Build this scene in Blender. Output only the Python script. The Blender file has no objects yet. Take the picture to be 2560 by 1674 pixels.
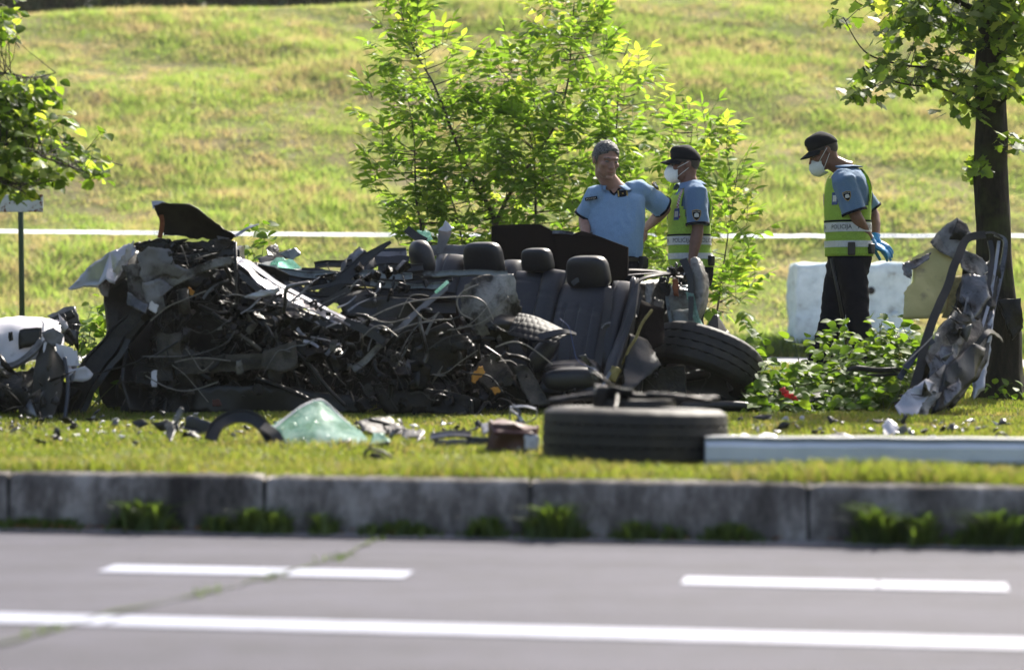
import bpy, bmesh, math, random
import numpy as np
from mathutils import Vector, Matrix, noise, Quaternion
R = math.radians
D = bpy.data
scene = bpy.context.scene
COL = scene.collection
# ------------------------------------------------------------------ camera, light, exposure
F = 5500.0; HC = .88; SC = 2560 / 2380.0; G = .2
def P(u, v, Y):
    """a place in the world from its bearing (photo widths of 2380) and its distance Y in metres"""
    return Vector(((u * SC - 1280) / F * Y, Y, HC - (v * SC - 742) / F * Y))
cam = D.cameras.new('camera'); camo = D.objects.new('camera', cam); COL.objects.link(camo)
camo.location = (0, 0, HC); camo.rotation_euler = (R(90), 0, 0)
cam.sensor_width = 36; cam.lens = F / 2560 * 36; cam.shift_y = -(837 - 742) / 2560
cam.clip_start = .1; cam.clip_end = 400
cam.dof.use_dof = True; cam.dof.focus_distance = 15.0; cam.dof.aperture_fstop = 1.5; cam.dof.aperture_blades = 9
scene.camera = camo
SUN_EL, SUN_AZ = 43, 28        # azimuth: degrees to the right of straight ahead
w = D.worlds.new('World'); scene.world = w; w.use_nodes = True
nt = w.node_tree
for n in list(nt.nodes): nt.nodes.remove(n)
sky = nt.nodes.new('ShaderNodeTexSky'); sky.sky_type = 'NISHITA'; sky.sun_disc = False
sky.sun_elevation = R(SUN_EL); sky.sun_rotation = R(SUN_AZ); sky.dust_density = 4.5; sky.ozone_density = .6
bg = nt.nodes.new('ShaderNodeBackground'); bg.inputs[1].default_value = .115
wo = nt.nodes.new('ShaderNodeOutputWorld')
nt.links.new(sky.outputs[0], bg.inputs[0]); nt.links.new(bg.outputs[0], wo.inputs[0])
sl = D.lights.new('sun', 'SUN'); sl.energy = 5; sl.angle = R(.6); sl.color = (1, .95, .85)
so = D.objects.new('sun', sl); COL.objects.link(so)
tosun = Vector((math.sin(R(SUN_AZ)) * math.cos(R(SUN_EL)), math.cos(R(SUN_AZ)) * math.cos(R(SUN_EL)), math.sin(R(SUN_EL))))
so.rotation_euler = tosun.to_track_quat('Z', 'Y').to_euler(); so.location = (6, 10, 12)
scene.view_settings.view_transform = 'Standard'; scene.view_settings.look = 'None'
scene.view_settings.exposure = 1.08; scene.view_settings.gamma = 1
scene.view_settings.use_curve_mapping = False
scene.cycles.max_bounces = 8; scene.cycles.transparent_max_bounces = 12
try: scene.cycles.use_denoising = True
except Exception: pass
# ------------------------------------------------------------------ materials
def lin(h):
    h = h.lstrip('#'); o = []
    for i in (0, 2, 4):
        c = int(h[i:i + 2], 16) / 255
        o.append(c / 12.92 if c <= .04045 else ((c + .055) / 1.055) ** 2.4)
    return (*o, 1)
def rgba(c): return lin(c) if isinstance(c, str) else ((*c, 1) if len(c) == 3 else c)
class NT:
    def __init__(s, name):
        s.m = D.materials.new(name); s.m.use_nodes = True; s.t = s.m.node_tree
        for n in list(s.t.nodes): s.t.nodes.remove(n)
        s.out = s.n('ShaderNodeOutputMaterial')
    def n(s, typ, **kw):
        n = s.t.nodes.new(typ)
        for k, v in kw.items(): setattr(n, k, v)
        return n
    def l(s, a, b): s.t.links.new(a, b)
    def noise(s, scale, detail=4, rough=.55, vec=None, stretch=None):
        n = s.n('ShaderNodeTexNoise'); n.inputs['Scale'].default_value = scale
        n.inputs['Detail'].default_value = detail; n.inputs['Roughness'].default_value = rough
        tc = s.n('ShaderNodeNewGeometry').outputs['Position'] if vec == 'pos' else s.n('ShaderNodeTexCoord').outputs['Object']
        if stretch:
            mp = s.n('ShaderNodeMapping'); mp.inputs['Scale'].default_value = stretch
            s.l(tc, mp.inputs[0]); tc = mp.outputs[0]
        s.l(tc, n.inputs['Vector']); return n.outputs['Fac']
    def ramp(s, fac, stops):
        r = s.n('ShaderNodeValToRGB'); e = r.color_ramp.elements
        while len(e) < len(stops): e.new(.5)
        for i, (p, c) in enumerate(stops):
            e[i].position = p; e[i].color = rgba(c) if not isinstance(c, (int, float)) else (c, c, c, 1)
        s.l(fac, r.inputs[0]); return r.outputs[0]
    def mix(s, fac, a, b, mode='MIX'):
        m = s.n('ShaderNodeMix', data_type='RGBA', blend_type=mode)
        if isinstance(fac, (int, float)): m.inputs[0].default_value = fac
        else: s.l(fac, m.inputs[0])
        for i, x in ((6, a), (7, b)):
            if isinstance(x, (str, tuple)): m.inputs[i].default_value = rgba(x)
            else: s.l(x, m.inputs[i])
        return m.outputs[2]
    def bsdf(s, col, rough=.5, metal=0, spec=.5, bump=None, bstr=.3, bdist=.01, coat=0):
        b = s.n('ShaderNodeBsdfPrincipled')
        if isinstance(col, (str, tuple)): b.inputs['Base Color'].default_value = rgba(col)
        else: s.l(col, b.inputs['Base Color'])
        if isinstance(rough, (int, float)): b.inputs['Roughness'].default_value = rough
        else: s.l(rough, b.inputs['Roughness'])
        b.inputs['Metallic'].default_value = metal; b.inputs['Specular IOR Level'].default_value = spec
        b.inputs['Coat Weight'].default_value = coat; b.inputs['Coat Roughness'].default_value = .08
        if bump is not None:
            bp = s.n('ShaderNodeBump'); bp.inputs['Strength'].default_value = bstr; bp.inputs['Distance'].default_value = bdist
            s.l(bump, bp.inputs['Height']); s.l(bp.outputs[0], b.inputs['Normal'])
        s.b = b; return b.outputs[0]
    def done(s, sh): s.l(sh, s.out.inputs[0]); return s.m
def simple(name, c1, c2=None, scale=20, rough=.5, metal=0, spec=.5, bump=.2, bdist=.004, coat=0, lo=.35, hi=.65, bscale=None, dirt=None, dscale=6, dlo=.5, dhi=.65, detail=5):
    t = NT(name); f = t.noise(scale, detail)
    col = t.ramp(f, [(lo, c1), (hi, c2 or c1)])
    if dirt:
        df = t.ramp(t.noise(dscale, 6, .65), [(dlo, 0.), (dhi, 1.)])
        col = t.mix(df, col, dirt)
    b = t.noise(bscale or scale * 2, 6, .6)
    return t.done(t.bsdf(col, rough, metal, spec, b, bump, bdist, coat))
def leafmat(name, stops, trans=.45, rough=.4, pscale=3., gloss=.5):
    """leaves: each leaf its own tone, light passes through"""
    t = NT(name); g = t.n('ShaderNodeNewGeometry'); oi = t.n('ShaderNodeObjectInfo')
    ad = t.n('ShaderNodeMath', operation='ADD'); t.l(g.outputs['Random Per Island'], ad.inputs[0]); t.l(oi.outputs['Random'], ad.inputs[1])
    fr = t.n('ShaderNodeMath', operation='FRACT'); t.l(ad.outputs[0], fr.inputs[0])
    col = t.ramp(fr.outputs[0], stops)
    col = t.mix(.35, col, t.ramp(t.noise(pscale, 3, vec='pos'), [(.35, stops[0][1]), (.65, stops[-1][1])]))
    p = t.bsdf(col, rough, 0, gloss)
    tr = t.n('ShaderNodeBsdfTranslucent')
    bc = t.mix(1.0, col, (1.9, 1.85, .8, 1), 'MULTIPLY'); t.l(bc, tr.inputs[0])
    ms = t.n('ShaderNodeMixShader'); ms.inputs[0].default_value = trans
    t.l(p, ms.inputs[1]); t.l(tr.outputs[0], ms.inputs[2]); return t.done(ms.outputs[0])
M = {}
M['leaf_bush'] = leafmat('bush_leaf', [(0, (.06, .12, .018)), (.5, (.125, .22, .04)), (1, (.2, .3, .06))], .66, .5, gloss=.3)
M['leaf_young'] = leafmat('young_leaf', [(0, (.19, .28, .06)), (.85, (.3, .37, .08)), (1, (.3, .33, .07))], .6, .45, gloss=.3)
M['leaf_tree'] = leafmat('tree_leaf', [(0, (.03, .065, .01)), (.6, (.08, .15, .02)), (1, (.16, .24, .03))], .62, .5, gloss=.3)
M['leaf_plant'] = leafmat('plant_leaf', [(0, (.04, .09, .012)), (.6, (.09, .17, .02)), (1, (.15, .22, .03))], .5, .55, gloss=.25)
M['leaf_dark'] = leafmat('far_leaf', [(0, (.025, .05, .015)), (1, (.06, .1, .03))], .35, .5)
def grassmat(name, g1, g2, straw, streak=(1, 1, 1), lo=.5, hi=.62, trans=.5, sc=1.2, straw_rand=.82):
    t = NT(name); g = t.n('ShaderNodeNewGeometry')
    col = t.mix(g.outputs['Random Per Island'], g1, g2)
    big = t.noise(sc * .45, 3, .6, 'pos', streak)
    col = t.mix(t.ramp(big, [(.35, 0.), (.65, .75)]), col, g2)
    nz = t.noise(sc, 6, .68, 'pos', streak)
    f = t.ramp(nz, [(lo, 0.), (hi, 1.)])
    rr = t.ramp(g.outputs['Random Per Island'], [(straw_rand - .02, 0.), (straw_rand + .02, .8)])
    f2 = t.mix(1., f, rr, 'SCREEN')
    col = t.mix(f2, col, straw)
    p = t.bsdf(col, .5, 0, .35)
    tr = t.n('ShaderNodeBsdfTranslucent'); t.l(t.mix(1., col, (1.45, 1.4, .85, 1), 'MULTIPLY'), tr.inputs[0])
    ms = t.n('ShaderNodeMixShader'); ms.inputs[0].default_value = trans
    t.l(p, ms.inputs[1]); t.l(tr.outputs[0], ms.inputs[2]); return t.done(ms.outputs[0])
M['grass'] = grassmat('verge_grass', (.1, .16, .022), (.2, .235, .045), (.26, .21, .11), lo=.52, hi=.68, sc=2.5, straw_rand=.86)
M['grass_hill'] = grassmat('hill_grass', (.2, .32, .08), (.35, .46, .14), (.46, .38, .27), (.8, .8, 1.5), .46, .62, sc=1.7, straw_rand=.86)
M['weed'] = leafmat('weed_leaf', [(0, (.035, .07, .015)), (1, (.1, .15, .035))], .45, .5)
M['moss'] = simple('road_crack_growth', (.02, .028, .01), (.06, .08, .025), 30, .9, bump=.6)
def soil(name, a, b, c, streak=None):
    t = NT(name)
    col = t.mix(t.ramp(t.noise(.9, 6, .65, 'pos', streak), [(.42, 0.), (.62, 1.)]), a, b)
    col = t.mix(t.ramp(t.noise(14, 5, .7, 'pos'), [(.4, 0.), (.7, .7)]), col, c)
    return t.done(t.bsdf(col, .95, 0, .1, t.noise(40, 5, .7, 'pos'), .8, .02))
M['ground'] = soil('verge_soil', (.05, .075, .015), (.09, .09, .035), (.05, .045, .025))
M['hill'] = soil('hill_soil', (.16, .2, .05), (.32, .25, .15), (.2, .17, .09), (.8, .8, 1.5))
# asphalt
t = NT('asphalt'); fine = t.noise(260, 3, .7); mid = t.noise(5, 7, .75); big = t.noise(1.3, 5, .65, None, (.5, 2.5, 1))
col = t.ramp(fine, [(.3, (.046, .044, .056)), (.7, (.112, .108, .134))]); col = t.mix(t.ramp(mid, [(.38, 0.), (.62, .7)]), col, (.06, .058, .066))
col = t.mix(t.ramp(big, [(.4, 0.), (.65, .4)]), col, (.125, .121, .15))
M['asphalt'] = t.done(t.bsdf(col, .85, 0, .25, fine, .5, .006))
t = NT('road_paint'); n1 = t.noise(60, 5, .7)
col = t.ramp(n1, [(.32, (.16, .16, .19)), (.44, (.33, .35, .43)), (.7, (.4, .42, .51))]); M['paint'] = t.done(t.bsdf(col, .6, 0, .4, t.noise(200, 3), .4, .003))
t = NT('old_concrete'); a = t.noise(5, 8, .75, 'pos', (1, 1, .45)); b_ = t.noise(26, 6, .7, 'pos')
col = t.ramp(a, [(.34, (.035, .03, .027)), (.5, (.15, .133, .12)), (.64, (.36, .33, .3))])
col = t.mix(t.ramp(b_, [(.5, 0.), (.75, .5)]), col, (.06, .058, .056)); M['kerb'] = t.done(t.bsdf(col, .9, 0, .2, b_, .7, .012))
M['path'] = simple('path_asphalt', (.3, .29, .3), (.42, .41, .41), 50, .9, bump=.4)
# white block
t = NT('flaking_white_paint'); a = t.noise(7, 8, .72); b_ = t.noise(9, 6, .7, None, (1, 1, 2.2))
col = t.ramp(a, [(.33, (.3, .33, .34)), (.42, (.52, .62, .66)), (.6, (.66, .76, .8))])
M['block'] = t.done(t.bsdf(col, .8, 0, .3, b_, .9, .02))
M['hole'] = simple('hole_dark', (.015, .015, .015), rough=.9)
# bark
t = NT('bark'); a = t.noise(16, 8, .7, None, (1, 1, .22)); b_ = t.noise(3, 4, .6)
col = t.ramp(a, [(.35, (.008, .0065, .005)), (.6, (.03, .025, .018)), (.8, (.06, .05, .036))])
col = t.mix(t.ramp(b_, [(.5, 0.), (.65, .6)]), col, (.06, .075, .02)); M['bark'] = t.done(t.bsdf(col, .9, 0, .2, a, 1., .03))
M['twig'] = simple('twig_bark', (.03, .024, .018), (.07, .055, .04), 30, .8, bump=.4)
M['stem'] = simple('green_stem', (.06, .09, .02), (.1, .12, .04), 30, .6)
# wreck
M['leather'] = simple('blue_black_leather', (.006, .0065, .0105), (.011, .012, .019), 60, .4, bump=.25, bdist=.002, bscale=240, dirt=(.03, .028, .026), dscale=9, dlo=.62, dhi=.8)
M['quilt'] = simple('quilted_leather', (.008, .008, .01), (.016, .015, .017), 60, .62, spec=.25, bump=.25, bdist=.002)
M['leather_seam'] = simple('seam_leather', (.008, .008, .012), rough=.6)
M['rubber'] = simple('tyre_rubber', (.009, .008, .0085), (.018, .016, .015), 18, .66, bump=.3, dirt=(.04, .032, .025), dscale=7, dlo=.5, dhi=.75)
M['plastic'] = simple('black_plastic', (.005, .005, .0055), (.012, .0115, .012), 25, .42, bump=.3, dirt=(.024, .021, .017), dlo=.58, dhi=.75)
M['carpet'] = simple('dark_carpet', (.006, .004, .004), (.012, .008, .0075), 120, .95, spec=.1, bump=.5)
M['burnt'] = simple('burnt_metal', (.004, .0035, .0035), (.018, .016, .0145), 14, .42, .3, bump=.8, bdist=.012, dirt=(.035, .029, .02), dscale=11, dlo=.58, dhi=.72)
M['oily'] = simple('oily_metal', (.005, .005, .0055), (.06, .058, .06), 22, .24, .75, bump=.8, bdist=.01, lo=.4, hi=.8)
M['steel'] = simple('scraped_steel', (.09, .09, .095), (.26, .26, .27), 18, .3, .7, bump=.5, bdist=.006, dirt=(.012, .01, .009), dscale=9, dlo=.44, dhi=.62)
M['alu'] = simple('dirty_aluminium', (.13, .125, .115), (.34, .325, .3), 14, .5, .35, bump=.9, bdist=.012, dirt=(.025, .021, .017), dscale=7, dlo=.46, dhi=.6)
M['paintsilver'] = simple('silver_paint', (.32, .32, .35), (.42, .42, .46), 6, .28, .4, coat=.6, bump=.3, bdist=.006, dirt=(.05, .045, .04), dscale=6, dlo=.52, dhi=.72)
M['underside'] = simple('bare_underside', (.014, .013, .009), (.034, .031, .022), 7, .5, .2, bump=.3, dirt=(.01, .009, .007), dscale=6, dlo=.46, dhi=.64)
M['inner'] = simple('green_grey_primer', (.13, .15, .145), (.22, .25, .24), 8, .38, .2, bump=.5, dirt=(.02, .018, .016), dscale=8, dlo=.48, dhi=.64)
M['tan'] = simple('muddy_casing', (.035, .029, .022), (.085, .073, .058), 12, .55, .1, bump=.9, bdist=.012, dirt=(.01, .0085, .007), dscale=9, dlo=.44, dhi=.62)
M['whiteplastic'] = simple('white_plastic', (.5, .48, .52), (.62, .6, .64), 5, .35, bump=.25, dirt=(.12, .11, .1), dscale=6, dlo=.6, dhi=.75)
M['greyplastic'] = simple('grey_plastic', (.13, .125, .135), (.2, .195, .21), 8, .4, bump=.3, dirt=(.03, .026, .022), dscale=7, dlo=.5, dhi=.7)
M['orange'] = simple('orange_foam', (.5, .2, .03), (.6, .3, .05), 30, .7)
M['foam'] = simple('yellow_foam', (.2, .16, .06), (.32, .26, .1), 40, .9, bump=.8)
M['yellow'] = simple('yellow_film', (.42, .36, .13), (.52, .45, .18), 5, .45, bump=.3, dirt=(.25, .2, .1), dscale=6, dlo=.6, dhi=.75)
M['red'] = simple('red_plastic', (.05, .012, .011), (.085, .02, .017), 10, .4, dirt=(.4, .38, .38), dscale=7, dlo=.62, dhi=.68)
M['redcloth'] = simple('red_petals', (.5, .012, .01), (.65, .03, .02), 20, .6)
M['blueplate'] = simple('dark_blue_plate', (.018, .022, .038), (.03, .036, .06), 10, .35)
M['wire'] = simple('bare_cable', (.14, .13, .12), (.25, .23, .2), 30, .4, .4)
M['rust'] = simple('rust', (.12, .03, .012), (.25, .08, .03), 20, .8, bump=.5)
M['beam'] = simple('pale_beam_paint', (.55, .58, .64), (.68, .7, .76), 4, .45, bump=.1, dirt=(.3, .31, .34), dscale=3, dlo=.6, dhi=.8)
M['beamtop'] = simple('grey_beam_edge', (.2, .21, .23), (.3, .31, .33), 10, .6)
# broken glass
t = NT('shattered_green_glass'); vo = t.n('ShaderNodeTexVoronoi', feature='DISTANCE_TO_EDGE'); vo.inputs['Scale'].default_value = 90
t.l(t.n('ShaderNodeTexCoord').outputs['Object'], vo.inputs['Vector'])
cr = t.ramp(vo.outputs['Distance'], [(.02, 1.), (.14, 0.)]); cl = t.noise(6, 6, .7)
base = t.mix(t.ramp(cl, [(.42, 0.), (.6, .9)]), (.1, .32, .25), (.42, .64, .57)); base = t.mix(t.mix(.5, cr, (0, 0, 0)), base, (.8, .92, .88))
p = t.bsdf(base, .2, 0, .6, cr, .6, .004)
tr = t.n('ShaderNodeBsdfTranslucent'); t.l(base, tr.inputs[0])
tp = t.n('ShaderNodeBsdfTransparent'); tp.inputs[0].default_value = (.62, .9, .8, 1)
m1 = t.n('ShaderNodeMixShader'); m1.inputs[0].default_value = .5; t.l(p, m1.inputs[1]); t.l(tr.outputs[0], m1.inputs[2])
m2 = t.n('ShaderNodeMixShader'); t.l(t.ramp(cl, [(.4, .5), (.6, .1)]), m2.inputs[0]); t.l(m1.outputs[0], m2.inputs[1]); t.l(tp.outputs[0], m2.inputs[2])
M['glass'] = t.done(m2.outputs[0])
# people
def skinmat(name, c):
    t = NT(name); f = t.noise(40, 4, .6); cc = Vector(c)
    s = t.bsdf(t.ramp(f, [(.3, tuple(cc * .82)), (.7, tuple(cc * 1.1))]), .5, 0, .4, t.noise(200, 3), .15, .002)
    t.b.inputs['Subsurface Weight'].default_value = .12; t.b.inputs['Subsurface Radius'].default_value = (.02, .008, .004); t.b.inputs['Subsurface Scale'].default_value = .5
    return t.done(s)
M['skin'] = skinmat('skin', (.33, .18, .13)); M['skin_tan'] = skinmat('tanned_skin', (.2, .095, .065))
def clothmat(name, c, c2, sc=160, br=.35, rough=.85, spec=.2, sheen=.15):
    t = NT(name); wv = t.noise(sc, 2); fold = t.noise(6, 4, .6)
    ad = t.n('ShaderNodeMath', operation='MULTIPLY_ADD'); t.l(fold, ad.inputs[0]); ad.inputs[1].default_value = 3.; t.l(wv, ad.inputs[2])
    s = t.bsdf(t.ramp(wv, [(.3, c), (.7, c2)]), rough, 0, spec, ad.outputs[0], br, .008)
    t.b.inputs['Sheen Weight'].default_value = sheen
    return t.done(s)
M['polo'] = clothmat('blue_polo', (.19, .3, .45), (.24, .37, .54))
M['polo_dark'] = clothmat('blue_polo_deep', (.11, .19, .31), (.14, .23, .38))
M['navy'] = clothmat('navy_cloth', (.004, .0055, .012), (.008, .01, .019), sheen=0, spec=.1)
M['black'] = simple('black_leather_belt', (.008, .008, .009), (.016, .016, .017), 30, .45)
M['cap'] = clothmat('navy_cap', (.004, .0055, .009), (.008, .01, .015), 200, sheen=0)
M['mask'] = clothmat('white_mask', (.68, .7, .67), (.76, .78, .75), 90, .15)
M['glove'] = simple('blue_glove', (.02, .22, .5), (.05, .32, .62), 20, .4, bump=.3)
M['white'] = simple('white_band', (.5, .51, .51), (.6, .61, .61), 60, .5)
M['redmark'] = simple('red_mark', (.3, .02, .04), (.35, .03, .05), 60, .6)
M['bluemark'] = simple('blue_mark', (.03, .06, .2), (.04, .08, .25), 60, .6)
M['gold'] = simple('gold_thread', (.45, .3, .07), (.55, .38, .1), 60, .45, .3)
M['lettering'] = simple('dark_print', (.01, .012, .02), rough=.6)
M['silverprint'] = simple('silver_print', (.55, .55, .5), rough=.5)
M['hair'] = simple('greying_hair', (.012, .011, .01), (.17, .16, .155), 100, .6, bump=.8, bdist=.003, bscale=260)
M['darkhair'] = simple('cropped_dark_hair', (.02, .015, .012), (.045, .035, .03), 120, .6, bump=.8)
M['eyewhite'] = simple('eye_white', (.2, .18, .17), rough=.2); M['iris'] = simple('dark_iris', (.015, .01, .008), rough=.15)
M['lip'] = simple('lips', (.25, .09, .07), rough=.5)
# hi-vis mesh
t = NT('hi_vis_mesh'); ck = t.n('ShaderNodeTexVoronoi'); ck.inputs['Scale'].default_value = 170; t.l(t.n('ShaderNodeTexCoord').outputs['Object'], ck.inputs['Vector'])
col = t.ramp(ck.outputs['Distance'], [(.2, (.26, .42, .06)), (.5, (.48, .7, .1))])
p = t.bsdf(col, .6, 0, .3, t.noise(9, 4), .5, .02); tr = t.n('ShaderNodeBsdfTranslucent'); t.l(col, tr.inputs[0])
ms = t.n('ShaderNodeMixShader'); ms.inputs[0].default_value = .35; t.l(p, ms.inputs[1]); t.l(tr.outputs[0], ms.inputs[2]); M['hivis'] = t.done(ms.outputs[0])
t = NT('barrier_tape'); wv = t.noise(14, 3)
p = t.bsdf((.75, .78, .82), .45); tr = t.n('ShaderNodeBsdfTranslucent'); tr.inputs[0].default_value = (.75, .8, .85, 1)
ms = t.n('ShaderNodeMixShader'); ms.inputs[0].default_value = .5; t.l(p, ms.inputs[1]); t.l(tr.outputs[0], ms.inputs[2]); M['tape'] = t.done(ms.outputs[0])
M['greenpole'] = simple('dark_green_pole', (.02, .05, .035), (.035, .07, .05), 10, .45)
t = NT('rusty_white_board'); a = t.noise(9, 7, .7)
M['board'] = t.done(t.bsdf(t.ramp(a, [(.4, (.6, .6, .6)), (.52, (.55, .54, .52)), (.56, (.16, .05, .025)), (.7, (.08, .03, .02))]), .6, 0, .3, a, .3, .01))
# ------------------------------------------------------------------ mesh helpers
rnd = random.Random(7)
class MB:
    def __init__(s): s.v = []; s.f = []
    def add(s, vs, fs):
        o = len(s.v); s.v += [tuple(x) for x in vs]; s.f += [tuple(i + o for i in f) for f in fs]
    def tube(s, pts, rads, n=8, ref=None, cap=True, ends=False):
        """rads: number or (a, b) per point; ends adds rounded tips"""
        pts = [Vector(p) for p in pts]
        if isinstance(rads, (int, float)): rads = [rads] * len(pts)
        rads = [(r, r) if isinstance(r, (int, float)) else r for r in rads]
        if ends:
            d0 = (pts[0] - pts[1]).normalized(); d1 = (pts[-1] - pts[-2]).normalized()
            r0 = rads[0]; r1 = rads[-1]
            pre = [(pts[0] + d0 * r0[0] * h, (r0[0] * k, r0[1] * k)) for h, k in ((.95, .3), (.7, .71))]
            post = [(pts[-1] + d1 * r1[0] * h, (r1[0] * k, r1[1] * k)) for h, k in ((.7, .71), (.95, .3))]
            pts = [p for p, _ in pre] + pts + [p for p, _ in post]; rads = [r for _, r in pre] + rads + [r for _, r in post]
        rings = []; up = None
        for i, p in enumerate(pts):
            d = (pts[min(i + 1, len(pts) - 1)] - pts[max(i - 1, 0)])
            if d.length < 1e-9: d = Vector((0, 0, 1))
            d.normalize()
            if up is None:
                up = Vector(ref) if ref is not None else (Vector((0, 0, 1)) if abs(d.z) < .9 else Vector((1, 0, 0)))
            elif ref is not None: up = Vector(ref)
            x = d.cross(up)
            if x.length < 1e-6: x = d.cross(Vector((0, 1, .1)))
            x.normalize(); up2 = x.cross(d).normalized()
            if ref is None: up = up2
            rings.append([p + x * (rads[i][0] * math.cos(2 * math.pi * k / n)) + up2 * (rads[i][1] * math.sin(2 * math.pi * k / n)) for k in range(n)])
        s.rings(rings, cap); return s
    def rings(s, rings, cap=True, close=True):
        n = len(rings[0]); vs = [p for r in rings for p in r]; fs = []
        for i in range(len(rings) - 1):
            for k in range(n if close else n - 1):
                a = i * n + k; b = i * n + (k + 1) % n
                fs.append((a, b, b + n, a + n))
        if cap and close: fs.append(tuple(range(n - 1, -1, -1))); fs.append(tuple((len(rings) - 1) * n + k for k in range(n)))
        s.add(vs, fs)
    def box(s, c, size, rot=None, taper=1.):
        c = Vector(c); hx, hy, hz = [q / 2 for q in size]; vs = []
        for z in (-1, 1):
            k = taper if z > 0 else 1
            for x, y in ((-1, -1), (1, -1), (1, 1), (-1, 1)):
                v = Vector((x * hx * k, y * hy * k, z * hz))
                if rot is not None: v = rot @ v
                vs.append(c + v)
        s.add(vs, [(3, 2, 1, 0), (4, 5, 6, 7), (0, 1, 5, 4), (1, 2, 6, 5), (2, 3, 7, 6), (3, 0, 4, 7)]); return s
    def ell(s, c, r, mat=None, nu=16, nv=10, e=1.0, e2=1.0):
        def sp(x, k): return math.copysign(abs(x) ** k, x)
        c = Vector(c); rings = []
        for i in range(nv + 1):
            ph = -math.pi / 2 + math.pi * i / nv
            ph = max(min(ph, math.pi / 2 - .04), -math.pi / 2 + .04)
            ring = []
            for k in range(nu):
                th = 2 * math.pi * k / nu
                v = Vector((r[0] * sp(math.cos(ph), e2) * sp(math.cos(th), e), r[1] * sp(math.cos(ph), e2) * sp(math.sin(th), e), r[2] * sp(math.sin(ph), e2)))
                v = v + c
                if mat is not None: v = mat @ v
                ring.append(v)
            rings.append(ring)
        s.rings(rings); return s
def link(o, parent=None):
    COL.objects.link(o)
    if parent is not None: o.parent = parent
    return o
def rootloc(p):
    while p.parent is not None: p = p.parent
    return Vector(p.location)
def build(mb, name, mat, parent=None, smooth=True, mods=(), origin=None, angle=None):
    """one mesh object; the points are world places, kept relative to the thing they belong to"""
    if isinstance(mb, MB): vs, fs = mb.v, mb.f
    else: vs, fs = mb
    off = rootloc(parent) if parent is not None else (Vector(origin) if origin is not None else None)
    arr = np.array([tuple(v) for v in vs], dtype=np.float64)
    if parent is None and off is None:
        mn = arr.min(0); mx = arr.max(0); off = Vector(((mn[0] + mx[0]) / 2, (mn[1] + mx[1]) / 2, mn[2]))
    arr = arr - np.array(off)
    me = D.meshes.new(name); me.from_pydata(arr.tolist(), [], fs)
    if isinstance(mat, (list, tuple)):
        for m in mat: me.materials.append(m)
    else: me.materials.append(mat)
    o = D.objects.new(name, me)
    if parent is None: o.location = off
    link(o, parent)
    for mo in mods:
        md = o.modifiers.new(mo[0].lower(), mo[0])
        for k, v in mo[1].items(): setattr(md, k, v)
    if smooth: shade(me, angle)
    return o
def shade(me, angle=None):
    me.polygons.foreach_set('use_smooth', [True] * len(me.polygons))
    if angle is not None:
        me.calc_loop_triangles()
        bm = bmesh.new(); bm.from_mesh(me)
        for e in bm.edges:
            if len(e.link_faces) == 2 and e.calc_face_angle(0) > angle: e.smooth = False
        bm.to_mesh(me); bm.free()
SUBD = lambda n: ('SUBSURF', dict(levels=n, render_levels=n))
SOLID = lambda t, off=0: ('SOLIDIFY', dict(thickness=t, offset=off))
BEV = lambda w, n=2: ('BEVEL', dict(width=w, segments=n, limit_method='ANGLE'))
def tag(o, label=None, cat=None, group=None, kind=None):
    if label: o['label'] = label
    if cat: o['category'] = cat
    if group: o['group'] = group
    if kind: o['kind'] = kind
    return o
def thing(name, loc, label, cat, group=None):
    o = D.objects.new(name, None); o.location = loc; o.empty_display_size = .1; COL.objects.link(o)
    return tag(o, label, cat, group)
def spline(pts, n=8):
    pts = [Vector(p) for p in pts]; out = []
    for i in range(len(pts) - 1):
        p0 = pts[max(i - 1, 0)]; p1 = pts[i]; p2 = pts[i + 1]; p3 = pts[min(i + 2, len(pts) - 1)]
        for k in range(n):
            t = k / n
            out.append(.5 * ((2 * p1) + (p2 - p0) * t + (2 * p0 - 5 * p1 + 4 * p2 - p3) * t * t + (-p0 + 3 * p1 - 3 * p2 + p3) * t ** 3))
    out.append(pts[-1]); return out
def nz3(p, sc, seed=0): return noise.noise_vector(Vector(p) * sc + Vector((seed * 7.3, seed * 3.1, seed * 1.7)))
def ridged(p, sc, seed):
    q = Vector(p) * sc + Vector((seed * 5.1, seed * 2.3, seed)); return 1 - 2 * abs(noise.noise(q)) * 2
def fold(p, sc, seed):
    r_ = random.Random(seed * 31 + 5); s = 0; wob = noise.noise(Vector(p) * sc * .5 + Vector((seed, 0, 0))) * .5
    for i in range(4):
        d = Vector((r_.uniform(-1, 1), r_.uniform(-.3, .3), r_.uniform(-1, 1))).normalized(); x = Vector(p).dot(d) * sc * (.35 + .4 * i) + r_.random() * 2 + wob
        s += (abs(x % 2 - 1) * 2 - 1) / (1 + .8 * i)
    return s
def sheet(ctrl, n=6, amp=.01, sc=14, seed=1, rag=.006):
    """crumpled metal: a grid of control places, interpolated, folded by noise"""
    rows = [spline(r, n) for r in ctrl]; cols = list(zip(*rows)); grid = [spline(c, n) for c in cols]
    grid = list(zip(*grid)); nr = len(grid); nc = len(grid[0]); mb = MB(); vs = []
    for i, r in enumerate(grid):
        for j, p in enumerate(r):
            q = p + nz3(p, sc, seed) * amp * .5 + Vector((.2, 1, .3)) * (fold(p, sc, seed) * amp * .75)
            if i in (0, nr - 1) or j in (0, nc - 1): q = q + nz3(p, 45, seed + 3) * rag * 2
            vs.append(q)
    mb.add(vs, [(i * nc + j, i * nc + j + 1, (i + 1) * nc + j + 1, (i + 1) * nc + j) for i in range(nr - 1) for j in range(nc - 1)]); return mb
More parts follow.
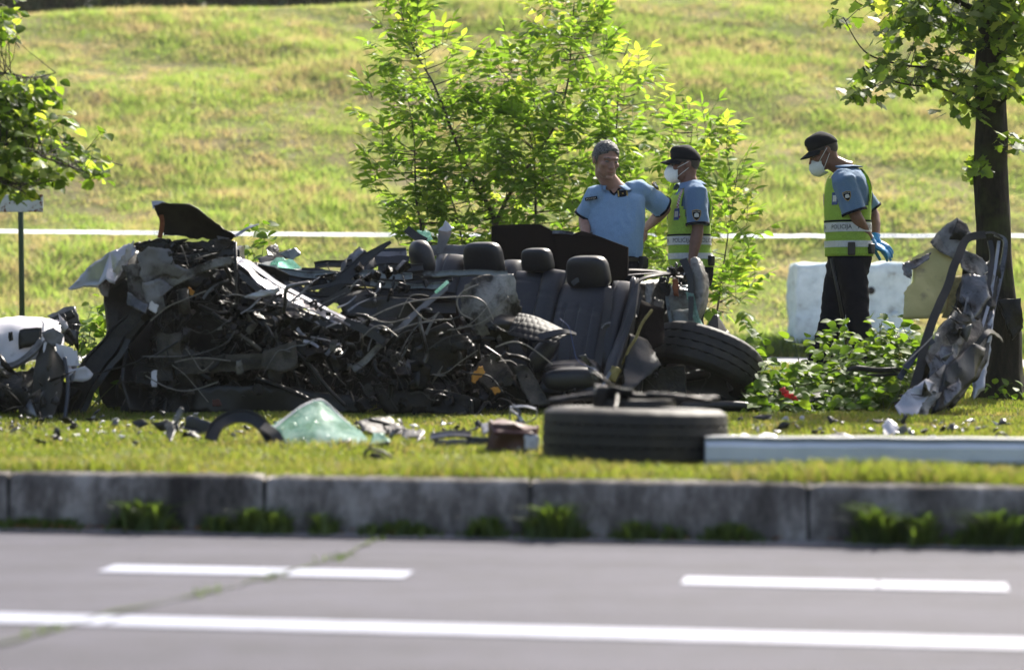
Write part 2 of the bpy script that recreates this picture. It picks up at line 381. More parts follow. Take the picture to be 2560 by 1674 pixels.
def plate(outline, cuts=3, amp=.012, sc=12, seed=1, rag=.004):
    """crumpled piece cut to an outline of world places"""
    bm = bmesh.new(); vs = [bm.verts.new(p) for p in outline]; f = bm.faces.new(vs)
    bmesh.ops.triangulate(bm, faces=[f])
    for _ in range(cuts):
        le = sum(e.calc_length() for e in bm.edges) / len(bm.edges)
        es = [e for e in bm.edges if e.calc_length() > le * .7]
        bmesh.ops.subdivide_edges(bm, edges=es, cuts=1)
        bmesh.ops.triangulate(bm, faces=bm.faces[:])
    bnd = {v for e in bm.edges if e.is_boundary for v in e.verts}
    for v in bm.verts:
        p = v.co.copy(); v.co = p + nz3(p, sc, seed) * amp * .4 + Vector((.15, 1, .2)) * (fold(p, sc, seed) * amp * .9)
        if v in bnd: v.co += nz3(p, 50, seed + 2) * rag * 2
    bm.verts.index_update(); mb = MB(); mb.add([v.co.copy() for v in bm.verts], [tuple(v.index for v in f.verts) for f in bm.faces]); bm.free(); return mb
def strip(pts, width, thick, normal=(0, -1, .2), mb=None, lip=0):
    """a flat bar along a path; width across, thickness along the normal"""
    mb = mb or MB(); pts = [Vector(p) for p in pts]; N = Vector(normal).normalized(); rings = []
    for i, p in enumerate(pts):
        d = (pts[min(i + 1, len(pts) - 1)] - pts[max(i - 1, 0)]).normalized(); x = d.cross(N).normalized(); nn = x.cross(d).normalized()
        wd = width[i] if isinstance(width, (list, tuple)) else width; a = x * wd / 2; b = nn * thick / 2
        if lip:
            l = nn * lip
            rings.append([p - a - b, p - a + b + l, p - a * .8 + b + l, p - a * .75 + b, p + a * .75 + b, p + a * .8 + b + l, p + a + b + l, p + a - b])
        else: rings.append([p - a - b, p - a + b, p + a + b, p + a - b])
    mb.rings(rings); return mb
def lump(c, size, rot=None, amp=.2, sc=9, seed=1, n=7):
    """a battered block"""
    mb = MB(); bm = bmesh.new(); bmesh.ops.create_cube(bm, size=1); bmesh.ops.subdivide_edges(bm, edges=bm.edges[:], cuts=n, use_grid_fill=True)
    m = min(size); c = Vector(c)
    for v in bm.verts:
        q = Vector((v.co.x * size[0], v.co.y * size[1], v.co.z * size[2]))
        if rot is not None: q = rot @ q
        q = q + c; v.co = q + nz3(q, sc, seed) * m * amp * .8 + nz3(q, sc * 3, seed + 5) * m * amp * .25 + Vector(v.co).normalized() * fold(q, sc * 2, seed) * m * amp * .35
    bm.verts.index_update(); mb.add([v.co.copy() for v in bm.verts], [tuple(v.index for v in f.verts) for f in bm.faces]); bm.free(); return mb
def cushion(TL, TR, BL, BR, depth, disp=None, nx=24, ny=24, p=3.2, back=.03):
    TL, TR, BL, BR = map(Vector, (TL, TR, BL, BR)); N = (TR - TL).cross(TL - BL).normalized()
    if N.y > 0: N = -N
    mb = MB(); vs = []
    def rim(a): a = min(1, abs(2 * a - 1)); return max(0, (1 - a ** p)) ** (1 / p)
    for j in range(ny + 1):
        for i in range(nx + 1):
            s = i / nx; t = j / ny; base = (TL * (1 - s) + TR * s) * (1 - t) + (BL * (1 - s) + BR * s) * t
            k = rim(s) * rim(t); h = depth * k + (disp(s, t) if disp else 0) * min(1, k * 1.5)
            vs.append(base + N * (h - back * (1 - k)))
    W_ = nx + 1; fs = [(j * W_ + i, j * W_ + i + 1, (j + 1) * W_ + i + 1, (j + 1) * W_ + i) for j in range(ny) for i in range(nx)]
    bo = len(vs)
    for j in (0, ny):
        for i in (0, nx):
            s = i / nx; t = j / ny; base = (TL * (1 - s) + TR * s) * (1 - t) + (BL * (1 - s) + BR * s) * t; vs.append(base - N * (depth + back))
    c0, c1, c2, c3 = bo, bo + 1, bo + 2, bo + 3; L = ny * W_
    fs += [(c0, c1, c3, c2)]
    fs.append(tuple([c1, c0] + list(range(0, W_)))); fs.append(tuple([c2, c3] + [L + i for i in range(nx, -1, -1)]))
    fs.append(tuple([c0, c2] + [j * W_ for j in range(ny, -1, -1)])); fs.append(tuple([c3, c1] + [j * W_ + nx for j in range(0, ny + 1)]))
    mb.add(vs, fs); return mb
def remesh(mb, name, mat, parent, voxel=.007, smooth=2, disp=None):
    me = D.meshes.new('tmp'); me.from_pydata([tuple(v) for v in mb.v], [], mb.f); o = D.objects.new('tmp', me); COL.objects.link(o)
    bm = bmesh.new(); bm.from_mesh(me); bmesh.ops.recalc_face_normals(bm, faces=bm.faces[:]); bm.to_mesh(me); bm.free()
    md = o.modifiers.new('r', 'REMESH'); md.mode = 'VOXEL'; md.voxel_size = voxel; md.adaptivity = 0
    if smooth: s = o.modifiers.new('s', 'SMOOTH'); s.iterations = smooth; s.factor = .6
    dg = bpy.context.evaluated_depsgraph_get(); dg.update(); m2 = D.meshes.new_from_object(o.evaluated_get(dg), depsgraph=dg)
    D.objects.remove(o); D.meshes.remove(me)
    n = len(m2.vertices); co = np.empty(n * 3); m2.vertices.foreach_get('co', co); co = co.reshape(-1, 3)
    if disp:
        no = np.empty(n * 3); m2.vertices.foreach_get('normal', no); no = no.reshape(-1, 3)
        d = np.array([disp(Vector(c), Vector(k)) for c, k in zip(co, no)]); co = co + no * d[:, None]
    co = co - np.array(rootloc(parent)); m2.vertices.foreach_set('co', co.ravel()); m2.name = name
    m2.materials.clear(); m2.materials.append(mat); m2.polygons.foreach_set('use_smooth', [True] * len(m2.polygons)); m2.update()
    o2 = D.objects.new(name, m2); link(o2, parent); return o2
def glyphs(body, size=1.):
    cu = D.curves.new('t', 'FONT'); cu.body = body; cu.size = size; cu.align_x = 'CENTER'; cu.align_y = 'CENTER'; cu.resolution_u = 2
    o = D.objects.new('t', cu); COL.objects.link(o); dg = bpy.context.evaluated_depsgraph_get(); dg.update()
    me = D.meshes.new_from_object(o.evaluated_get(dg), depsgraph=dg); vs = [v.co.copy() for v in me.vertices]; fs = [tuple(p.vertices) for p in me.polygons]
    D.objects.remove(o); D.curves.remove(cu); D.meshes.remove(me); return vs, fs
# leaves
def leafshape(kind):
    if kind == 'narrow': prof = [(.0, .01), (.18, .13), (.42, .19), (.7, .15), (1, .0)]
    elif kind == 'round': prof = [(.0, .01), (.12, .26), (.38, .4), (.7, .3), (1, .0)]
    elif kind == 'oval': prof = [(.0, .01), (.2, .24), (.5, .31), (.78, .2), (1, .0)]
    if kind == 'lobed':
        out = [(0, 0), (.1, .28), (-.05, .5), (.28, .42), (.42, .62), (.5, .3), (.8, .26), (1, 0)]
        vs = [(x, 0, 0) if False else (x, 0, -.05 * x * x) for x in (0, .33, .66, 1)]; k = len(vs)
        up = [(x, y, -.12 * y * y - .05 * x * x + .03) for x, y in out[1:-1]]; dn = [(x, -y, z) for x, y, z in up]
        vs += up + dn; n = len(up); U = list(range(4, 4 + n)); Dn = list(range(4 + n, 4 + 2 * n)); fs = []
        for L, sgn in ((U, 1), (Dn, -1)):
            f = [(0, L[0], L[1]), (0, L[1], L[2]), (0, L[2], 1), (1, L[2], L[3]), (1, L[3], L[4]), (1, L[4], 2), (2, L[4], L[5]), (2, L[5], 3)]
            fs += [x if sgn < 0 else x[::-1] for x in f]
        return np.array(vs), fs
    vs = []; fs = []
    for x, y in prof:
        z = -.16 * x * x; vs += [(x, y, z + y * .28), (x, 0, z), (x, -y, z + y * .28)]
    for i in range(len(prof) - 1):
        a = i * 3; fs += [(a, a + 1, a + 4, a + 3), (a + 1, a + 2, a + 5, a + 4)]
    return np.array(vs), fs
SHAPE = {k: leafshape(k) for k in ('narrow', 'round', 'oval', 'lobed')}
def leafmats(pos, dirn, nrm, size):
    x = Vector(dirn).normalized(); z = Vector(nrm); y = z.cross(x)
    if y.length < 1e-5: y = Vector((0, 1, 0)).cross(x)
    y.normalize(); z = x.cross(y); m = Matrix.Identity(4)
    for i in range(3): m[i][0] = x[i] * size; m[i][1] = y[i] * size; m[i][2] = z[i] * size; m[i][3] = pos[i]
    return m
def put_leaves(mats, kind, mat, parent, single=300, name='leaf', stuffname='foliage', pick=None):
    """the leaves that show largest are parts of their own, the rest one part"""
    off = rootloc(parent); vs, fs = SHAPE[kind]
    key = pick or (lambda m: m[1][3] - .5 * abs(m[0][0]) )
    order = sorted(mats, key=key)
    me = D.meshes.new(name); me.from_pydata(vs.tolist(), [], fs); me.materials.append(mat); me.polygons.foreach_set('use_smooth', [True] * len(me.polygons))
    T = Matrix.Translation(-off)
    for m in order[:single]:
        o = D.objects.new(name, me); o.matrix_local = T @ m; COL.objects.link(o); o.parent = parent; o.matrix_parent_inverse = Matrix.Identity(4); o.matrix_local = T @ m
    rest = order[single:]
    if rest:
        A = np.array([[list(r) for r in (T @ m)] for m in rest]); V = np.concatenate([vs, np.ones((len(vs), 1))], 1)
        W_ = np.einsum('nij,kj->nki', A, V)[:, :, :3].reshape(-1, 3)
        fa = []
        for i in range(len(rest)):
            o = i * len(vs); fa += [tuple(k + o for k in f) for f in fs]
        m2 = D.meshes.new(stuffname); m2.from_pydata(W_.tolist(), [], fa); m2.materials.append(mat); m2.polygons.foreach_set('use_smooth', [True] * len(m2.polygons))
        o = D.objects.new(stuffname, m2); link(o, parent); o['kind'] = 'stuff'
def blades(name, pts, hts, wid, lean, mat, seed=0, seg=2, loc=(0, 0, 0)):
    """grass: pts Nx3, heights N"""
    g = np.random.default_rng(seed); n = len(pts); a = g.uniform(0, 2 * np.pi, n); la = g.uniform(0, 2 * np.pi, n)
    ln = g.uniform(.1, 1, n) * lean * hts; sx = np.cos(a) * wid * .5; sy = np.sin(a) * wid * .5
    wv = g.uniform(.6, 1.4, n); sx *= wv; sy *= wv; dx = np.cos(la) * ln; dy = np.sin(la) * ln
    p = pts; z = np.zeros(n); off = np.stack([sx, sy, z], 1)
    b0 = p - off; b1 = p + off
    mid = p + np.stack([dx * .35, dy * .35, hts * .6], 1); m0 = mid - off * .7; m1 = mid + off * .7
    tip = p + np.stack([dx, dy, hts * (1 - .25 * lean)], 1)
    if seg == 2:
        V = np.stack([b0, b1, m1, m0, tip], 1).reshape(-1, 3); k = 5
        me = D.meshes.new(name); me.vertices.add(n * 5); me.vertices.foreach_set('co', (V - np.array(loc)).ravel())
        base = np.arange(n)[:, None] * 5; q = (base + np.array([0, 1, 2, 3, 3, 2, 4])).ravel()
        me.loops.add(n * 7); me.loops.foreach_set('vertex_index', q.astype(np.int32)); me.polygons.add(n * 2)
        st = (np.arange(n)[:, None] * 7 + np.array([0, 4])).ravel(); me.polygons.foreach_set('loop_start', st.astype(np.int32))
    else:
        V = np.stack([b0, b1, tip], 1).reshape(-1, 3)
        me = D.meshes.new(name); me.vertices.add(n * 3); me.vertices.foreach_set('co', (V - np.array(loc)).ravel())
        me.loops.add(n * 3); me.loops.foreach_set('vertex_index', np.arange(n * 3, dtype=np.int32)); me.polygons.add(n); me.polygons.foreach_set('loop_start', (np.arange(n) * 3).astype(np.int32))
    me.update(calc_edges=True); me.validate(); me.materials.append(mat); o = D.objects.new(name, me); o.location = loc; COL.objects.link(o); return o
# ------------------------------------------------------------------ the setting
K = .1667                                     # the road runs a little towards us on the right
YK = 8.067                                    # kerb face
def road_pt(u, off):                          # where bearing u meets the line parallel to the kerb, off metres in front of it
    t = (u * SC - 1280) / F; Y = (YK - off) / (1 + K * t); return t * Y, Y
rd = Vector((1, -K, 0)).normalized(); rn = Vector((-K, -1, 0)).normalized()
def kerbY(x): return YK - K * x
def sheetmesh(name, xs, ys, zf, mat, kind='structure', parent=None, label=None):
    vs = [(x, yf(x) if callable(yf) else yf, 0) for yf in ys for x in xs]; vs = [(x, y, zf(x, y)) for x, y, _ in vs]; n = len(xs)
    fs = [(j * n + i, j * n + i + 1, (j + 1) * n + i + 1, (j + 1) * n + i) for j in range(len(ys) - 1) for i in range(n - 1)]
    o = build((vs, fs), name, mat, parent, True, origin=(0, 0, 0)); 
    if kind: o['kind'] = kind
    return o
xs = [-60 + i * 4 for i in range(31)]
road = sheetmesh('road', xs, [lambda x: kerbY(x) - 14, lambda x: kerbY(x) - 8, lambda x: kerbY(x) - 4, lambda x: kerbY(x) + .02], lambda x, y: 0, M['asphalt'])
def bar(u0, u1, off, wid, name='lane_marking'):
    x0, y0 = road_pt(u0, off); x1, y1 = road_pt(u1, off); mb = MB(); n = max(2, int(abs(x1 - x0) / .05)); vs = []; fs = []
    for i in range(n + 1):
        c = Vector((x0 + (x1 - x0) * i / n, y0 + (y1 - y0) * i / n, .004))
        w0 = wid / 2 + noise.noise(c * 12) * .006; w1 = wid / 2 + noise.noise(c * 12 + Vector((9, 9, 9))) * .006
        vs += [c + rn * w0, c - rn * w1]
    fs = [(2 * i, 2 * i + 2, 2 * i + 3, 2 * i + 1) for i in range(n)]
    mb.add(vs, fs); return build(mb, name, M['paint'], road, False)
ydash = YK - 5500 * .88 / (1441 - 742); ysol = YK - 5500 * .88 / (1578 - 742)
ydash = YK - (5500 * .88 / (1443 - 742)); 
bar(248, 668, ydash, .17); bar(676, 950, ydash, .17); bar(1588, 2038, ydash, .17); bar(2044, 2342, ydash, .17)
bar(-900, -560, ydash, .17); bar(2990, 3600, ydash, .17)
bar(-1500, 258, ysol, .155); bar(268, 3900, ysol, .155)
# crack with moss and small weeds
crk = [(-60, 1512), (60, 1482), (190, 1446), (262, 1424), (400, 1396), (520, 1368), (620, 1344), (720, 1315), (790, 1296), (850, 1265), (905, 1243), (960, 1230), (1010, 1222)]
def on_road(u, v):
    Y = F * HC / (v * SC - 742); return Vector(((u * SC - 1280) / F * Y, Y, .006))
cp = spline([on_road(u, v) for u, v in crk], 10)
mb = MB(); rr = []
for i, p in enumerate(cp):
    d = (cp[min(i + 1, len(cp) - 1)] - cp[max(0, i - 1)]).normalized(); s_ = Vector((-d.y, d.x, 0)); k = i / len(cp)
    wd = max(.004, .008 + .016 * noise.noise(p * 4) + (.02 if k > .86 else 0))
    q = p + s_ * noise.noise(p * 9) * .02; rr += [q - s_ * wd, q + s_ * wd]
mb.add(rr, [(2 * i, 2 * i + 1, 2 * i + 3, 2 * i + 2) for i in range(len(cp) - 1)])
build(mb, 'road_crack', M['moss'], road, False)
g = np.random.default_rng(3); pts = []
for i, p in enumerate(cp):
    k = i / len(cp)
    m = int(26 * max(0, noise.noise(p * 3 + Vector((3, 0, 0))) - .02) + (40 if k > .86 else 0))
    for _ in range(m): pts.append((p.x + rnd.gauss(0, .02), p.y + rnd.gauss(0, .016 + (.02 if k > .85 else 0)), 0))
pts = np.array(pts); o = blades('crack_weeds', pts, g.uniform(.008, .03, len(pts)), .006, .9, M['weed'], 5); tag(o, kind='stuff', label='sparse green weeds growing in the diagonal crack across the road', cat='weeds')
# dusty gutter
mb = MB(); vs = []
for i in range(400):
    x = -8 + i * .04; wv = .05 + .025 * noise.noise(Vector((x * 4, 0, 0))); vs += [(x, kerbY(x) - wv - .09, .005), (x, kerbY(x) + .01, .007)]
mb.add(vs, [(2 * i, 2 * i + 2, 2 * i + 3, 2 * i + 1) for i in range(399)])
build(mb, 'gutter_dust', simple('gutter_grit', (.13, .125, .125), (.26, .25, .26), 60, .95, bump=.6), road, False)
# kerb of separate stones
kerb = thing('kerb', (0, kerbY(0), 0), None, None); kerb['kind'] = 'structure'
xj = [road_pt(u, 0)[0] for u in (613, 1240, 1880)]; L = (xj[2] - xj[0]) / 2
edges = [xj[0] + L * i for i in range(-5, 8)]
for i in range(12):
    x0 = edges[i] + .006; x1 = edges[i + 1] - .006; n = 14; vs = []; mb = MB(); rings = []
    dz = rnd.uniform(-.006, .006); dy = rnd.uniform(-.006, .006)
    for j in range(n + 1):
        x = x0 + (x1 - x0) * j / n; y = kerbY(x) + dy; e = .012 if j in (0, n) else 0
        def wob(a): return noise.noise(Vector((x * 9, a, i))) * .006 + noise.noise(Vector((x * 40, a, i))) * .003
        prof = [(-.012, -.05), (0 + wob(0) + e, .02), (.004 + wob(1) + e, .1), (.012 + wob(2) + e, .185 - e), (.032, .206 + wob(3) - e), (.15, .206 + wob(4)), (.16, -.05)]
        rings.append([Vector((x, y + a, b + dz)) for a, b in prof])
    mb.rings(rings); build(mb, 'kerb_stone', M['kerb'], kerb, True, angle=R(50))
    mb = MB(); mb.box((edges[i] , kerbY(edges[i]) + .08, .09), (.016, .12, .2)); build(mb, 'joint', M['hole'], kerb, False)
# verge, path, embankment
def pathY(x): return 21.2 - .35 * (x - 2.7) if x > 2.7 else 21.2 - .12 * (x - 2.7)
def pathF(x): return pathY(x) + 3.4
CR = lambda x: 6.05 + .05 * (x + 9.2)
def hillz(x, y):
    s0 = 28.0; z = G
    if y > s0:
        t = y - s0; z = G + (.5 * t - 1.0 * (1 - math.exp(-t / 2.0)) * .5)
        lump_ = (noise.noise(Vector((x * .25, y * .6, 0))) * .16 + noise.noise(Vector((x * .8, y * 1.9 + x * .3, 4))) * .06 + noise.noise(Vector((x * 2.4, y * 4, 9))) * .03) * min(1, t / 3)
        c = CR(x); z += lump_; 
        if z > c: z = c + (z - c) * .02
    elif y > pathF(x) + .2: z += .04 * noise.noise(Vector((x * .6, y * .6, 2))) * min(1, (y - pathF(x)) / 2)
    return z
xs2 = [-40 + i * .5 for i in range(161)]
sheetmesh('verge', [-60 + i * 1.5 for i in range(81)], [lambda x: kerbY(x) + .14, 10, 12, 14, 16, pathY], lambda x, y: G - .004, M['ground'])
sheetmesh('footpath', [-60 + i * 1.5 for i in range(81)], [pathY, pathF], lambda x, y: G + .004, M['path'])
ysl = [pathF] + [27.2 + i * .35 for i in range(60)] + [50 + 6 * i for i in range(12)]
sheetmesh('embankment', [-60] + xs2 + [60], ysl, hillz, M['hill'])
# grasses
def scatter(n, ufrom, uto, y0, y1, seed, power=1):
    g = np.random.default_rng(seed); Y = y0 + (y1 - y0) * g.random(n) ** power; u = g.uniform(ufrom, uto, n)
    return (u * SC - 1280) / F * Y, Y
x, y = scatter(210000, -150, 2530, 7.7, 15.5, 1, 1.25)
keep = (y > YK - K * x + .1); x, y = x[keep], y[keep]; g = np.random.default_rng(2)
hh = g.uniform(.02, .05, len(x)) * (1 + .5 * np.sin(x * 3 + y * 2) * np.cos(y * 4 - x))
nearE = (y < YK - K * x + .45); hh[nearE] *= 1.7
o = blades('verge_grass', np.stack([x, y, np.full(len(x), G - .006)], 1), hh, .0065, .8, M['grass'], 1); tag(o, 'mown yellow green grass of the verge around the wreck', 'grass', kind='stuff')
x, y = scatter(60000, -150, 2530, 15.5, 27.5, 11)
keep = np.array([(b < pathY(a) - .03) or (b > pathF(a) + .03) for a, b in zip(x, y)]); x, y = x[keep], y[keep]
z = np.array([hillz(a, b) if b > 24 else G for a, b in zip(x, y)]); hh = np.random.default_rng(3).uniform(.04, .12, len(x))
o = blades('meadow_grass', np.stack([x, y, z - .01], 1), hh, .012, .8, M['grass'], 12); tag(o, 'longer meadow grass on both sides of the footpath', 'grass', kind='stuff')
x, y = scatter(420000, -200, 2580, 27.2, 44, 21, .8)
z = np.array([hillz(a, b) for a, b in zip(x, y)]); g = np.random.default_rng(22)
hh = g.uniform(.06, .17, len(x)) * (1 + .45 * np.sin(x * .9 + 2 * np.sin(y * 1.1)))
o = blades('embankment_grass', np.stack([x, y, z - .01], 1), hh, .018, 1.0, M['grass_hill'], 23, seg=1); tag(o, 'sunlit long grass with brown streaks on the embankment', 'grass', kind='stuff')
# taller weeds and clover beyond the path
x, y = scatter(9000, 1640, 2500, 24.7, 27.4, 31); g = np.random.default_rng(32)
o = blades('path_weeds', np.stack([x, y, np.full(len(x), G)], 1), g.uniform(.12, .34, len(x)), .03, .8, M['weed'], 33); tag(o, 'dark leafy weeds along the far edge of the footpath', 'weeds', kind='stuff')
# weeds at the kerb foot
mb = []; hs = []
for u, spread, n, h in [(335, 60, 500, .1), (590, 50, 330, .08), (640, 30, 200, .08), (752, 22, 180, .07), (500, 30, 140, .06), (940, 60, 300, .05), (1130, 45, 260, .065), (1290, 50, 420, .11), (1480, 40, 190, .06),
                        (1560, 30, 100, .05), (1700, 60, 320, .06), (2040, 40, 330, .12), (2140, 30, 220, .1), (2320, 70, 380, .11), (1240, 12, 80, .07), (60, 80, 260, .04), (150, 40, 130, .04), (2240, 40, 160, .05), (860, 25, 90, .04)]:
    for _ in range(n):
        uu = rnd.gauss(u, spread * .6); off = abs(rnd.gauss(0, .035)) + .004; X, Yv = road_pt(uu, off); mb.append((X, Yv, 0)); hs.append(h * rnd.uniform(.4, 1.9) * math.exp(-((uu - u) / spread / 1.4) ** 2))
o = blades('kerb_weeds', np.array(mb), np.array(hs), .015, 1.1, M['weed'], 41); tag(o, 'ragged green weeds sprouting at the foot of the kerb', 'weeds', kind='stuff')
# dead leaves in the gutter
mm = []
for _ in range(150):
    uu = rnd.choice([rnd.uniform(-50, 420), rnd.uniform(0, 2400)]); X, Yv = road_pt(uu, abs(rnd.gauss(0, .04)) + .02)
    mm.append(leafmats((X, Yv, .012 + rnd.random() * .008), (rnd.uniform(-1, 1), rnd.uniform(-1, 1), .1), (rnd.uniform(-.4, .4), rnd.uniform(-.4, .4), 1), rnd.uniform(.015, .035)))
lf = thing('leaf_litter', (0, 7.9, 0), 'brown dead leaves scattered in the gutter below the kerb', 'leaves'); put_leaves(mm, 'oval', leafmat('dead_leaf', [(0, (.1, .045, .02)), (1, (.3, .14, .06))], .2, .7), lf, 0); lf['kind'] = 'stuff'
# trees far beyond the crest
tl = thing('far_treeline', (-9, 58, 6), 'dark green trees showing above the crest of the embankment', 'trees'); tl['kind'] = 'stuff'; mm = []
for c in range(60):
    cx = -15 + (c % 30) * .62 + rnd.uniform(-.3, .3); cz = 7.9 + rnd.uniform(0, 1.7); cy = 57 + rnd.uniform(-2, 2)
    for _ in range(170):
        d = Vector((rnd.gauss(0, 1), rnd.gauss(0, 1), rnd.gauss(0, 1))).normalized() * (rnd.random() ** .5); p = Vector((cx, cy, cz)) + Vector((d.x * .9, d.y * 1.1, d.z * 1.5))
        mm.append(leafmats(p, (rnd.uniform(-1, 1), rnd.uniform(-1, 1), rnd.uniform(-1, .5)), (rnd.uniform(-1, 1), rnd.uniform(-1, 1), 1), rnd.uniform(.3, .5)))
put_leaves(mm, 'oval', M['leaf_dark'], tl, 0)
mb = MB()
for c in range(14): mb.tube([(-14 + c * 1.2, 57, 5.9), (-14 + c * 1.2 + rnd.uniform(-.2, .2), 57, 8)], [.12, .05], 6)
build(mb, 'trunk', M['bark'], tl)
# ------------------------------------------------------------------ concrete block, sign, tape
Yb = 24.9; c0 = P(1853, 612, Yb); c1 = P(2118, 608, Yb); x0, x1 = c0.x, c1.x; zt = c0.z
bl = thing('concrete_block', ((x0 + x1) / 2, Yb + .4, G), 'weathered white painted concrete block with a dark hole behind the striding officer', 'concrete block')
bm = bmesh.new(); bmesh.ops.create_cube(bm, size=1); bmesh.ops.subdivide_edges(bm, edges=bm.edges[:], cuts=13, use_grid_fill=True); mb = MB()
for v in bm.verts:
    q = Vector(((x0 + x1) / 2 + v.co.x * (x1 - x0) * (1 + .04 * (.5 - v.co.z)), Yb + .4 + v.co.y * .8, (G + zt) / 2 + v.co.z * (zt - G)))
    v.co = q + nz3(q, 5, 2) * .035 + nz3(q, 14, 4) * .016 + Vector((0, .012, 0)) * noise.noise(Vector((q.x * 3, 0, q.z * 22)))
bm.verts.index_update(); mb.add([v.co.copy() for v in bm.verts], [tuple(v.index for v in f.verts) for f in bm.faces]); bm.free()
build(mb, 'block_body', M['block'], bl, True, [BEV(.03, 2)], angle=R(40))
hc = P(2025, 675, Yb - .025); mb = MB(); mb.tube([hc + Vector((0, .03, 0)), hc + Vector((0, -.001, 0))], [.042, .042], 16); build(mb, 'hole', M['hole'], bl)
for uu, vv in ((1985, 640), (2080, 730)):
    hc = P(uu, vv, Yb); mb = lump(hc + Vector((0, .01, 0)), (.09, .05, .05), None, .3, 20, 3, 3); build(mb, 'chip', M['block'], bl)
# sign
Ys = 19.0; b = P(48, 735, Ys); pl = thing('roadside_sign', (b.x, Ys, G), 'rusty white sign board on a dark green pole behind the left branch', 'sign')
mb = MB(); mb.tube([(b.x + .02, Ys, G - .05), (b.x, Ys, P(48, 485, Ys).z), (P(41, 430, Ys).x, Ys, P(41, 430, Ys).z)], .024, 12); build(mb, 'pole', M['greenpole'], pl)
mb = MB(); a = P(-70, 452, Ys); c = P(102, 493, Ys); mb.box(((a.x + c.x) / 2, Ys - .03, (a.z + c.z) / 2), (c.x - a.x, .012, a.z - c.z)); build(mb, 'sign_board', M['board'], pl, False, [BEV(.004)])
for dx in (-.06, .06):
    mb = MB(); mb.tube([(P(41, 0, Ys).x + dx, Ys - .04, (a.z + c.z) / 2), (P(41, 0, Ys).x + dx, Ys - .01, (a.z + c.z) / 2)], .007, 8); build(mb, 'bolt', M['rust'], pl)
# police tape
Yt = 22.0; tp = thing('barrier_tape', (0, Yt, P(1190, 548, Yt).z), 'white and blue police barrier tape stretched across behind the wreck', 'tape')
def tape_pt(u, s_, off=0.):
    v = 537 + (u / 2380) * 10 + 5 * math.sin(u / 2380 * 3.14); p = P(u, v, Yt); tw = .35 * math.sin(u * .011) + .2 * noise.noise(Vector((u * .01, 0, 0)))
    hw = .021; return p + Vector((0, -off - math.sin(tw) * hw * s_, math.cos(tw) * hw * s_ + .006 * noise.noise(Vector((u * .02, 3, 0)))))
mb = MB(); vs = []
us = list(range(-300, 2700, 10))
for u in us: vs += [tape_pt(u, -1), tape_pt(u, 1)]
mb.add(vs, [(2 * i, 2 * i + 2, 2 * i + 3, 2 * i + 1) for i in range(len(us) - 1)]); build(mb, 'tape_band', M['tape'], tp)
gv, gf = glyphs('POLICIJA', .05); gw = max(v.x for v in gv) * 2
for u0 in range(-200, 2600, 78):
    mb = MB(); mb.add([tape_pt(u0 + v.x / (SC / F * Yt), v.y / .026, .004) for v in gv], gf); build(mb, 'lettering', M['bluemark'], tp, False)
# fallen beam on the right
Ybm = 8.76; bo = thing('fallen_beam', (P(2100, 1080, Ybm).x, Ybm, G), 'long pale painted metal beam lying along the kerb grass right of the loose wheel', 'metal beam')
rings = []
for i in range(41):
    u = 1640 + i * 34; Y_ = 8.86 - (u - 1650) * .00016; p = P(u, 0, Y_); zz = G + .004; h = .096 + .004 * noise.noise(Vector((i * .3, 0, 0)))
    yy = Y_ + .004 * noise.noise(Vector((i * .4, 5, 0)))
    rings.append([Vector((p.x, yy, zz)), Vector((p.x, yy - .012, zz + h * .25)), Vector((p.x, yy - .012, zz + h * .78)), Vector((p.x, yy + .012, zz + h)), Vector((p.x, yy + .11, zz + h)), Vector((p.x, yy + .13, zz + h * .6)), Vector((p.x, yy + .13, zz))])
mb = MB(); mb.rings(rings); build(mb, 'beam_body', M['beam'], bo, True, angle=R(25))
mb = MB(); mb.rings([[r[3] + Vector((0, -.006, .002)), r[3] + Vector((0, -.006, .016)), r[4] + Vector((0, 0, .016)), r[4] + Vector((0, 0, .002))] for r in rings]); build(mb, 'top_flange', M['beamtop'], bo, False)
mb = strip([P(1812, 1030, 8.9), P(1836, 1074, 8.86)], .012, .01, mb=None); build(mb, 'strap', M['plastic'], bo, False)
# ------------------------------------------------------------------ vegetation
def rv(s=1.): return Vector((rnd.gauss(0, s), rnd.gauss(0, s), rnd.gauss(0, s)))
def nearest(segs, p):
    best = None; bd = 1e9
    for q in segs:
        d = (q[0] - p).length + max(0, q[0].z - p.z) * 1.2
        if d < bd: bd = d; best = q
    return best
def pinnate(p, d, L, mats, size, n=4):
    """a leaf stalk with paired leaflets"""
    pts = [p]; q = p.copy(); dd = d.normalized()
    for i in range(5): dd = (dd + Vector((0, 0, -.09))).normalized(); q = q + dd * L / 5; pts.append(q.copy())
    side = dd.cross(Vector((0, 0, 1))); side = side.normalized() if side.length > .05 else Vector((1, 0, 0)); nrm = side.cross(dd).normalized()
    if nrm.z < 0: nrm = -nrm
    for i in range(n):
        k = .25 + .65 * i / max(1, n - 1); b = pts[0].lerp(pts[-1], k) + Vector((0, 0, .02 * L))
        for s_ in (-1, 1):
            ld = (side * s_ * 1. + dd * .7 + Vector((0, 0, -.3)) + rv(.16)); mats.append(leafmats(b, ld, nrm + rv(.25), size * rnd.uniform(.7, 1.1)))
    mats.append(leafmats(pts[-1], dd + rv(.1), nrm + rv(.2), size * 1.1)); return pts
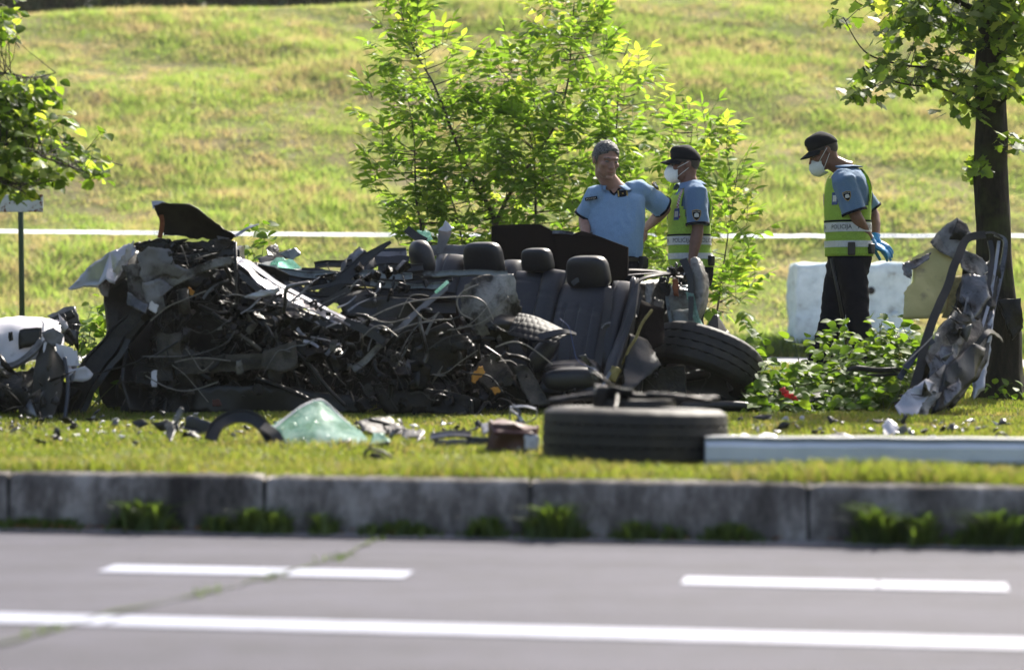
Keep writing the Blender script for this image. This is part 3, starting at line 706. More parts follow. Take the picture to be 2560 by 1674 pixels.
def shrub(name, label, cat, base, stems, blobs, n, leafsize, kind, mats_, singles, stemr=.02, L=.2, pairs=3, topz=None):
    root = thing(name, base, label, cat); segs = []; smb = MB()
    for st, r0 in stems:
        pts = spline(st, 8); k = len(pts); rads = [max(.003, r0 * (1 - .85 * i / (k - 1))) for i in range(k)]
        m_ = MB(); m_.tube(pts, rads, 7, cap=True); build(m_, 'stem', M['twig'], root); segs += [(p, r) for p, r in zip(pts, rads)][k // 5:]
    tmb = MB(); mats = []; young = []
    tot = sum(b[5] for b in blobs); 
    for i in range(n):
        x = rnd.random() * tot
        for b in blobs:
            x -= b[5]
            if x <= 0: break
        u0, v0, ru, rv_, Y0, _ = b
        while True:
            a, c, e = rnd.uniform(-1, 1), rnd.uniform(-1, 1), rnd.uniform(-1, 1); rr_ = a * a + c * c + e * e
            if rr_ < 1 and rnd.random() < .35 + .65 * rr_: break
        Y = Y0 + e * ru * SC / F * Y0 * .8; p = P(u0 + a * ru, v0 + c * rv_, Y)
        if p.z < G + .05: continue
        q = nearest(segs, p); axis = (p - q[0]); out = (p - P(u0, v0 + rv_ * .6, Y0)).normalized()
        d = (out * .8 + Vector((0, 0, .25)) + rv(.3)).normalized()
        if i % 3 == 0:
            m1 = q[0].lerp(p, .5) + Vector((0, 0, -.1)) * axis.length * .4 + rv(.01); tmb.tube([q[0], m1, p], [.005, .0035, .002], 4, cap=False)
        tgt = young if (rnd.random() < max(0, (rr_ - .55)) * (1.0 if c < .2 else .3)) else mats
        if pairs: pts = pinnate(p, d, L * rnd.uniform(.7, 1.2), tgt, leafsize, pairs); tmb.tube(pts, [.002] * len(pts), 3, cap=False)
        else:
            for _ in range(rnd.randint(3, 6)):
                o_ = p + rv(leafsize * .9); tgt.append(leafmats(o_, d + rv(.5) + Vector((0, 0, -.3)), Vector((0, -.3, 1)) + rv(.45), leafsize * rnd.uniform(.6, 1.15)))
                tmb.tube([p, o_], [.0016, .001], 3, cap=False)
    build(tmb, 'twigs', M['twig'], root, True)['kind'] = 'stuff'
    put_leaves(mats, kind, mats_[0], root, singles)
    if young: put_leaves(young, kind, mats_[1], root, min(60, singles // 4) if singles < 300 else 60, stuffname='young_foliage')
    return root
# the big bush
Y0 = 17.6
b0 = P(1150, 700, Y0); b0.z = G
def S_(*a, Y=Y0): return [P(u, v, Y + (dy[0] if (dy := q[2:]) else 0)) for q in a for u, v in [q[:2]]]
stems = [
    (S_((1150, 905), (1148, 560, 0), (1143, 495, 0), (1100, 420, 0), (1060, 330, -.1), (1030, 250, -.2), (1005, 190, -.2), (960, 110, -.2), (930, 20, -.1)), .022),
    (S_((1152, 905), (1152, 560), (1165, 490, 0), (1210, 410, .1), (1240, 370, .1), (1290, 290, .1), (1320, 190, 0), (1328, 90, 0), (1335, 5, 0)), .02),
    (S_((985, 905, -.2), (980, 560, -.3), (968, 470, -.3), (965, 400, -.3), (962, 320, -.3), (950, 240, -.3)), .013),
    (S_((1245, 905), (1245, 520), (1243, 420, .1), (1235, 330, .2), (1190, 200, .3), (1140, 140, .3)), .013),
    (S_((1385, 905, .3), (1400, 600, .3), (1430, 330, .4), (1440, 180, .4), (1465, 90, .3)), .014),
    (S_((1600, 905, .2), (1590, 600, .2), (1600, 400, .3), (1610, 290, .3)), .013),
    (S_((1640, 905, -.1), (1670, 700, 0), (1690, 560, .1), (1710, 430, .1)), .011),
    (S_((1100, 905, .3), (1080, 600, .4), (1030, 420, .4), (930, 330, .3), (870, 280, .2)), .011)]
blobs = [(935, 80, 60, 90, Y0 - .1, 1.3), (1000, 185, 90, 100, Y0 - .2, 2.6), (1330, 60, 75, 80, Y0, 1.8), (1340, 190, 165, 110, Y0, 3.8), (1205, 200, 120, 90, Y0 + .2, 2.6),
         (900, 270, 70, 60, Y0, 1.), (1060, 330, 175, 100, Y0, 4.2), (1250, 340, 170, 110, Y0, 4.4), (935, 430, 90, 90, Y0 - .2, 1.8), (1120, 470, 180, 100, Y0, 4.2), (1290, 470, 150, 110, Y0 + .1, 3.6),
         (1450, 300, 110, 100, Y0 + .3, 1.9), (1600, 330, 100, 70, Y0 + .3, 1.5), (1680, 430, 65, 80, Y0 + .1, 1.1), (1500, 480, 140, 110, Y0 + .5, 2.6), (1690, 560, 65, 100, Y0, 1.3), (1705, 690, 60, 50, Y0 - .1, .9),
         (1000, 560, 90, 80, Y0 - .2, 1.8), (1120, 600, 160, 70, Y0, 2.4), (1330, 600, 200, 90, Y0 + .1, 2.8), (1530, 640, 130, 110, Y0 + .2, 2.2)]
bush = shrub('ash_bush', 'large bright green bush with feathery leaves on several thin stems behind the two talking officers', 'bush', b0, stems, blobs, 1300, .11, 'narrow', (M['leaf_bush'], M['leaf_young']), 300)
# tree on the right
YT = 14.5; tb = P(2322, 932, YT); tb.z = G
tree = thing('roadside_tree', tb, 'dark barked roadside tree with the torn car door leaning on its trunk', 'tree')
ctr = [(2322, 945), (2325, 870), (2330, 780), (2318, 690), (2312, 600), (2308, 500), (2302, 400), (2303, 300), (2300, 200), (2306, 100), (2312, 0), (2320, -150), (2330, -400)]
rad = [.175, .14, .13, .125, .115, .112, .108, .105, .104, .1, .095, .09, .07]
rings = []; n = 20; cps = spline([P(u, v, YT) for u, v in ctr], 5); rr_ = spline([(r, 0, 0) for r in rad], 5)
for i, p in enumerate(cps):
    rings.append([p + Vector((math.cos(a), math.sin(a), 0)) * (rr_[i].x * (1 + .12 * noise.noise(Vector((math.cos(a) * 2, math.sin(a) * 2, p.z * 1.6))) + .07 * noise.noise(Vector((math.cos(a) * 7, math.sin(a) * 7, p.z * 5))) + (.25 * max(0, .35 - (p.z - G)) * (1 + math.sin(5 * a))))) for a in [2 * math.pi * k / n for k in range(n)]])
mb = MB(); mb.rings(rings); build(mb, 'trunk', M['bark'], tree)
limbs = [([(2306, 150), (2330, 110), (2380, 60), (2470, 0)], .035), ([(2304, 260), (2340, 225), (2390, 190), (2480, 150)], .022), ([(2303, 285), (2270, 260), (2230, 225), (2180, 205), (2100, 195), (2030, 170)], .013),
         ([(2308, 60), (2260, 20), (2200, -10), (2120, -60)], .03), ([(2303, 235), (2240, 190), (2170, 160), (2090, 150), (2010, 120), (1960, 40)], .012), ([(2304, 330), (2330, 340), (2350, 335)], .008), ([(2303, 350), (2280, 380), (2268, 390)], .005), ([(2312, -30), (2380, -60), (2500, -150)], .03)]
segs = []
for pts, r in limbs:
    q = spline([P(u, v, YT - .05 - .1 * i) for i, (u, v) in enumerate(pts)], 6); m_ = MB(); m_.tube(q, [max(.003, r * (1 - .8 * i / len(q))) for i in range(len(q))], 7); build(m_, 'limb', M['bark'], tree); segs += [(p, r) for p in q]
tmb = MB(); mats = []; young = []
TB = [(2150, 35, 80, 45, 1.6), (2070, 15, 50, 25, .5), (2250, 60, 80, 60, 1.6), (2340, 30, 70, 70, 1.8), (2200, 130, 60, 50, .5), (2280, 210, 35, 45, .9), (2120, 160, 70, 35, .5), (2050, 90, 50, 50, .22), (2080, 180, 90, 25, .45), (1990, 215, 45, 15, .12), (1945, 35, 25, 25, .1),
      (2230, 230, 50, 30, .4), (2345, 180, 35, 60, .5), (2340, 330, 20, 30, .22), (2275, 385, 25, 22, .3), (2380, 120, 50, 80, .8), (2200, -40, 150, 40, 2.), (2330, -50, 100, 60, 1.4)]
tot = sum(b[4] for b in TB)
for i in range(470):
    x = rnd.random() * tot
    for b in TB:
        x -= b[4]
        if x <= 0: break
    p = P(b[0] + rnd.gauss(0, .5) * b[2], b[1] + rnd.gauss(0, .5) * b[3], YT - .15 + rnd.gauss(0, .28)); q = nearest(segs, p)
    if (q[0] - p).length < .28 and i % 2: tmb.tube([q[0], q[0].lerp(p, .5) + rv(.015), p], [.0035, .0025, .0015], 4, cap=False)
    for _ in range(rnd.randint(2, 4)):
        o_ = p + rv(.035); (young if rnd.random() < .2 else mats).append(leafmats(o_, Vector((rnd.uniform(-1, 1), rnd.uniform(-1, .6), -.5)), Vector((0, -.4, 1)) + rv(.4), rnd.uniform(.05, .1)))
build(tmb, 'twigs', M['twig'], tree)['kind'] = 'stuff'
put_leaves(mats, 'lobed', M['leaf_tree'], tree, 300); put_leaves(young, 'lobed', M['leaf_young'], tree, 40, stuffname='young_foliage')
mb = MB(); mats = []   # shoots at the foot
for i in range(60):
    p = Vector((tb.x + rnd.gauss(0, .2), tb.y - .25 + rnd.gauss(0, .1), G + rnd.uniform(.02, .12))); mats.append(leafmats(p, rv(1) + Vector((0, 0, .4)), Vector((0, 0, 1)) + rv(.4), rnd.uniform(.04, .07)))
put_leaves(mats, 'round', M['leaf_plant'], tree, 0, stuffname='foot_shoots')
# hanging branch on the left
YL = 12.2; lb = P(-190, 300, YL); lbz = lb.copy(); lbz.z = G
ltree = thing('left_tree', lbz, 'tree beyond the left edge whose round leafed branches hang into view', 'tree')
mb = MB(); tp_ = spline([(lb.x - .1, YL, G - .05), (lb.x - .08, YL, 1.2), (lb.x, YL, 2.2), (lb.x + .02, YL, 3.6)], 6); mb.tube(tp_, [.12 - .03 * i / len(tp_) for i in range(len(tp_))], 14); build(mb, 'trunk', M['bark'], ltree)
segs = []
for pts, r in [([(-185, 120), (-60, 90), (10, 80), (45, 110)], .012), ([(-185, 230), (-40, 210), (60, 230), (110, 290), (180, 350), (285, 385)], .014), ([(-185, 200), (-20, 170), (70, 180), (130, 170)], .01), ([(-185, 330), (-30, 330), (60, 350), (140, 380), (200, 400)], .011), ([(-185, 10), (-80, -10), (20, 20), (30, 60)], .012), ([(-185, 420), (-60, 410), (20, 430), (60, 450)], .009)]:
    q = spline([P(u, v, YL + .1 * i * (1 if r > .011 else -1)) for i, (u, v) in enumerate(pts)], 7); m_ = MB(); m_.tube(q, [max(.002, r * (1 - .85 * i / len(q))) for i in range(len(q))], 6); build(m_, 'branch', M['twig'], ltree); segs += [(p, r) for p in q]
tmb = MB(); mats = []; young = []
LB = [(0, 30, 45, 60, 1.), (5, 90, 40, 30, .6), (20, 220, 50, 45, 2.), (85, 215, 55, 35, 1.2), (60, 290, 60, 40, 2.), (130, 250, 40, 60, .35), (40, 360, 70, 45, 2.2), (150, 350, 55, 35, 1.1), (30, 420, 60, 40, 1.7), (210, 385, 50, 25, .75), (-60, 300, 80, 160, 3.), (230, 320, 30, 30, .12), (110, 415, 60, 15, .5), (-50, 60, 60, 90, 1.)]
tot = sum(b[4] for b in LB)
for i in range(420):
    x = rnd.random() * tot
    for b in LB:
        x -= b[4]
        if x <= 0: break
    p = P(b[0] + rnd.gauss(0, .5) * b[2], b[1] + rnd.gauss(0, .5) * b[3], YL + rnd.gauss(0, .22)); q = nearest(segs, p)
    tmb.tube([q[0], q[0].lerp(p, .5) + rv(.012), p], [.003, .002, .0015], 4, cap=False)
    for _ in range(rnd.randint(2, 4)):
        o_ = p + rv(.022); (young if rnd.random() < .22 else mats).append(leafmats(o_, Vector((rnd.uniform(-.6, 1), rnd.uniform(-1, .6), -.2)), Vector((.2, -.5, 1)) + rv(.45), rnd.uniform(.05, .085)))
build(tmb, 'twigs', M['twig'], ltree)['kind'] = 'stuff'
put_leaves(mats, 'round', M['leaf_tree'], ltree, 300); put_leaves(young, 'round', M['leaf_young'], ltree, 50, stuffname='young_foliage')
# broken green branches on the ground in front of the striding officer
def lowplant(name, label, cat, base, blobs, n, size, single, kind='round', stemn=24, mat='leaf_plant'):
    root = thing(name, base, label, cat); tmb = MB(); mats = []; tot = sum(b[5] for b in blobs)
    for i in range(n):
        x = rnd.random() * tot
        for b in blobs:
            x -= b[5]
            if x <= 0: break
        p = P(b[0] + rnd.gauss(0, .48) * b[2], b[1] + rnd.gauss(0, .48) * b[3], b[4] + rnd.gauss(0, .2))
        if p.z < G + .02: p.z = G + .02 + rnd.random() * .05
        if i % 4 == 0: q = Vector((p.x + rnd.gauss(0, .12), p.y + rnd.gauss(0, .08), G)); tmb.tube([q, q.lerp(p, .6) + rv(.02), p], [.004, .003, .002], 5, cap=False)
        for _ in range(rnd.randint(1, 3)):
            mats.append(leafmats(p + rv(size * .4), Vector((rnd.uniform(-1, 1), rnd.uniform(-1, .5), rnd.uniform(-.3, .3))), Vector((0, -.35, 1)) + rv(.4), size * rnd.uniform(.55, 1.15)))
    build(tmb, 'stem', M['stem'], root)['kind'] = 'stuff'; put_leaves(mats, kind, M[mat], root, single); return root
b = P(1900, 930, 13.5); b.z = G
lowplant('broken_branches', 'heap of broken green leafy branches on the ground left of the torn door', 'branches', b,
         [(1850, 900, 90, 50, 13.3, 2.5), (1990, 850, 110, 45, 13.6, 2.6), (2080, 800, 60, 60, 13.9, 1.6), (1945, 790, 30, 40, 13.9, .45), (2020, 910, 120, 40, 13.2, 3.4), (1800, 930, 60, 35, 13.1, 1.2), (2075, 870, 40, 60, 13.6, 1.6), (1900, 950, 140, 18, 12.9, 1.8), (1780, 860, 30, 50, 13.5, .35), (1760, 780, 25, 25, 13.9, .12)], 1000, .078, 300)
b = P(200, 900, 13.7); b.z = G
lowplant('sapling_shoots', 'bright green leafy shoots standing between the white debris and the wreck', 'plant', b, [(225, 745, 40, 35, 13.8, 1.2), (230, 840, 60, 50, 13.8, 1.), (255, 900, 40, 60, 13.4, 1.2), (200, 790, 30, 20, 13.8, .5)], 110, .085, 60)
b = P(610, 700, 14.4); b.z = G
lowplant('shoot_behind_bonnet', 'few sunlit green leaves rising behind the torn bonnet', 'plant', b, [(612, 545, 18, 14, 14.2, 1.2), (588, 575, 15, 15, 14.2, 1.)], 14, .09, 14)
# ------------------------------------------------------------------ people
def frame(fwd, up=(0, 0, 1)):
    y = -Vector(fwd).normalized(); z = Vector(up).normalized(); x = y.cross(z).normalized(); z = x.cross(y).normalized()
    return Matrix(((x.x, y.x, z.x), (x.y, y.y, z.y), (x.z, y.z, z.z)))
def interp(keys, t):
    n = len(keys) - 1; f = t * n; i = min(int(f), n - 1); k = f - i; a = keys[max(i - 1, 0)]; b = keys[i]; c = keys[i + 1]; d = keys[min(i + 2, n)]
    return [.5 * (2 * q + (r - p) * k + (2 * p - 5 * q + 4 * r - s) * k * k + (-p + 3 * q - 3 * r + s) * k ** 3) for p, q, r, s in zip(a, b, c, d)]
class Body:
    def __init__(s, base, yaw, h, keys, lean=lambda z: 0, side=lambda z: 0):
        s.base = Vector(base); s.rz = Matrix.Rotation(R(yaw), 3, 'Z'); s.k = h / 1.8; s.keys = keys; s.lean = lean; s.side = side
    def w(s, p): p = Vector(p); p = p + Vector((s.side(p.z), s.lean(p.z), 0)); return s.base + s.rz @ (p * s.k)
    def tor(s, t, phi, off=0):
        z, yo, a, bf, bb, ex = interp(s.keys, t); b = bf if math.cos(phi) > 0 else bb
        def sp(x, e): return math.copysign(abs(x) ** (2 / e), x)
        x = (a + off) * sp(math.sin(phi), ex); y = -(b + off) * sp(math.cos(phi), ex)
        return s.w((x, yo + y, z))
    def torso(s, mb, t0, t1, off=0, n=32, m=24, fn=None, cap=True):
        rings = []
        for i in range(m + 1):
            t = t0 + (t1 - t0) * i / m; rings.append([s.tor(t, 2 * math.pi * k / n, off + (fn(t, 2 * math.pi * k / n) if fn else 0)) for k in range(n)])
        mb.rings(rings, cap)
    def patch(s, t0, t1, p0, p1, off, thick=.0015, n=16, m=6):
        vs = []
        for i in range(m + 1):
            for k in range(n + 1): vs.append(s.tor(t0 + (t1 - t0) * i / m, p0 + (p1 - p0) * k / n, off))
        mb = MB(); mb.add(vs, [(i * (n + 1) + k, i * (n + 1) + k + 1, (i + 1) * (n + 1) + k + 1, (i + 1) * (n + 1) + k) for i in range(m) for k in range(n)]); return mb
    def text(s, body, size, t, phi, off, name, mat, parent, dens=1.):
        gv, gf = glyphs(body, size); r = .17 * s.k; e = 1e-3
        up = s.tor(t + .01, phi, off) - s.tor(t - .01, phi, off); dt = .02 / up.length
        al = s.tor(t, phi + .02, off) - s.tor(t, phi - .02, off); dp = .04 / al.length * dens
        mb = MB(); mb.add([s.tor(t + v.y * dt, phi + v.x * dp, off) for v in gv], gf); return build(mb, name, mat, parent, False)
#        z    yo   a    bf   bb  exp
KEY = [(.80, .0, .12, .10, .12, 2.2), (.90, .0, .172, .115, .135, 2.3), (.98, .0, .172, .125, .125, 2.3), (1.06, .0, .165, .13, .11, 2.3), (1.16, .0, .168, .13, .105, 2.3), (1.27, .0, .182, .128, .112, 2.3), (1.37, 0, .195, .118, .12, 2.3),
       (1.44, 0, .19, .098, .108, 2.2), (1.48, .005, .155, .078, .09, 2.1), (1.51, .01, .1, .066, .075, 2.), (1.54, .01, .06, .06, .062, 2.)]
BELLY = [(z, y, a * 1.03 + (.012 if 1 < z < 1.3 else 0), bf + (.045 if 1 < z < 1.22 else .02 if z < 1.3 else 0), bb + .01, e) for z, y, a, bf, bb, e in KEY]
def headmb(mb, Rm, c, k, neck):
    T = Matrix.Translation(c) @ Rm.to_4x4() @ Matrix.Scale(k, 4)
    q = lambda *p: T @ Vector(p)
    mb.ell((0, .014, .03), (.076, .095, .088), T, 20, 14); mb.ell((0, -.03, -.025), (.062, .064, .085), T, 18, 12); mb.ell((0, -.03, -.07), (.054, .056, .043), T); mb.ell((0, -.078, -.1), (.024, .02, .018), T)
    mb.tube([q(0, -.086, .012), q(0, -.1, -.012), q(0, -.113, -.032)], [.008 * k, .01 * k, .0145 * k], 8, ends=True)
    for s in (-1, 1):
        mb.ell((s * .012, -.098, -.036), (.01, .011, .008), T, 8, 6); mb.ell((s * .042, -.062, -.02), (.024, .026, .02), T, 10, 8)
        mb.ell((s * .08, .014, -.004), (.009, .019, .032), T, 10, 8); mb.ell((s * .044, -.025, -.068), (.02, .03, .022), T, 10, 8)
    mb.tube([q(-.045, -.07, .022), q(-.02, -.09, .024), q(.02, -.09, .024), q(.045, -.07, .022)], .011 * k, 8, ends=True)
    mb.tube([q(-.024, -.086, -.06), q(0, -.096, -.057), q(.024, -.086, -.06)], .006 * k, 6, ends=True); mb.tube([q(-.02, -.085, -.07), q(0, -.095, -.071), q(.02, -.085, -.07)], .0068 * k, 6, ends=True)
    mb.tube([q(0, .028, -.02), q(0, .022, -.08), neck.lerp(q(0, .02, -.08), .3), neck], [(.058 * k, .058 * k), (.056 * k, .057 * k), (.06 * k, .062 * k), (.075 * k, .075 * k)], 16); return T
def face(T, k, root, eyelook=(0, -1, 0), lips=True, brows='darkhair'):
    for s in (-1, 1):
        e = MB(); e.ell((s * .031, -.0795, .003), (.0135, .012, .0065), T, 12, 8); eo = build(e, 'eye', M['eyewhite'], root)
        i = MB(); lk = Vector(eyelook) * .0085; i.ell((s * .031 + lk.x, -.084 + lk.y + .0045, .002 + lk.z), (.0072, .0055, .0072), T, 10, 6); build(i, 'iris', M['iris'], eo)
        b = MB(); b.tube([T @ Vector((s * .014, -.099, .022)), T @ Vector((s * .03, -.098, .029)), T @ Vector((s * .052, -.077, .022))], [.0022 * k, .003 * k, .0016 * k], 6, ends=True); build(b, 'eyebrow', M[brows], root)
    if lips:
        l = MB(); l.tube([T @ Vector((-.022, -.0905, -.064)), T @ Vector((0, -.1025, -.0625)), T @ Vector((.022, -.0905, -.064))], [.002 * k, .0038 * k, .002 * k], 6, ends=True); build(l, 'mouth', M['lip'], root)
def hairshell(T, root, mat, zfun, off=.006, rough=.004, seed=1):
    """hair that keeps to the skull above the hairline zfun(angle from the brow)"""
    mb = MB(); n = 44; m = 22; vs = []
    for i in range(m + 1):
        for kk in range(n):
            th = 2 * math.pi * kk / n; z0 = zfun(th); lo = math.asin(max(-.98, min(.9, (z0 - .03) / .09))); ph = lo + (math.pi / 2 - .02 - lo) * i / m
            edge = min(1, i / 3.0 + .25)
            r = 1 + (off + rough * noise.noise(Vector((math.sin(th) * 9, math.cos(th) * 9, ph * 8 + seed))) + rough * .6 * noise.noise(Vector((math.sin(th) * 30, math.cos(th) * 30, ph * 14)))) / .085 * edge
            vs.append(T @ Vector((.077 * r * math.cos(ph) * math.sin(th), .014 - .096 * r * math.cos(ph) * math.cos(th), .03 + .09 * r * math.sin(ph))))
    mb.add(vs, [(i * n + k, i * n + (k + 1) % n, (i + 1) * n + (k + 1) % n, (i + 1) * n + k) for i in range(m) for k in range(n)] + [tuple(m * n + k for k in range(n))]); return build(mb, 'hair', mat, root)
def cap(T, k, root):
    mb = MB(); n = 36; rings = []
    for i, (z, r, fx) in enumerate([(.022, 1.03, 0), (.045, 1.06, 0), (.075, 1.04, .006), (.102, .92, .012), (.122, .72, .012), (.135, .44, .008), (.14, .12, .003)]):
        rings.append([T @ Vector((.08 * r * math.sin(a), .014 - .1 * r * math.cos(a) - fx, z + .012 * math.cos(a) * (1 if i < 5 else 0) + .003 * noise.noise(Vector((math.sin(a) * 2, math.cos(a) * 2, i))))) for a in [2 * math.pi * q / n for q in range(n)]])
    mb.rings(rings); c = build(mb, 'cap', M['cap'], root, True, [SUBD(1)])
    mb = MB(); vs = []; nn = 20; mm = 6
    for j in range(mm + 1):
        for i in range(nn + 1):
            a = R(-66 + 132 * i / nn); r = j / mm; ext = .078 * math.cos(a * 1.2) ** .7 if abs(a * 1.2) < 1.57 else 0
            vs.append(T @ Vector((.081 * math.sin(a) * (1 + .02 * r), .014 - .1 * math.cos(a) - ext * r, .042 + .006 * (math.cos(a) - .4) - .022 * r - .3 * (.08 * math.sin(a)) ** 2 / .08)))
    mb.add(vs, [(j * (nn + 1) + i, j * (nn + 1) + i + 1, (j + 1) * (nn + 1) + i + 1, (j + 1) * (nn + 1) + i) for j in range(mm) for i in range(nn)]); build(mb, 'brim', M['cap'], c, True, [SOLID(.004 * k)])
    b = MB(); b.ell((0, .014, .136), (.007, .007, .004), T, 8, 6); build(b, 'button', M['cap'], c)
    b = MB(); b.ell((0, -.092, .075), (.014, .004, .014), T, 10, 6); build(b, 'badge', M['gold'], c)
def maskmesh(T, k, root, side, drop=0, out=1.):
    mb = MB(); rows = [(.002, .02, -.113), (-.018, .036, -.126), (-.045, .055, -.14), (-.075, .055, -.138), (-.1, .042, -.12), (-.118, .026, -.092)]; vs = []; n = 12
    for z, hw, y in rows:
        for i in range(n + 1):
            a = -1 + 2 * i / n; yy = y * out + (abs(a) ** 1.5) * (.078 + (0.0 if z > -.09 else -.02)); vs.append(T @ Vector((a * (hw + .012), yy, z - drop + abs(a) * .004)))
    mb.add(vs, [(j * (n + 1) + i, j * (n + 1) + i + 1, (j + 1) * (n + 1) + i + 1, (j + 1) * (n + 1) + i) for j in range(len(rows) - 1) for i in range(n)])
    m_ = build(mb, 'face_mask', M['mask'], root, True, [SOLID(.003)])
    for s in (-1, 1):
        for z0, z1 in ((-.022 - drop, .018), (-.085 - drop, -.022)):
            b = MB(); b.tube([T @ Vector((s * .058, -.068, z0)), T @ Vector((s * .078, -.03, (z0 + z1) / 2)), T @ Vector((s * .086, .012, z1))], .0019, 5); build(b, 'strap', M['mask'], m_)
def hand(mb, wrist, d, nrm, side, k=1., curl=.6, r=1.):
    """palm, four fingers of unequal length and a thumb"""
    wrist = Vector(wrist); d = Vector(d).normalized(); nrm = Vector(nrm); x = d.cross(nrm).normalized() * side; nrm = x.cross(d).normalized() * side
    if nrm.dot(Vector(nrm)) < 0: nrm = -nrm
    pc = wrist + d * .05 * k; mb.tube([wrist - d * .02 * k, wrist + d * .015 * k, pc, wrist + d * .088 * k], [(.024 * k, .019 * k), (.032 * k, .018 * k), (.041 * k, .017 * k), (.038 * k, .013 * k)], 12, ref=nrm, ends=False)
    for i, (o, L) in enumerate([(-.03, .068), (-.01, .078), (.011, .073), (.03, .058)]):
        p = wrist + d * (.084 - .004 * abs(i - 1)) * k + x * o * k; dd = d + x * o * 3; pts = [p - d * .02 * k]; 
        pts.append(p); cur = dd.normalized()
        for j, f in enumerate((.42, .32, .26)):
            cur = (Matrix.Rotation(curl * (.5 + .35 * j) * side, 3, x) @ cur) if False else (cur - nrm * curl * (.45 + .2 * j)).normalized(); p = p + cur * L * f * k; pts.append(p)
        mb.tube(pts, [.0095 * k * r, .0098 * k * r, .009 * k * r, .0082 * k * r, .0072 * k * r], 8, ends=True)
    t0 = wrist + d * .025 * k - x * .03 * k; dd = (d * .7 - x * .8 - nrm * .3).normalized(); t1 = t0 + dd * .035 * k; dd2 = (d * .95 - x * .25 - nrm * .35).normalized(); t2 = t1 + dd2 * .03 * k; t3 = t2 + dd2 * .026 * k
    mb.tube([t0 - dd * .01, t0, t1, t2, t3], [.013 * k, .0135 * k, .0115 * k, .0105 * k, .0088 * k], 8, ends=True)
def limb(mb, a, b, r0, r1, rm=None, n=14):
    a = Vector(a); b = Vector(b); m1 = a.lerp(b, .35); rm = rm or (r0 * .6 + r1 * .4) * 1.06
    mb.tube([a, m1, a.lerp(b, .7), b], [r0, rm, (rm + r1) / 2, r1], n, ends=True)
def wr(seed, a=.004, sc=9, dirv=(1, .3, .4)):
    dv = Vector(dirv)
    def f(c, n_):
        q = Vector((c.x * dv.x, c.y, c.z * dv.z)) * sc * 1.6; v = noise.noise(q + Vector((seed, seed, 0))); return a * (1 - 2.6 * abs(v)) + a * .6 * noise.noise(c * 30)
    return f
def officer(label, base, yaw, h, keys, head, hdir, hup, arms, legs, kind, skin, hairm, lean=lambda z: 0, look=(0, -1, 0), polo='polo', maskdrop=0, gloves=False, hk=1.):
    base = Vector(base); root = thing('person', base, label, 'person'); B = Body(base, yaw, h, keys, lean); k = B.k; sk = M[skin]; hk = k * hk
    Rm = frame(hdir, hup); head = Vector(head); mb = MB(); neckb = B.w((0, .01, 1.5)); T = headmb(mb, Rm, head, hk, neckb); T2 = T
    B.torso(mb, 0, 1, -.012, 20, 20)
    for s, sh, el, wrst, hd, hn, cur in arms:
        limb(mb, sh, el, .05 * k, .041 * k, .049 * k); limb(mb, el, wrst, .043 * k, .027 * k, .045 * k)
        if not gloves: hand(mb, wrst, hd, hn, s, k * 1.0, cur)
    for hip, kn, an, toe in legs: limb(mb, hip, kn, .085 * k, .055 * k); limb(mb, kn, an, .055 * k, .038 * k, .058 * k)
    remesh(mb, 'body', sk, root, .0065, 2)
    if gloves:
        for s, sh, el, wrst, hd, hn, cur in arms:
            mb = MB(); wrst = Vector(wrst); hd = Vector(hd).normalized(); hand(mb, wrst, hd, hn, s, k * 1.06, cur, 1.15); back = (Vector(el) - wrst).normalized(); mb.tube([wrst + hd * .01, wrst + back * .03, wrst + back * .055], [.032, .034, .04], 14)
            remesh(mb, 'glove', M['glove'], root, .0045, 1, wr(3, .0015, 30))
    # shirt: trunk and two short sleeves
    mb = MB(); B.torso(mb, .16, .93, .004, 32, 26)
    for s, sh, el, *_ in arms:
        sh = Vector(sh); el = Vector(el); ax = (el - sh); e2 = sh + ax * (.86 if kind != 'plain' else .9)
        mb.tube([sh - ax.normalized() * .05 + (B.w((0, 0, 1.36)) - sh) * .3, sh, sh.lerp(e2, .45), sh.lerp(e2, .8), e2], [.075 * k, .078 * k, .077 * k, .08 * k, .083 * k], 18, ends=False)
    shirt = remesh(mb, 'polo_shirt', M[polo], root, .008, 4, wr(base.x, .0045))
    for s, sh, el, *_ in arms:   # dark hem on each sleeve
        sh = Vector(sh); el = Vector(el); ax = (el - sh).normalized(); e2 = sh + (el - sh) * (.86 if kind != 'plain' else .9)
        m_ = MB(); n = 24; rings = []; xx = ax.cross(Vector((0, 1, .2))).normalized(); yy = ax.cross(xx)
        for hh_, rr_ in ((-.012, .083), (-.012, .087), (.004, .087), (.004, .08)): rings.append([e2 + ax * hh_ + (xx * math.cos(2 * math.pi * q / n) + yy * math.sin(2 * math.pi * q / n)) * rr_ * k for q in range(n)])
        m_.rings(rings + [rings[0]], cap=False); build(m_, 'sleeve_hem', M['navy'], shirt)
    # collar
    m_ = MB(); n = 28; vs = []
    cb = B.w((0, .012, 1.525)); hdp = T @ Vector((0, .02, -.08)); ax = (hdp - cb).normalized(); rz = B.rz
    for j in range(4):
        for i in range(n + 1):
            a = R(28 + 304 * i / n); r = (.064, .07, .09, .112)[j] * k; zz = (.0, .042, .036, .004)[j] * k; frn = max(0, math.cos(a))
            d_ = rz @ Vector((math.sin(a), -math.cos(a), 0)); zz -= frn * (.008 + .014 * j) * k
            vs.append(cb + d_ * r * (1 + .4 * frn) + ax * zz)
    m_.add(vs, [(j * (n + 1) + i, j * (n + 1) + i + 1, (j + 1) * (n + 1) + i + 1, (j + 1) * (n + 1) + i) for j in range(3) for i in range(n)]); build(m_, 'collar', M[polo], shirt, True, [SOLID(.004), SUBD(1)])
    # trousers
    mb = MB(); B.torso(mb, .0, .26, .012, 28, 12)
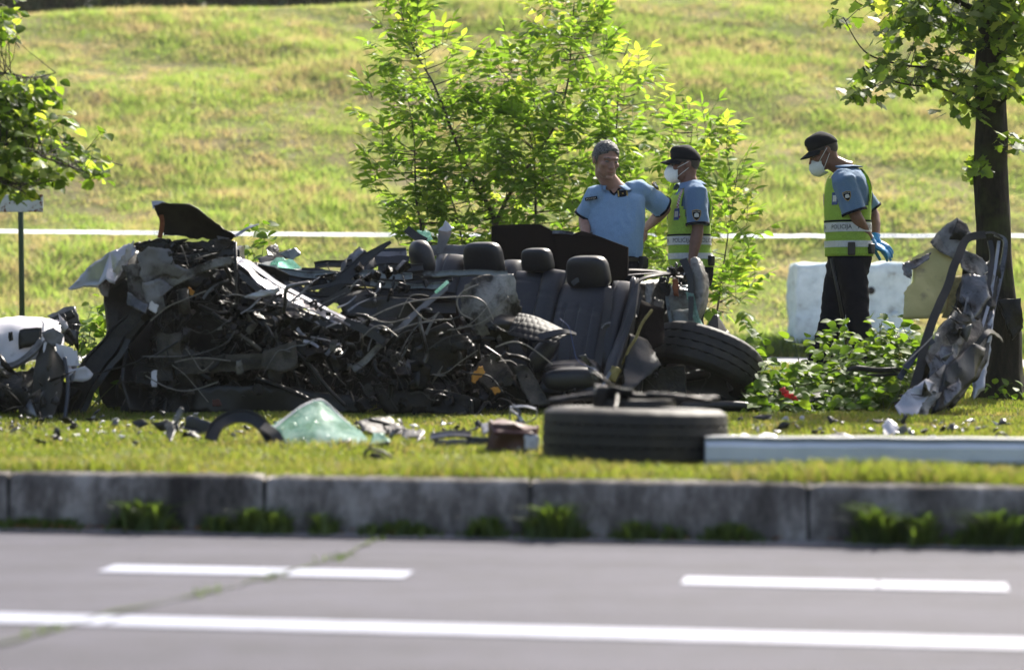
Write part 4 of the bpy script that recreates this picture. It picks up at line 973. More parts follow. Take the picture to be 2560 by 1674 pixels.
    for hip, kn, an, toe in legs:
        hip, kn, an = map(Vector, (hip, kn, an)); mb.tube([hip + Vector((0, 0, .07)), hip, hip.lerp(kn, .5), kn, kn.lerp(an, .5), an.lerp(kn, .08), an - Vector((0, 0, .03))], [.08 * k, .104 * k, .09 * k, .077 * k, .078 * k, .082 * k, .084 * k], 18)
    tr_ = remesh(mb, 'trousers', M['navy'], root, .01, 3, wr(base.y + 3, .007, 7, (.6, .3, 1)))
    for hip, kn, an, toe in legs:
        an = Vector(an); toe = Vector(toe); m_ = MB(); d = (toe - an); d.z = 0; d.normalize(); zb = base.z
        m_.tube([Vector((an.x, an.y, 0)) - d * .05 + Vector((0, 0, zb + .045)), Vector((an.x, an.y, zb + .05)), Vector((an.x, an.y, zb + .045)) + d * .1, Vector((an.x, an.y, zb + .033)) + d * .19], [(.036, .044), (.042, .05), (.046, .044), (.036, .03)], 14, ref=(0, 0, 1), ends=True)
        build(m_, 'shoe', M['black'], root)
    # belt
    bt = MB(); tb_ = .232; rings = []
    for off, dt in ((.014, -.018), (.022, -.018), (.022, .018), (.014, .018)): rings.append([B.tor(tb_ + dt, 2 * math.pi * q / 40, off) for q in range(40)])
    bt.rings(rings + [rings[0]], False); belt = build(bt, 'belt', M['black'], root, True, angle=R(40))
    for ph, sz in ((1.25, (.05, .09)), (2.1, (.045, .07)), (-1.2, (.05, .1)), (-2.2, (.04, .07))):
        c = B.tor(.2, ph, .035); rot = B.rz @ Matrix.Rotation(ph, 3, 'Z'); m_ = MB(); m_.box(c, (sz[0], .04, sz[1]), rot); build(m_, 'pouch', M['black'], belt, True, [BEV(.008, 3)], angle=R(50))
    face(T, hk, root, look, lips=(kind == 'plain'), brows=hairm if kind == 'plain' else 'darkhair')
    return root, B, T, k, shirt, hk
PI = math.pi
# --- officer in the blue polo
YA = 14.75; b = P(1432, 0, YA); baseA = Vector((b.x, YA, G))
lean = lambda z: 0
armsA = [(-1, P(1384, 455, YA), P(1358, 508, YA + .05), P(1362, 552, YA - .14), (.35, -.5, -.6), (.3, .5, -.3), .5),
         (1, P(1488, 442, YA + .02), P(1546, 486, YA + .12), P(1501, 530, YA + .26), (-.7, .3, -.6), (0, -1, 0), .4)]
legsA = [(P(1407, 620, YA), P(1400, 760, YA - .02), P(1398, 895, YA), P(1390, 900, YA - .3)), (P(1462, 620, YA), P(1470, 760, YA), P(1478, 895, YA + .02), P(1485, 900, YA - .3))]
BK = [(z, y, a * 1.04, bf, bb, e) for z, y, a, bf, bb, e in BELLY]
root, B, T, k, shirt, hk = officer('grey haired bare headed officer in light blue polo shirt standing behind the wreck', baseA, -14, 1.665, BK, P(1409, 373, YA - .06), (.42, -1, -.22), (.1, -.12, 1), armsA, legsA, 'plain', 'skin', 'hair', look=(.45, 0, -.05), hk=1.12)
hairshell(T, root, M['hair'], lambda th: .058 + (.012 if abs(math.sin(th)) < .4 and math.cos(th) > 0 else 0) - (.085 * (1 - math.cos(th)) / 2 * 1.1) - (.035 if (abs(math.sin(th)) > .9 and abs(math.cos(th)) < .35) else 0), .008, .0075)
def vpatch(t0, t1, ph, w0, w1, off, nm, mt):
    m_ = MB(); vs = []
    for i in range(9):
        for q in range(9): vs.append(B.tor(t0 + (t1 - t0) * i / 8, ph + (w0 + (w1 - w0) * i / 8) * (q / 4 - 1), off))
    m_.add(vs, [(i * 9 + q, i * 9 + q + 1, i * 9 + q + 10, i * 9 + q + 9) for i in range(8) for q in range(8)]); return build(m_, nm, M[mt], shirt)
vpatch(.765, .93, 0, .015, .42, .0125, 'neck_opening', 'navy'); vpatch(.81, .95, 0, .01, .3, .0155, 'bare_throat', 'skin')
from mathutils.bvhtree import BVHTree
bv = BVHTree.FromPolygons([v.co + baseA for v in shirt.data.vertices], [tuple(p.vertices) for p in shirt.data.polygons])
def on_shirt(u, v):
    o_ = Vector((0, 0, HC)); h_ = bv.ray_cast(o_, (P(u, v, YA) - o_).normalized()); n_ = h_[1] if h_[1].y < 0 else -h_[1]
    Rm = frame((n_ + Vector((0, -.5, 0))).normalized(), (-.06, 0, 1)); return h_[0], Rm
def sewn(c, Rm, x, z, y, sx, sz, nm, mt, par, dep=.004):
    m_ = MB(); m_.box(c + Rm @ Vector((x, -y, z)), (sx, dep, sz), Rm); return build(m_, nm, M[mt], par, False)
c_, Rm = on_shirt(1374, 461); Rm = Rm @ Matrix.Rotation(R(-6), 3, 'Y'); ns = sewn(c_, Rm, 0, 0, .006, .082, .021, 'name_strip', 'navy', shirt, .012)
gv, gf = glyphs('POLICIJA', .0165); m_ = MB(); m_.add([c_ + Rm @ Vector((v.x, -.0135, v.y)) for v in gv], gf); build(m_, 'lettering', M['silverprint'], ns, False)
c_, Rm = on_shirt(1447, 451); rb = sewn(c_, Rm, 0, 0, .005, .07, .045, 'rank_badge', 'navy', shirt, .01)
for dx in (-.029, .029): sewn(c_, Rm, dx, 0, .0115, .008, .043, 'gold_bar', 'gold', rb, .003)
m_ = MB(); m_.ell((0, -.011, 0), (.006, .002, .006), Matrix.Translation(c_) @ Rm.to_4x4(), 8, 6); build(m_, 'star', M['gold'], rb)
m_ = MB(); m_.ell(B.tor(.77, .02, .014), (.005, .003, .005), None, 8, 6); build(m_, 'button', M['iris'], shirt)
def crest(c, nrm, up, size, parent):
    Rm = frame(nrm, up); T_ = Matrix.Translation(c) @ Rm.to_4x4(); sh = [(-.5, .5), (-.2, .58), (0, .62), (.2, .58), (.5, .5), (.46, 0), (.28, -.4), (0, -.62), (-.28, -.4), (-.46, 0)]
    for nm, sc_, y, mt in (('crest_edge', 1., -.002, 'gold'), ('sleeve_crest', .9, -.004, 'navy')):
        m_ = MB(); m_.add([T_ @ Vector((x * size * sc_, y, z * size * sc_)) for x, z in sh] + [T_ @ Vector((x * size * sc_, y + .006, z * size * sc_)) for x, z in sh], [tuple(range(10))[::-1]] + [(i, (i + 1) % 10, 10 + (i + 1) % 10, 10 + i) for i in range(10)]); o = build(m_, nm, M[mt], parent, False)
    m_ = MB(); m_.ell((0, -.004, .0), (size * .27, .003, size * .24), T_, 14, 6); build(m_, 'crest_emblem', M['silverprint'], o)
    m_ = MB(); m_.box(T_ @ Vector((0, -.007, -size * .16)), (size * .5, .003, size * .13), Rm); build(m_, 'crest_ribbon', M['white'], o)
    gv, gf = glyphs('POLICIJA', size * .2); m_ = MB(); m_.add([T_ @ Vector((v.x, -.0075 , size * .38 + v.y - (v.x / size) ** 2 * size * .35)) for v in gv], gf); build(m_, 'lettering', M['silverprint'], o, False)
crest(P(1524, 432, YA - .015), (.75, -.6, .55), (-.45, -.1, 1), .055, shirt)
m_ = MB(); w_ = P(1366, 545, YA - .13); m_.tube([w_ + Vector((.03 * math.cos(a), .03 * math.sin(a), .012 * math.cos(a))) for a in [i * 2 * PI / 16 for i in range(17)]], .0045, 6); build(m_, 'bracelet', M['steel'], root)
# --- hi-vis vest shared by the two masked officers
def vest(root, B, k, seedv, nearphi):
    mb = MB(); n = 48; m = 30; t0, t1 = .14, .9; vs = []; fs = []
    for i in range(m + 1):
        t = t0 + (t1 - t0) * i / m
        for q in range(n): ph = 2 * PI * q / n; vs.append(B.tor(t, ph, .022 + .004 * noise.noise(Vector((math.sin(ph) * 3, math.cos(ph) * 3, t * 9 + seedv))) + .008 * max(0, .3 - t)))
    for i in range(m):
        t = t0 + (t1 - t0) * (i + .5) / m
        for q in range(n):
            ph = 2 * PI * (q + .5) / n; sx = abs(math.sin(ph)); fr = math.cos(ph)
            hole = t > .5 and sx > (.66 + (.6 - t) * 2.2 if t < .6 else .64)
            vneck = t > .72 and fr > .0 and sx < .25 + (t - .72) * 1.6
            if hole or vneck: continue
            fs.append((i * n + q, i * n + (q + 1) % n, (i + 1) * n + (q + 1) % n, (i + 1) * n + q))
    mb.add(vs, fs); v = build(mb, 'hi_vis_vest', M['hivis'], root, True, [SOLID(.004)])
    for a, b_, nm in ((.335, .395, 'reflective_band'), (.215, .27, 'reflective_band')):
        m_ = B.patch(a, b_, 0, 2 * PI, .031, n=56, m=3); build(m_, nm, M['white'], v, True)
    m_ = B.patch(.398, .41, 0, 2 * PI, .031, n=56, m=1); build(m_, 'dark_band_edge', M['navy'], v)
    for ph in [i * 2 * PI / 5 + nearphi - .50 for i in range(5)]: B.text('POLICIJA', .041, .365, ph, .034, 'lettering', M['lettering'], v)
    for s in (-1, 1):    # red and white chequered piping along the arm opening
        for fb in (0, 1):
            for i in range(26):
                t = .52 + .36 * i / 25; base = .62 if t > .6 else .62 + (.6 - t) * 1.6
                for c_ in range(2):
                    ph = (base - .10 - .075 * c_); ph = ph if not fb else PI - ph; p0 = s * ph
                    chk[(i + c_) % 2].append((t, p0))
    for idx, mt in ((0, 'redmark'), (1, 'white')):
        m_ = MB()
        for t, p0 in chk[idx]:
            e = .0072; d = .038; m_.add([B.tor(t - e, p0 - d, .0275), B.tor(t - e, p0 + d, .0275), B.tor(t + e, p0 + d, .0275), B.tor(t + e, p0 - d, .0275)], [(0, 1, 2, 3)])
        build(m_, 'chequered_trim', M[mt], v, False)['kind'] = 'stuff'
    chk[0].clear(); chk[1].clear()
    for s in (-1, 1):
        for a, b_ in ((.3, .62), (PI - .62, PI - .3)): build(B.patch(.5, .58, s * a, s * b_, .029, n=4, m=3), 'vest_badge', M['bluemark'], v); build(B.patch(.52, .56, s * (a + .06), s * (b_ - .06), .0305, n=3, m=2), 'badge_print', M['white'], v)
    build(B.patch(.84, .92, PI - .8, PI + .8, .026, n=10, m=3), 'shoulder_yoke', M['navy'], v)
    return v
chk = {0: [], 1: []}
# --- masked officer beside the bush
YB = 15.0; b = P(1606, 0, YB); baseB = Vector((b.x, YB, G))
armsB = [(1, P(1618, 448, YB - .17), P(1622, 535, YB - .2), P(1608, 607, YB - .24), (-.2, -.1, -1), (0, -1, 0), .35),
         (-1, P(1600, 450, YB + .17), P(1605, 540, YB + .22), P(1580, 600, YB + .18), (-.3, 0, -1), (0, 1, 0), .35)]
legsB = [(P(1606, 655, YB - .09), P(1602, 780, YB - .1), P(1612, 895, YB - .1), P(1580, 900, YB - .1)), (P(1608, 655, YB + .09), P(1606, 780, YB + .1), P(1612, 895, YB + .1), P(1580, 900, YB + .1))]
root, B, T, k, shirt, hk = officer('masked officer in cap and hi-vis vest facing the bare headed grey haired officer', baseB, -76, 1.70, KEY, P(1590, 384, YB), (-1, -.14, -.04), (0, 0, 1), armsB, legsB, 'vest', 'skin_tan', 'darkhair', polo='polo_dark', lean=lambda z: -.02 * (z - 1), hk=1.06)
hairshell(T, root, M['darkhair'], lambda th: .045 - .09 * (1 - math.cos(th)) / 2, .002, .001); cap(T, hk, root); maskmesh(T, hk, root, 1)
vB = vest(root, B, k, 1, 1.3)
crest(P(1619, 500, YB - .17 - .106), (-.1, -1, .05), (0, 0, 1), .062, shirt)
# --- masked officer walking away from the door, hands behind him
YC = 15.0; b = P(1968, 0, YC); baseC = Vector((b.x, YC, G))
leanC = lambda z: .0 - .06 * max(0, z - 1.0) + .03 * math.sin((z - .8) * 3)
KC = [(z, y, a, bf * .96, bb * .96, e) for z, y, a, bf, bb, e in KEY]
armsC = [(1, P(1962, 423, YC - .17), P(1990, 505, YC - .19), P(2026, 568, YC - .06), (.9, .2, -.35), (0, -.5, 1), .75),
         (-1, P(1978, 423, YC + .16), P(2030, 500, YC + .18), P(2034, 562, YC + .05), (.7, -.4, -.55), (0, -.7, .6), .8)]
legsC = [(P(1978, 610, YC - .09), P(1994, 730, YC - .1), P(2008, 890, YC - .1), P(1960, 900, YC - .1)), (P(1958, 610, YC + .09), P(1934, 740, YC + .1), P(1894, 885, YC + .1), P(1860, 900, YC + .1))]
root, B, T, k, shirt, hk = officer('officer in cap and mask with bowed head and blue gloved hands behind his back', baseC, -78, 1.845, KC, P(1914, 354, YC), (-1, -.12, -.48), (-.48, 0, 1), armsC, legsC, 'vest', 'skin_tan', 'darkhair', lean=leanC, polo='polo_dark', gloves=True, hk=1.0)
hairshell(T, root, M['darkhair'], lambda th: .045 - .09 * (1 - math.cos(th)) / 2, .002, .001); cap(T, hk, root); maskmesh(T, hk, root, 1, .02)
vC = vest(root, B, k, 5, 1.3)
crest(P(1969, 456, YC - .17 - .09), (-.1, -1, .15), (-.2, 0, 1), .056, shirt)
m_ = MB(); m_.tube([P(1932, 600, YC - .2), P(1950, 690, YC - .2), P(1968, 800, YC - .19)], .011, 8); build(m_, 'baton', M['black'], root)
# ------------------------------------------------------------------ the wrecked car
b = P(900, 960, 13.1); b.z = G
car = thing('wrecked_car', b, 'burnt out and crushed silver car wreck with its rear seats open to the sky', 'car wreck')
def Q(*a, Y=13.0): return [P(q[0], q[1], q[2] if len(q) > 2 else Y) for q in a]
def pc(mb, name, mat, parent=None, **kw): return build(mb, name, M[mat] if isinstance(mat, str) else mat, parent or car, **kw)
def pl(name, mat, outline, Y=13.0, amp=.012, sc=12, seed=1, th=.003, cuts=3, rag=.004, parent=None, off=1):
    return pc(plate(Q(*outline, Y=Y), cuts, amp, sc, seed, rag), name, mat, parent, mods=[SOLID(th, off)], angle=R(18))
def sp(name, mat, pts, width, th=.004, Y=13.0, normal=(0, -1, .3), lip=0, n=8, parent=None, bend=.004):
    q = spline(Q(*pts, Y=Y), n); q = [p + nz3(p, 9, 4) * bend for p in q]
    if isinstance(width, (list, tuple)): w_ = [width[0] + (width[1] - width[0]) * i / (len(q) - 1) for i in range(len(q))]
    else: w_ = width
    return pc(strip(q, w_, th, normal, lip=lip), name, mat, parent, angle=R(35))
def hose(name, mat, pts, r, Y=13.0, n=8, parent=None): return pc(MB().tube(spline(Q(*pts, Y=Y), n), r, 8, ends=True), name, mat, parent)
# --- the dark masses: engine, gearbox, bulkhead, floor, rear well
pc(lump(P(470, 800, 13.35), (1.05, .7, .75), None, .16, 3.5, 1, 16), 'engine_block', 'burnt', angle=R(30))
pc(lump(P(760, 850, 13.45), (1.0, .6, .62), None, .15, 4, 2, 14), 'bulkhead', 'burnt', angle=R(30))
pc(lump(P(1060, 850, 13.5), (.85, .55, .6), None, .14, 4, 3, 14), 'front_floor', 'burnt', angle=R(30))
pc(lump(P(1270, 905, 13.35), (.75, .8, .3), None, .12, 4, 4, 10), 'floor_pan', 'burnt', angle=R(30))
pc(lump(P(1540, 850, 13.9), (.5, .5, .66), None, .1, 4, 5, 12), 'boot_well', 'plastic', angle=R(30))
pc(lump(P(1480, 905, 13.4), (.55, .5, .3), None, .14, 4, 6, 10), 'sill_box', 'burnt', angle=R(30))
pc(lump(P(1150, 720, 14.25), (1.5, .2, .6), None, .08, 4, 7, 10), 'far_side_shell', 'plastic', angle=R(30))
# --- bonnet and wing, top left
pc(sheet([Q((358, 478, 12.7), (395, 470, 12.72), (450, 480, 12.74), (502, 515, 12.76), (545, 545, 12.8)), Q((368, 505, 12.82), (400, 515, 12.84), (450, 524, 12.86), (500, 540, 12.86), (540, 556, 12.86)), Q((385, 548, 12.85), (410, 545, 12.88), (450, 553, 12.9), (500, 556, 12.9), (530, 562, 12.9))], 5, .012, 10, 3), 'bonnet', 'underside', mods=[SOLID(.003)], angle=R(40))
sp('bonnet_edge', 'paintsilver', [(354, 476, 12.83), (375, 474, 12.84), (398, 482, 12.86)], [.05, .02], .004, lip=0)
sp('bonnet_edge', 'paintsilver', [(505, 552, 12.85), (545, 548, 12.88), (575, 530, 12.9), (602, 522, 12.9)], [.045, .01], .003, normal=(0, -.6, 1))
sp('hinge_strip', 'rust', [(372, 492, 12.8), (376, 520, 12.78), (371, 553, 12.78)], .028, .004)
pl('torn_wing', 'paintsilver', [(156, 674, 12.7), (208, 618, 12.72), (258, 584, 12.76), (300, 566, 12.8), (318, 580, 12.8), (290, 622, 12.72), (268, 660, 12.68), (246, 646, 12.66), (226, 668, 12.66), (196, 666, 12.68)], amp=.012, seed=2)
pl('torn_wing', 'underside', [(262, 600, 12.86), (300, 575, 12.95), (330, 590, 12.98), (300, 640, 12.86), (268, 668, 12.82), (258, 645, 12.8)], amp=.012, seed=5)
pl('wing_scrap', 'steel', [(225, 640, 12.8), (245, 632, 12.8), (262, 655, 12.8), (250, 692, 12.78), (238, 684, 12.78), (226, 665, 12.8)], amp=.015, seed=8)
pl('wing_scrap', 'alu', [(285, 618, 12.62), (345, 606, 12.66), (400, 622, 12.7), (392, 660, 12.68), (345, 690, 12.64), (345, 722, 12.6), (298, 700, 12.6), (300, 665, 12.6)], amp=.02, seed=9)
pl('wing_scrap', 'steel', [(296, 678, 12.55), (345, 705, 12.55), (340, 728, 12.52), (296, 708, 12.52)], amp=.006, seed=10)
for i, (o_, m_) in enumerate([
    ([(300, 572), (345, 562), (372, 556), (430, 560), (500, 556), (545, 556), (552, 572), (500, 586), (440, 578), (380, 588), (330, 584)], 'burnt'), ([(318, 588), (360, 580), (420, 592), (476, 580), (540, 572), (548, 590), (480, 604), (410, 602), (350, 608)], 'plastic'),
    ([(330, 612), (372, 600), (402, 612), (388, 634), (350, 640)], 'underside'), ([(400, 604), (470, 596), (548, 600), (540, 622), (470, 628), (430, 640), (396, 628)], 'burnt'), ([(378, 640), (440, 634), (520, 622), (548, 632), (500, 660), (420, 670)], 'plastic'),
    ([(352, 618), (380, 606), (430, 618), (444, 640), (380, 654)], 'alu'), ([(430, 660), (470, 640), (545, 648), (540, 690), (480, 700)], 'burnt'), ([(300, 640), (350, 636), (400, 668), (380, 704), (330, 690)], 'burnt')]):
    pl('crushed_rail', m_, o_, Y=12.78 + .035 * (i % 4), amp=.022, sc=10, seed=300 + i, rag=.01, th=.006)
for i in range(14):
    a = rnd.uniform(300, 430); c_ = rnd.uniform(560, 650); pl('crushed_strip', rnd.choice(['burnt', 'plastic', 'burnt', 'steel']), [(a, c_), (a + rnd.uniform(60, 120), c_ + rnd.uniform(-22, 4)), (a + rnd.uniform(60, 120), c_ + rnd.uniform(2, 8)), (a + 4, c_ + rnd.uniform(6, 12))], Y=12.72 + rnd.uniform(0, .12), amp=.015, seed=320 + i)
pl('wing_scrap', 'greyplastic', [(318, 592), (345, 572), (398, 578), (408, 612), (440, 626), (414, 648), (372, 640), (340, 662), (322, 640), (330, 612)], Y=12.58, amp=.02, sc=8, seed=341)
pl('wing_scrap', 'greyplastic', [(330, 655), (372, 648), (402, 668), (372, 690), (384, 716), (366, 728), (340, 700)], Y=12.56, amp=.016, sc=9, seed=342)
pl('wing_scrap', 'alu', [(365, 655), (430, 628), (500, 600), (545, 594), (540, 612), (480, 628), (400, 668)], Y=12.6, amp=.012, sc=9, seed=343)
pl('wing_fold', 'paintsilver', [(300, 568), (312, 560), (304, 600), (272, 640), (262, 628), (284, 596)], Y=12.62, amp=.01, seed=344)
pl('wing_stub', 'whiteplastic', [(352, 700), (368, 712), (362, 730), (344, 716)], Y=12.5, amp=.006, seed=345)
sp('wing_strip', 'paintsilver', [(555, 606, 12.66), (580, 612, 12.66), (640, 655, 12.64), (720, 698, 12.62), (812, 744, 12.6)], [.05, .02], .005, normal=(0, -.5, .9))
pl('lit_shard', 'paintsilver', [(566, 690), (606, 676), (650, 668), (640, 680), (600, 692)], Y=12.5, amp=.006, seed=346)
pl('side_panel', 'plastic', [(810, 700), (900, 688), (1000, 700), (960, 770), (900, 800), (830, 770)], Y=12.8, amp=.03, sc=6, seed=348, th=.01)
pl('side_panel', 'burnt', [(960, 780), (1040, 750), (1090, 790), (1080, 860), (1000, 880), (950, 840)], Y=12.7, amp=.03, sc=7, seed=349, th=.01)
pl('under_tray', 'plastic', [(450, 900), (600, 890), (720, 910), (860, 930), (840, 962), (600, 960), (440, 955)], Y=12.66, amp=.03, sc=6, seed=350, th=.01)
pl('under_tray', 'burnt', [(860, 900), (1000, 905), (1120, 925), (1110, 962), (900, 960)], Y=12.66, amp=.03, sc=6, seed=351, th=.01)
for i in range(26):
    u0 = rnd.uniform(320, 1180); v0 = rnd.uniform(690, 880) if u0 > 560 else rnd.uniform(740, 900); L_ = rnd.uniform(60, 190); a_ = rnd.uniform(-.9, .9); bw = rnd.uniform(-35, 35)
    pts_ = [(u0 + L_ * q_ * math.cos(a_), min(955, v0 + L_ * q_ * math.sin(a_) + bw * math.sin(q_ * 3.1) + rnd.uniform(-5, 5))) for q_ in (0, .3, .6, 1)]; hose('loose_wire', ['wire', 'plastic', 'steel', 'wire'][i % 4], pts_, rnd.choice([.0025, .003, .004]), 12.5)
for i in range(26):
    u0 = rnd.gauss(720, 190); v0 = 700 + (u0 - 560) * .18 + rnd.uniform(-30, 90) if u0 > 560 else rnd.uniform(600, 850); L_ = rnd.uniform(25, 90); a_ = rnd.choice([.5, .6, -.5, -.7, .2, -.2]) + rnd.gauss(0, .2)
    sp('torn_strip', rnd.choice(['steel', 'paintsilver', 'alu', 'steel', 'oily']), [(u0, v0), (u0 + L_ * .5 * math.cos(a_), v0 + L_ * .5 * math.sin(a_) + rnd.uniform(-6, 6)), (u0 + L_ * math.cos(a_), v0 + L_ * math.sin(a_))], [rnd.uniform(.01, .03), rnd.uniform(.004, .02)], .003, Y=12.52 + rnd.uniform(0, .1), normal=(0, -.6, rnd.uniform(.4, 1.4)), bend=.01)
pc(lump(P(440, 615, 13.2), (.62, .35, .2), None, .18, 7, 12, 9), 'inner_wing', 'burnt', angle=R(30))
pc(lump(P(500, 690, 13.2), (.5, .4, .32), None, .2, 7, 13, 9), 'inner_wing', 'burnt', angle=R(30))
pc(MB().tube(Q((547, 562, 12.7), (549, 650, 12.68), (553, 762, 12.66)), .0095, 8), 'steering_column', 'plastic')
hose('strut', 'tan', [(500, 738, 12.65), (560, 780, 12.6), (604, 812, 12.6)], .014)
pc(MB().tube(Q((424, 672, 12.68), (430, 728, 12.66)), .034, 12), 'filter_can', 'tan')
pl('yellow_tag', 'orange', [(438, 668, 12.7), (452, 675, 12.7), (456, 690, 12.7), (442, 684, 12.7)], amp=.003)
# --- front rail running down to the left
pc(lump(P(262, 810, 12.75), (.11, .14, .66), Matrix.Rotation(R(40), 3, 'Y'), .22, 6, 21, 9), 'front_rail', 'burnt', angle=R(30))
sp('bumper_bar', 'burnt', [(150, 965, 12.6), (200, 880, 12.62), (270, 790, 12.7), (335, 715, 12.75)], [.16, .07], .05, lip=.02, bend=.02)
sp('rail_flange', 'plastic', [(170, 985, 12.55), (225, 900, 12.55), (300, 790, 12.6)], .03, .01, bend=.02)
# wheel arch liner: black curved shell
for i, (u0, rr0) in enumerate([(345, 0), (385, .2)]):
    pc(sheet([Q((u0 - 20, 740, 12.9 + rr0), (u0 + 25, 700, 13. + rr0)), Q((u0 - 48, 800, 12.72 + rr0), (u0 + 10, 780, 12.9 + rr0)), Q((u0 - 60, 880, 12.62 + rr0), (u0, 870, 12.8 + rr0)), Q((u0 - 45, 955, 12.6 + rr0), (u0 + 20, 960, 12.7 + rr0))], 6, .015, 9, 4 + i), 'arch_liner', 'plastic', mods=[SOLID(.006)])
pc(lump(P(390, 900, 12.85), (.42, .3, .28), None, .3, 7, 30, 8), 'burnt_tyre_mass', 'rubber', angle=R(35))
# --- gearbox casing and beige pieces
pc(lump(P(398, 815, 12.66), (.14, .12, .2), None, .22, 14, 41, 7), 'engine_mount', 'tan', angle=R(30))
pc(lump(P(385, 862, 12.62), (.09, .08, .11), None, .2, 14, 42, 6), 'engine_mount', 'tan', angle=R(30))
pc(lump(P(520, 845, 12.7), (.52, .16, .085), Matrix.Rotation(R(-4), 3, 'Y'), .18, 9, 43, 9), 'gearbox_casing', 'tan', angle=R(30))
pl('casing_flange', 'tan', [(612, 815, 12.55), (688, 790, 12.55), (692, 850, 12.53), (650, 868, 12.52), (606, 856, 12.54)], amp=.012, seed=44, th=.02)
pl('casing_flange', 'steel', [(548, 838, 12.56), (562, 835, 12.56), (566, 870, 12.56), (551, 872, 12.56)], amp=.004, seed=45)
pl('white_tag', 'whiteplastic', [(351, 862, 12.55), (364, 860, 12.55), (364, 898, 12.53), (352, 898, 12.53)], amp=.002)
# pulleys
for u, v, r in ((690, 812, .055), (640, 870, .045), (735, 880, .04), (600, 905, .035), (1180, 885, .03), (860, 905, .04)):
    c = P(u, v, 12.62); mb = MB(); mb.tube([c + Vector((0, .03, 0)), c, c + Vector((0, -.004, 0)), c + Vector((0, .004, 0)), c + Vector((0, .005, 0))], [r, r, r * .8, r * .7, r * .25], 18, ref=(0, 0, 1)); pc(mb, 'pulley', 'oily', angle=R(35))
# --- long lit wing edge, two strips running down to the right
pc(sheet([Q((548, 598, 12.8), (575, 608, 12.82), (600, 640, 12.82), (660, 672, 12.8), (730, 705, 12.78), (812, 742, 12.75)), Q((545, 612, 12.72), (566, 622, 12.72), (600, 660, 12.72), (655, 692, 12.7), (720, 722, 12.68), (792, 756, 12.66))], 5, .006, 9, 51), 'wing_edge', 'paintsilver', mods=[SOLID(.003)], angle=R(35))
sp('wing_edge', 'steel', [(552, 628, 12.66), (600, 668, 12.64), (660, 700, 12.62), (715, 732, 12.6), (745, 752, 12.6)], [.02, .035], .004, normal=(0, -.7, .8))
sp('wing_edge', 'plastic', [(560, 640, 12.6), (640, 700, 12.6), (730, 745, 12.6), (795, 760, 12.6)], .03, .006)
sp('trim_shard', 'greyplastic', [(570, 690, 12.55), (600, 688, 12.55), (650, 672, 12.55)], [.012, .03], .003)
sp('trim_shard', 'underside', [(800, 745, 12.55), (850, 768, 12.52), (893, 795, 12.5)], [.05, .045], .006)
# --- clutter of hoses, brackets, bolts in the engine bay and underneath
names = [('hose', 'plastic'), ('pipe', 'oily'), ('bracket', 'burnt'), ('cable', 'plastic'), ('bolt', 'oily'), ('bracket', 'oily'), ('shard', 'steel'), ('shard', 'burnt')]
zones = [(650, 745, 110, 45, 12.6, 50, 1.), (760, 800, 90, 40, 12.62, 30, .9), (900, 860, 130, 70, 12.6, 40, .5), (1100, 800, 90, 60, 12.6, 30, .6), (430, 600, 90, 30, 12.62, 14, .6), (850, 650, 200, 40, 12.9, 34, .6),(600, 720, 90, 35, 12.72, 60, .9), (680, 800, 120, 50, 12.78, 60, .75), (560, 780, 60, 40, 12.75, 30, .7), (420, 700, 70, 60, 12.8, 28, .3), (390, 790, 50, 50, 12.7, 16, .15), (500, 900, 160, 50, 12.75, 60, .15), (365, 890, 40, 60, 12.66, 30, .03), (440, 860, 100, 80, 12.65, 26, .06), (490, 660, 50, 50, 12.8, 16, .2), (760, 900, 160, 50, 12.9, 40, .2), (930, 820, 110, 90, 12.95, 44, .3), (1080, 860, 100, 80, 12.95, 50, .4), (1180, 890, 80, 60, 12.8, 44, .45), (1010, 940, 200, 22, 12.7, 40, .35), (1500, 870, 60, 70, 13.1, 16, .3), (1390, 930, 120, 25, 12.75, 24, .3), (1600, 930, 120, 18, 13.2, 18, .2)]
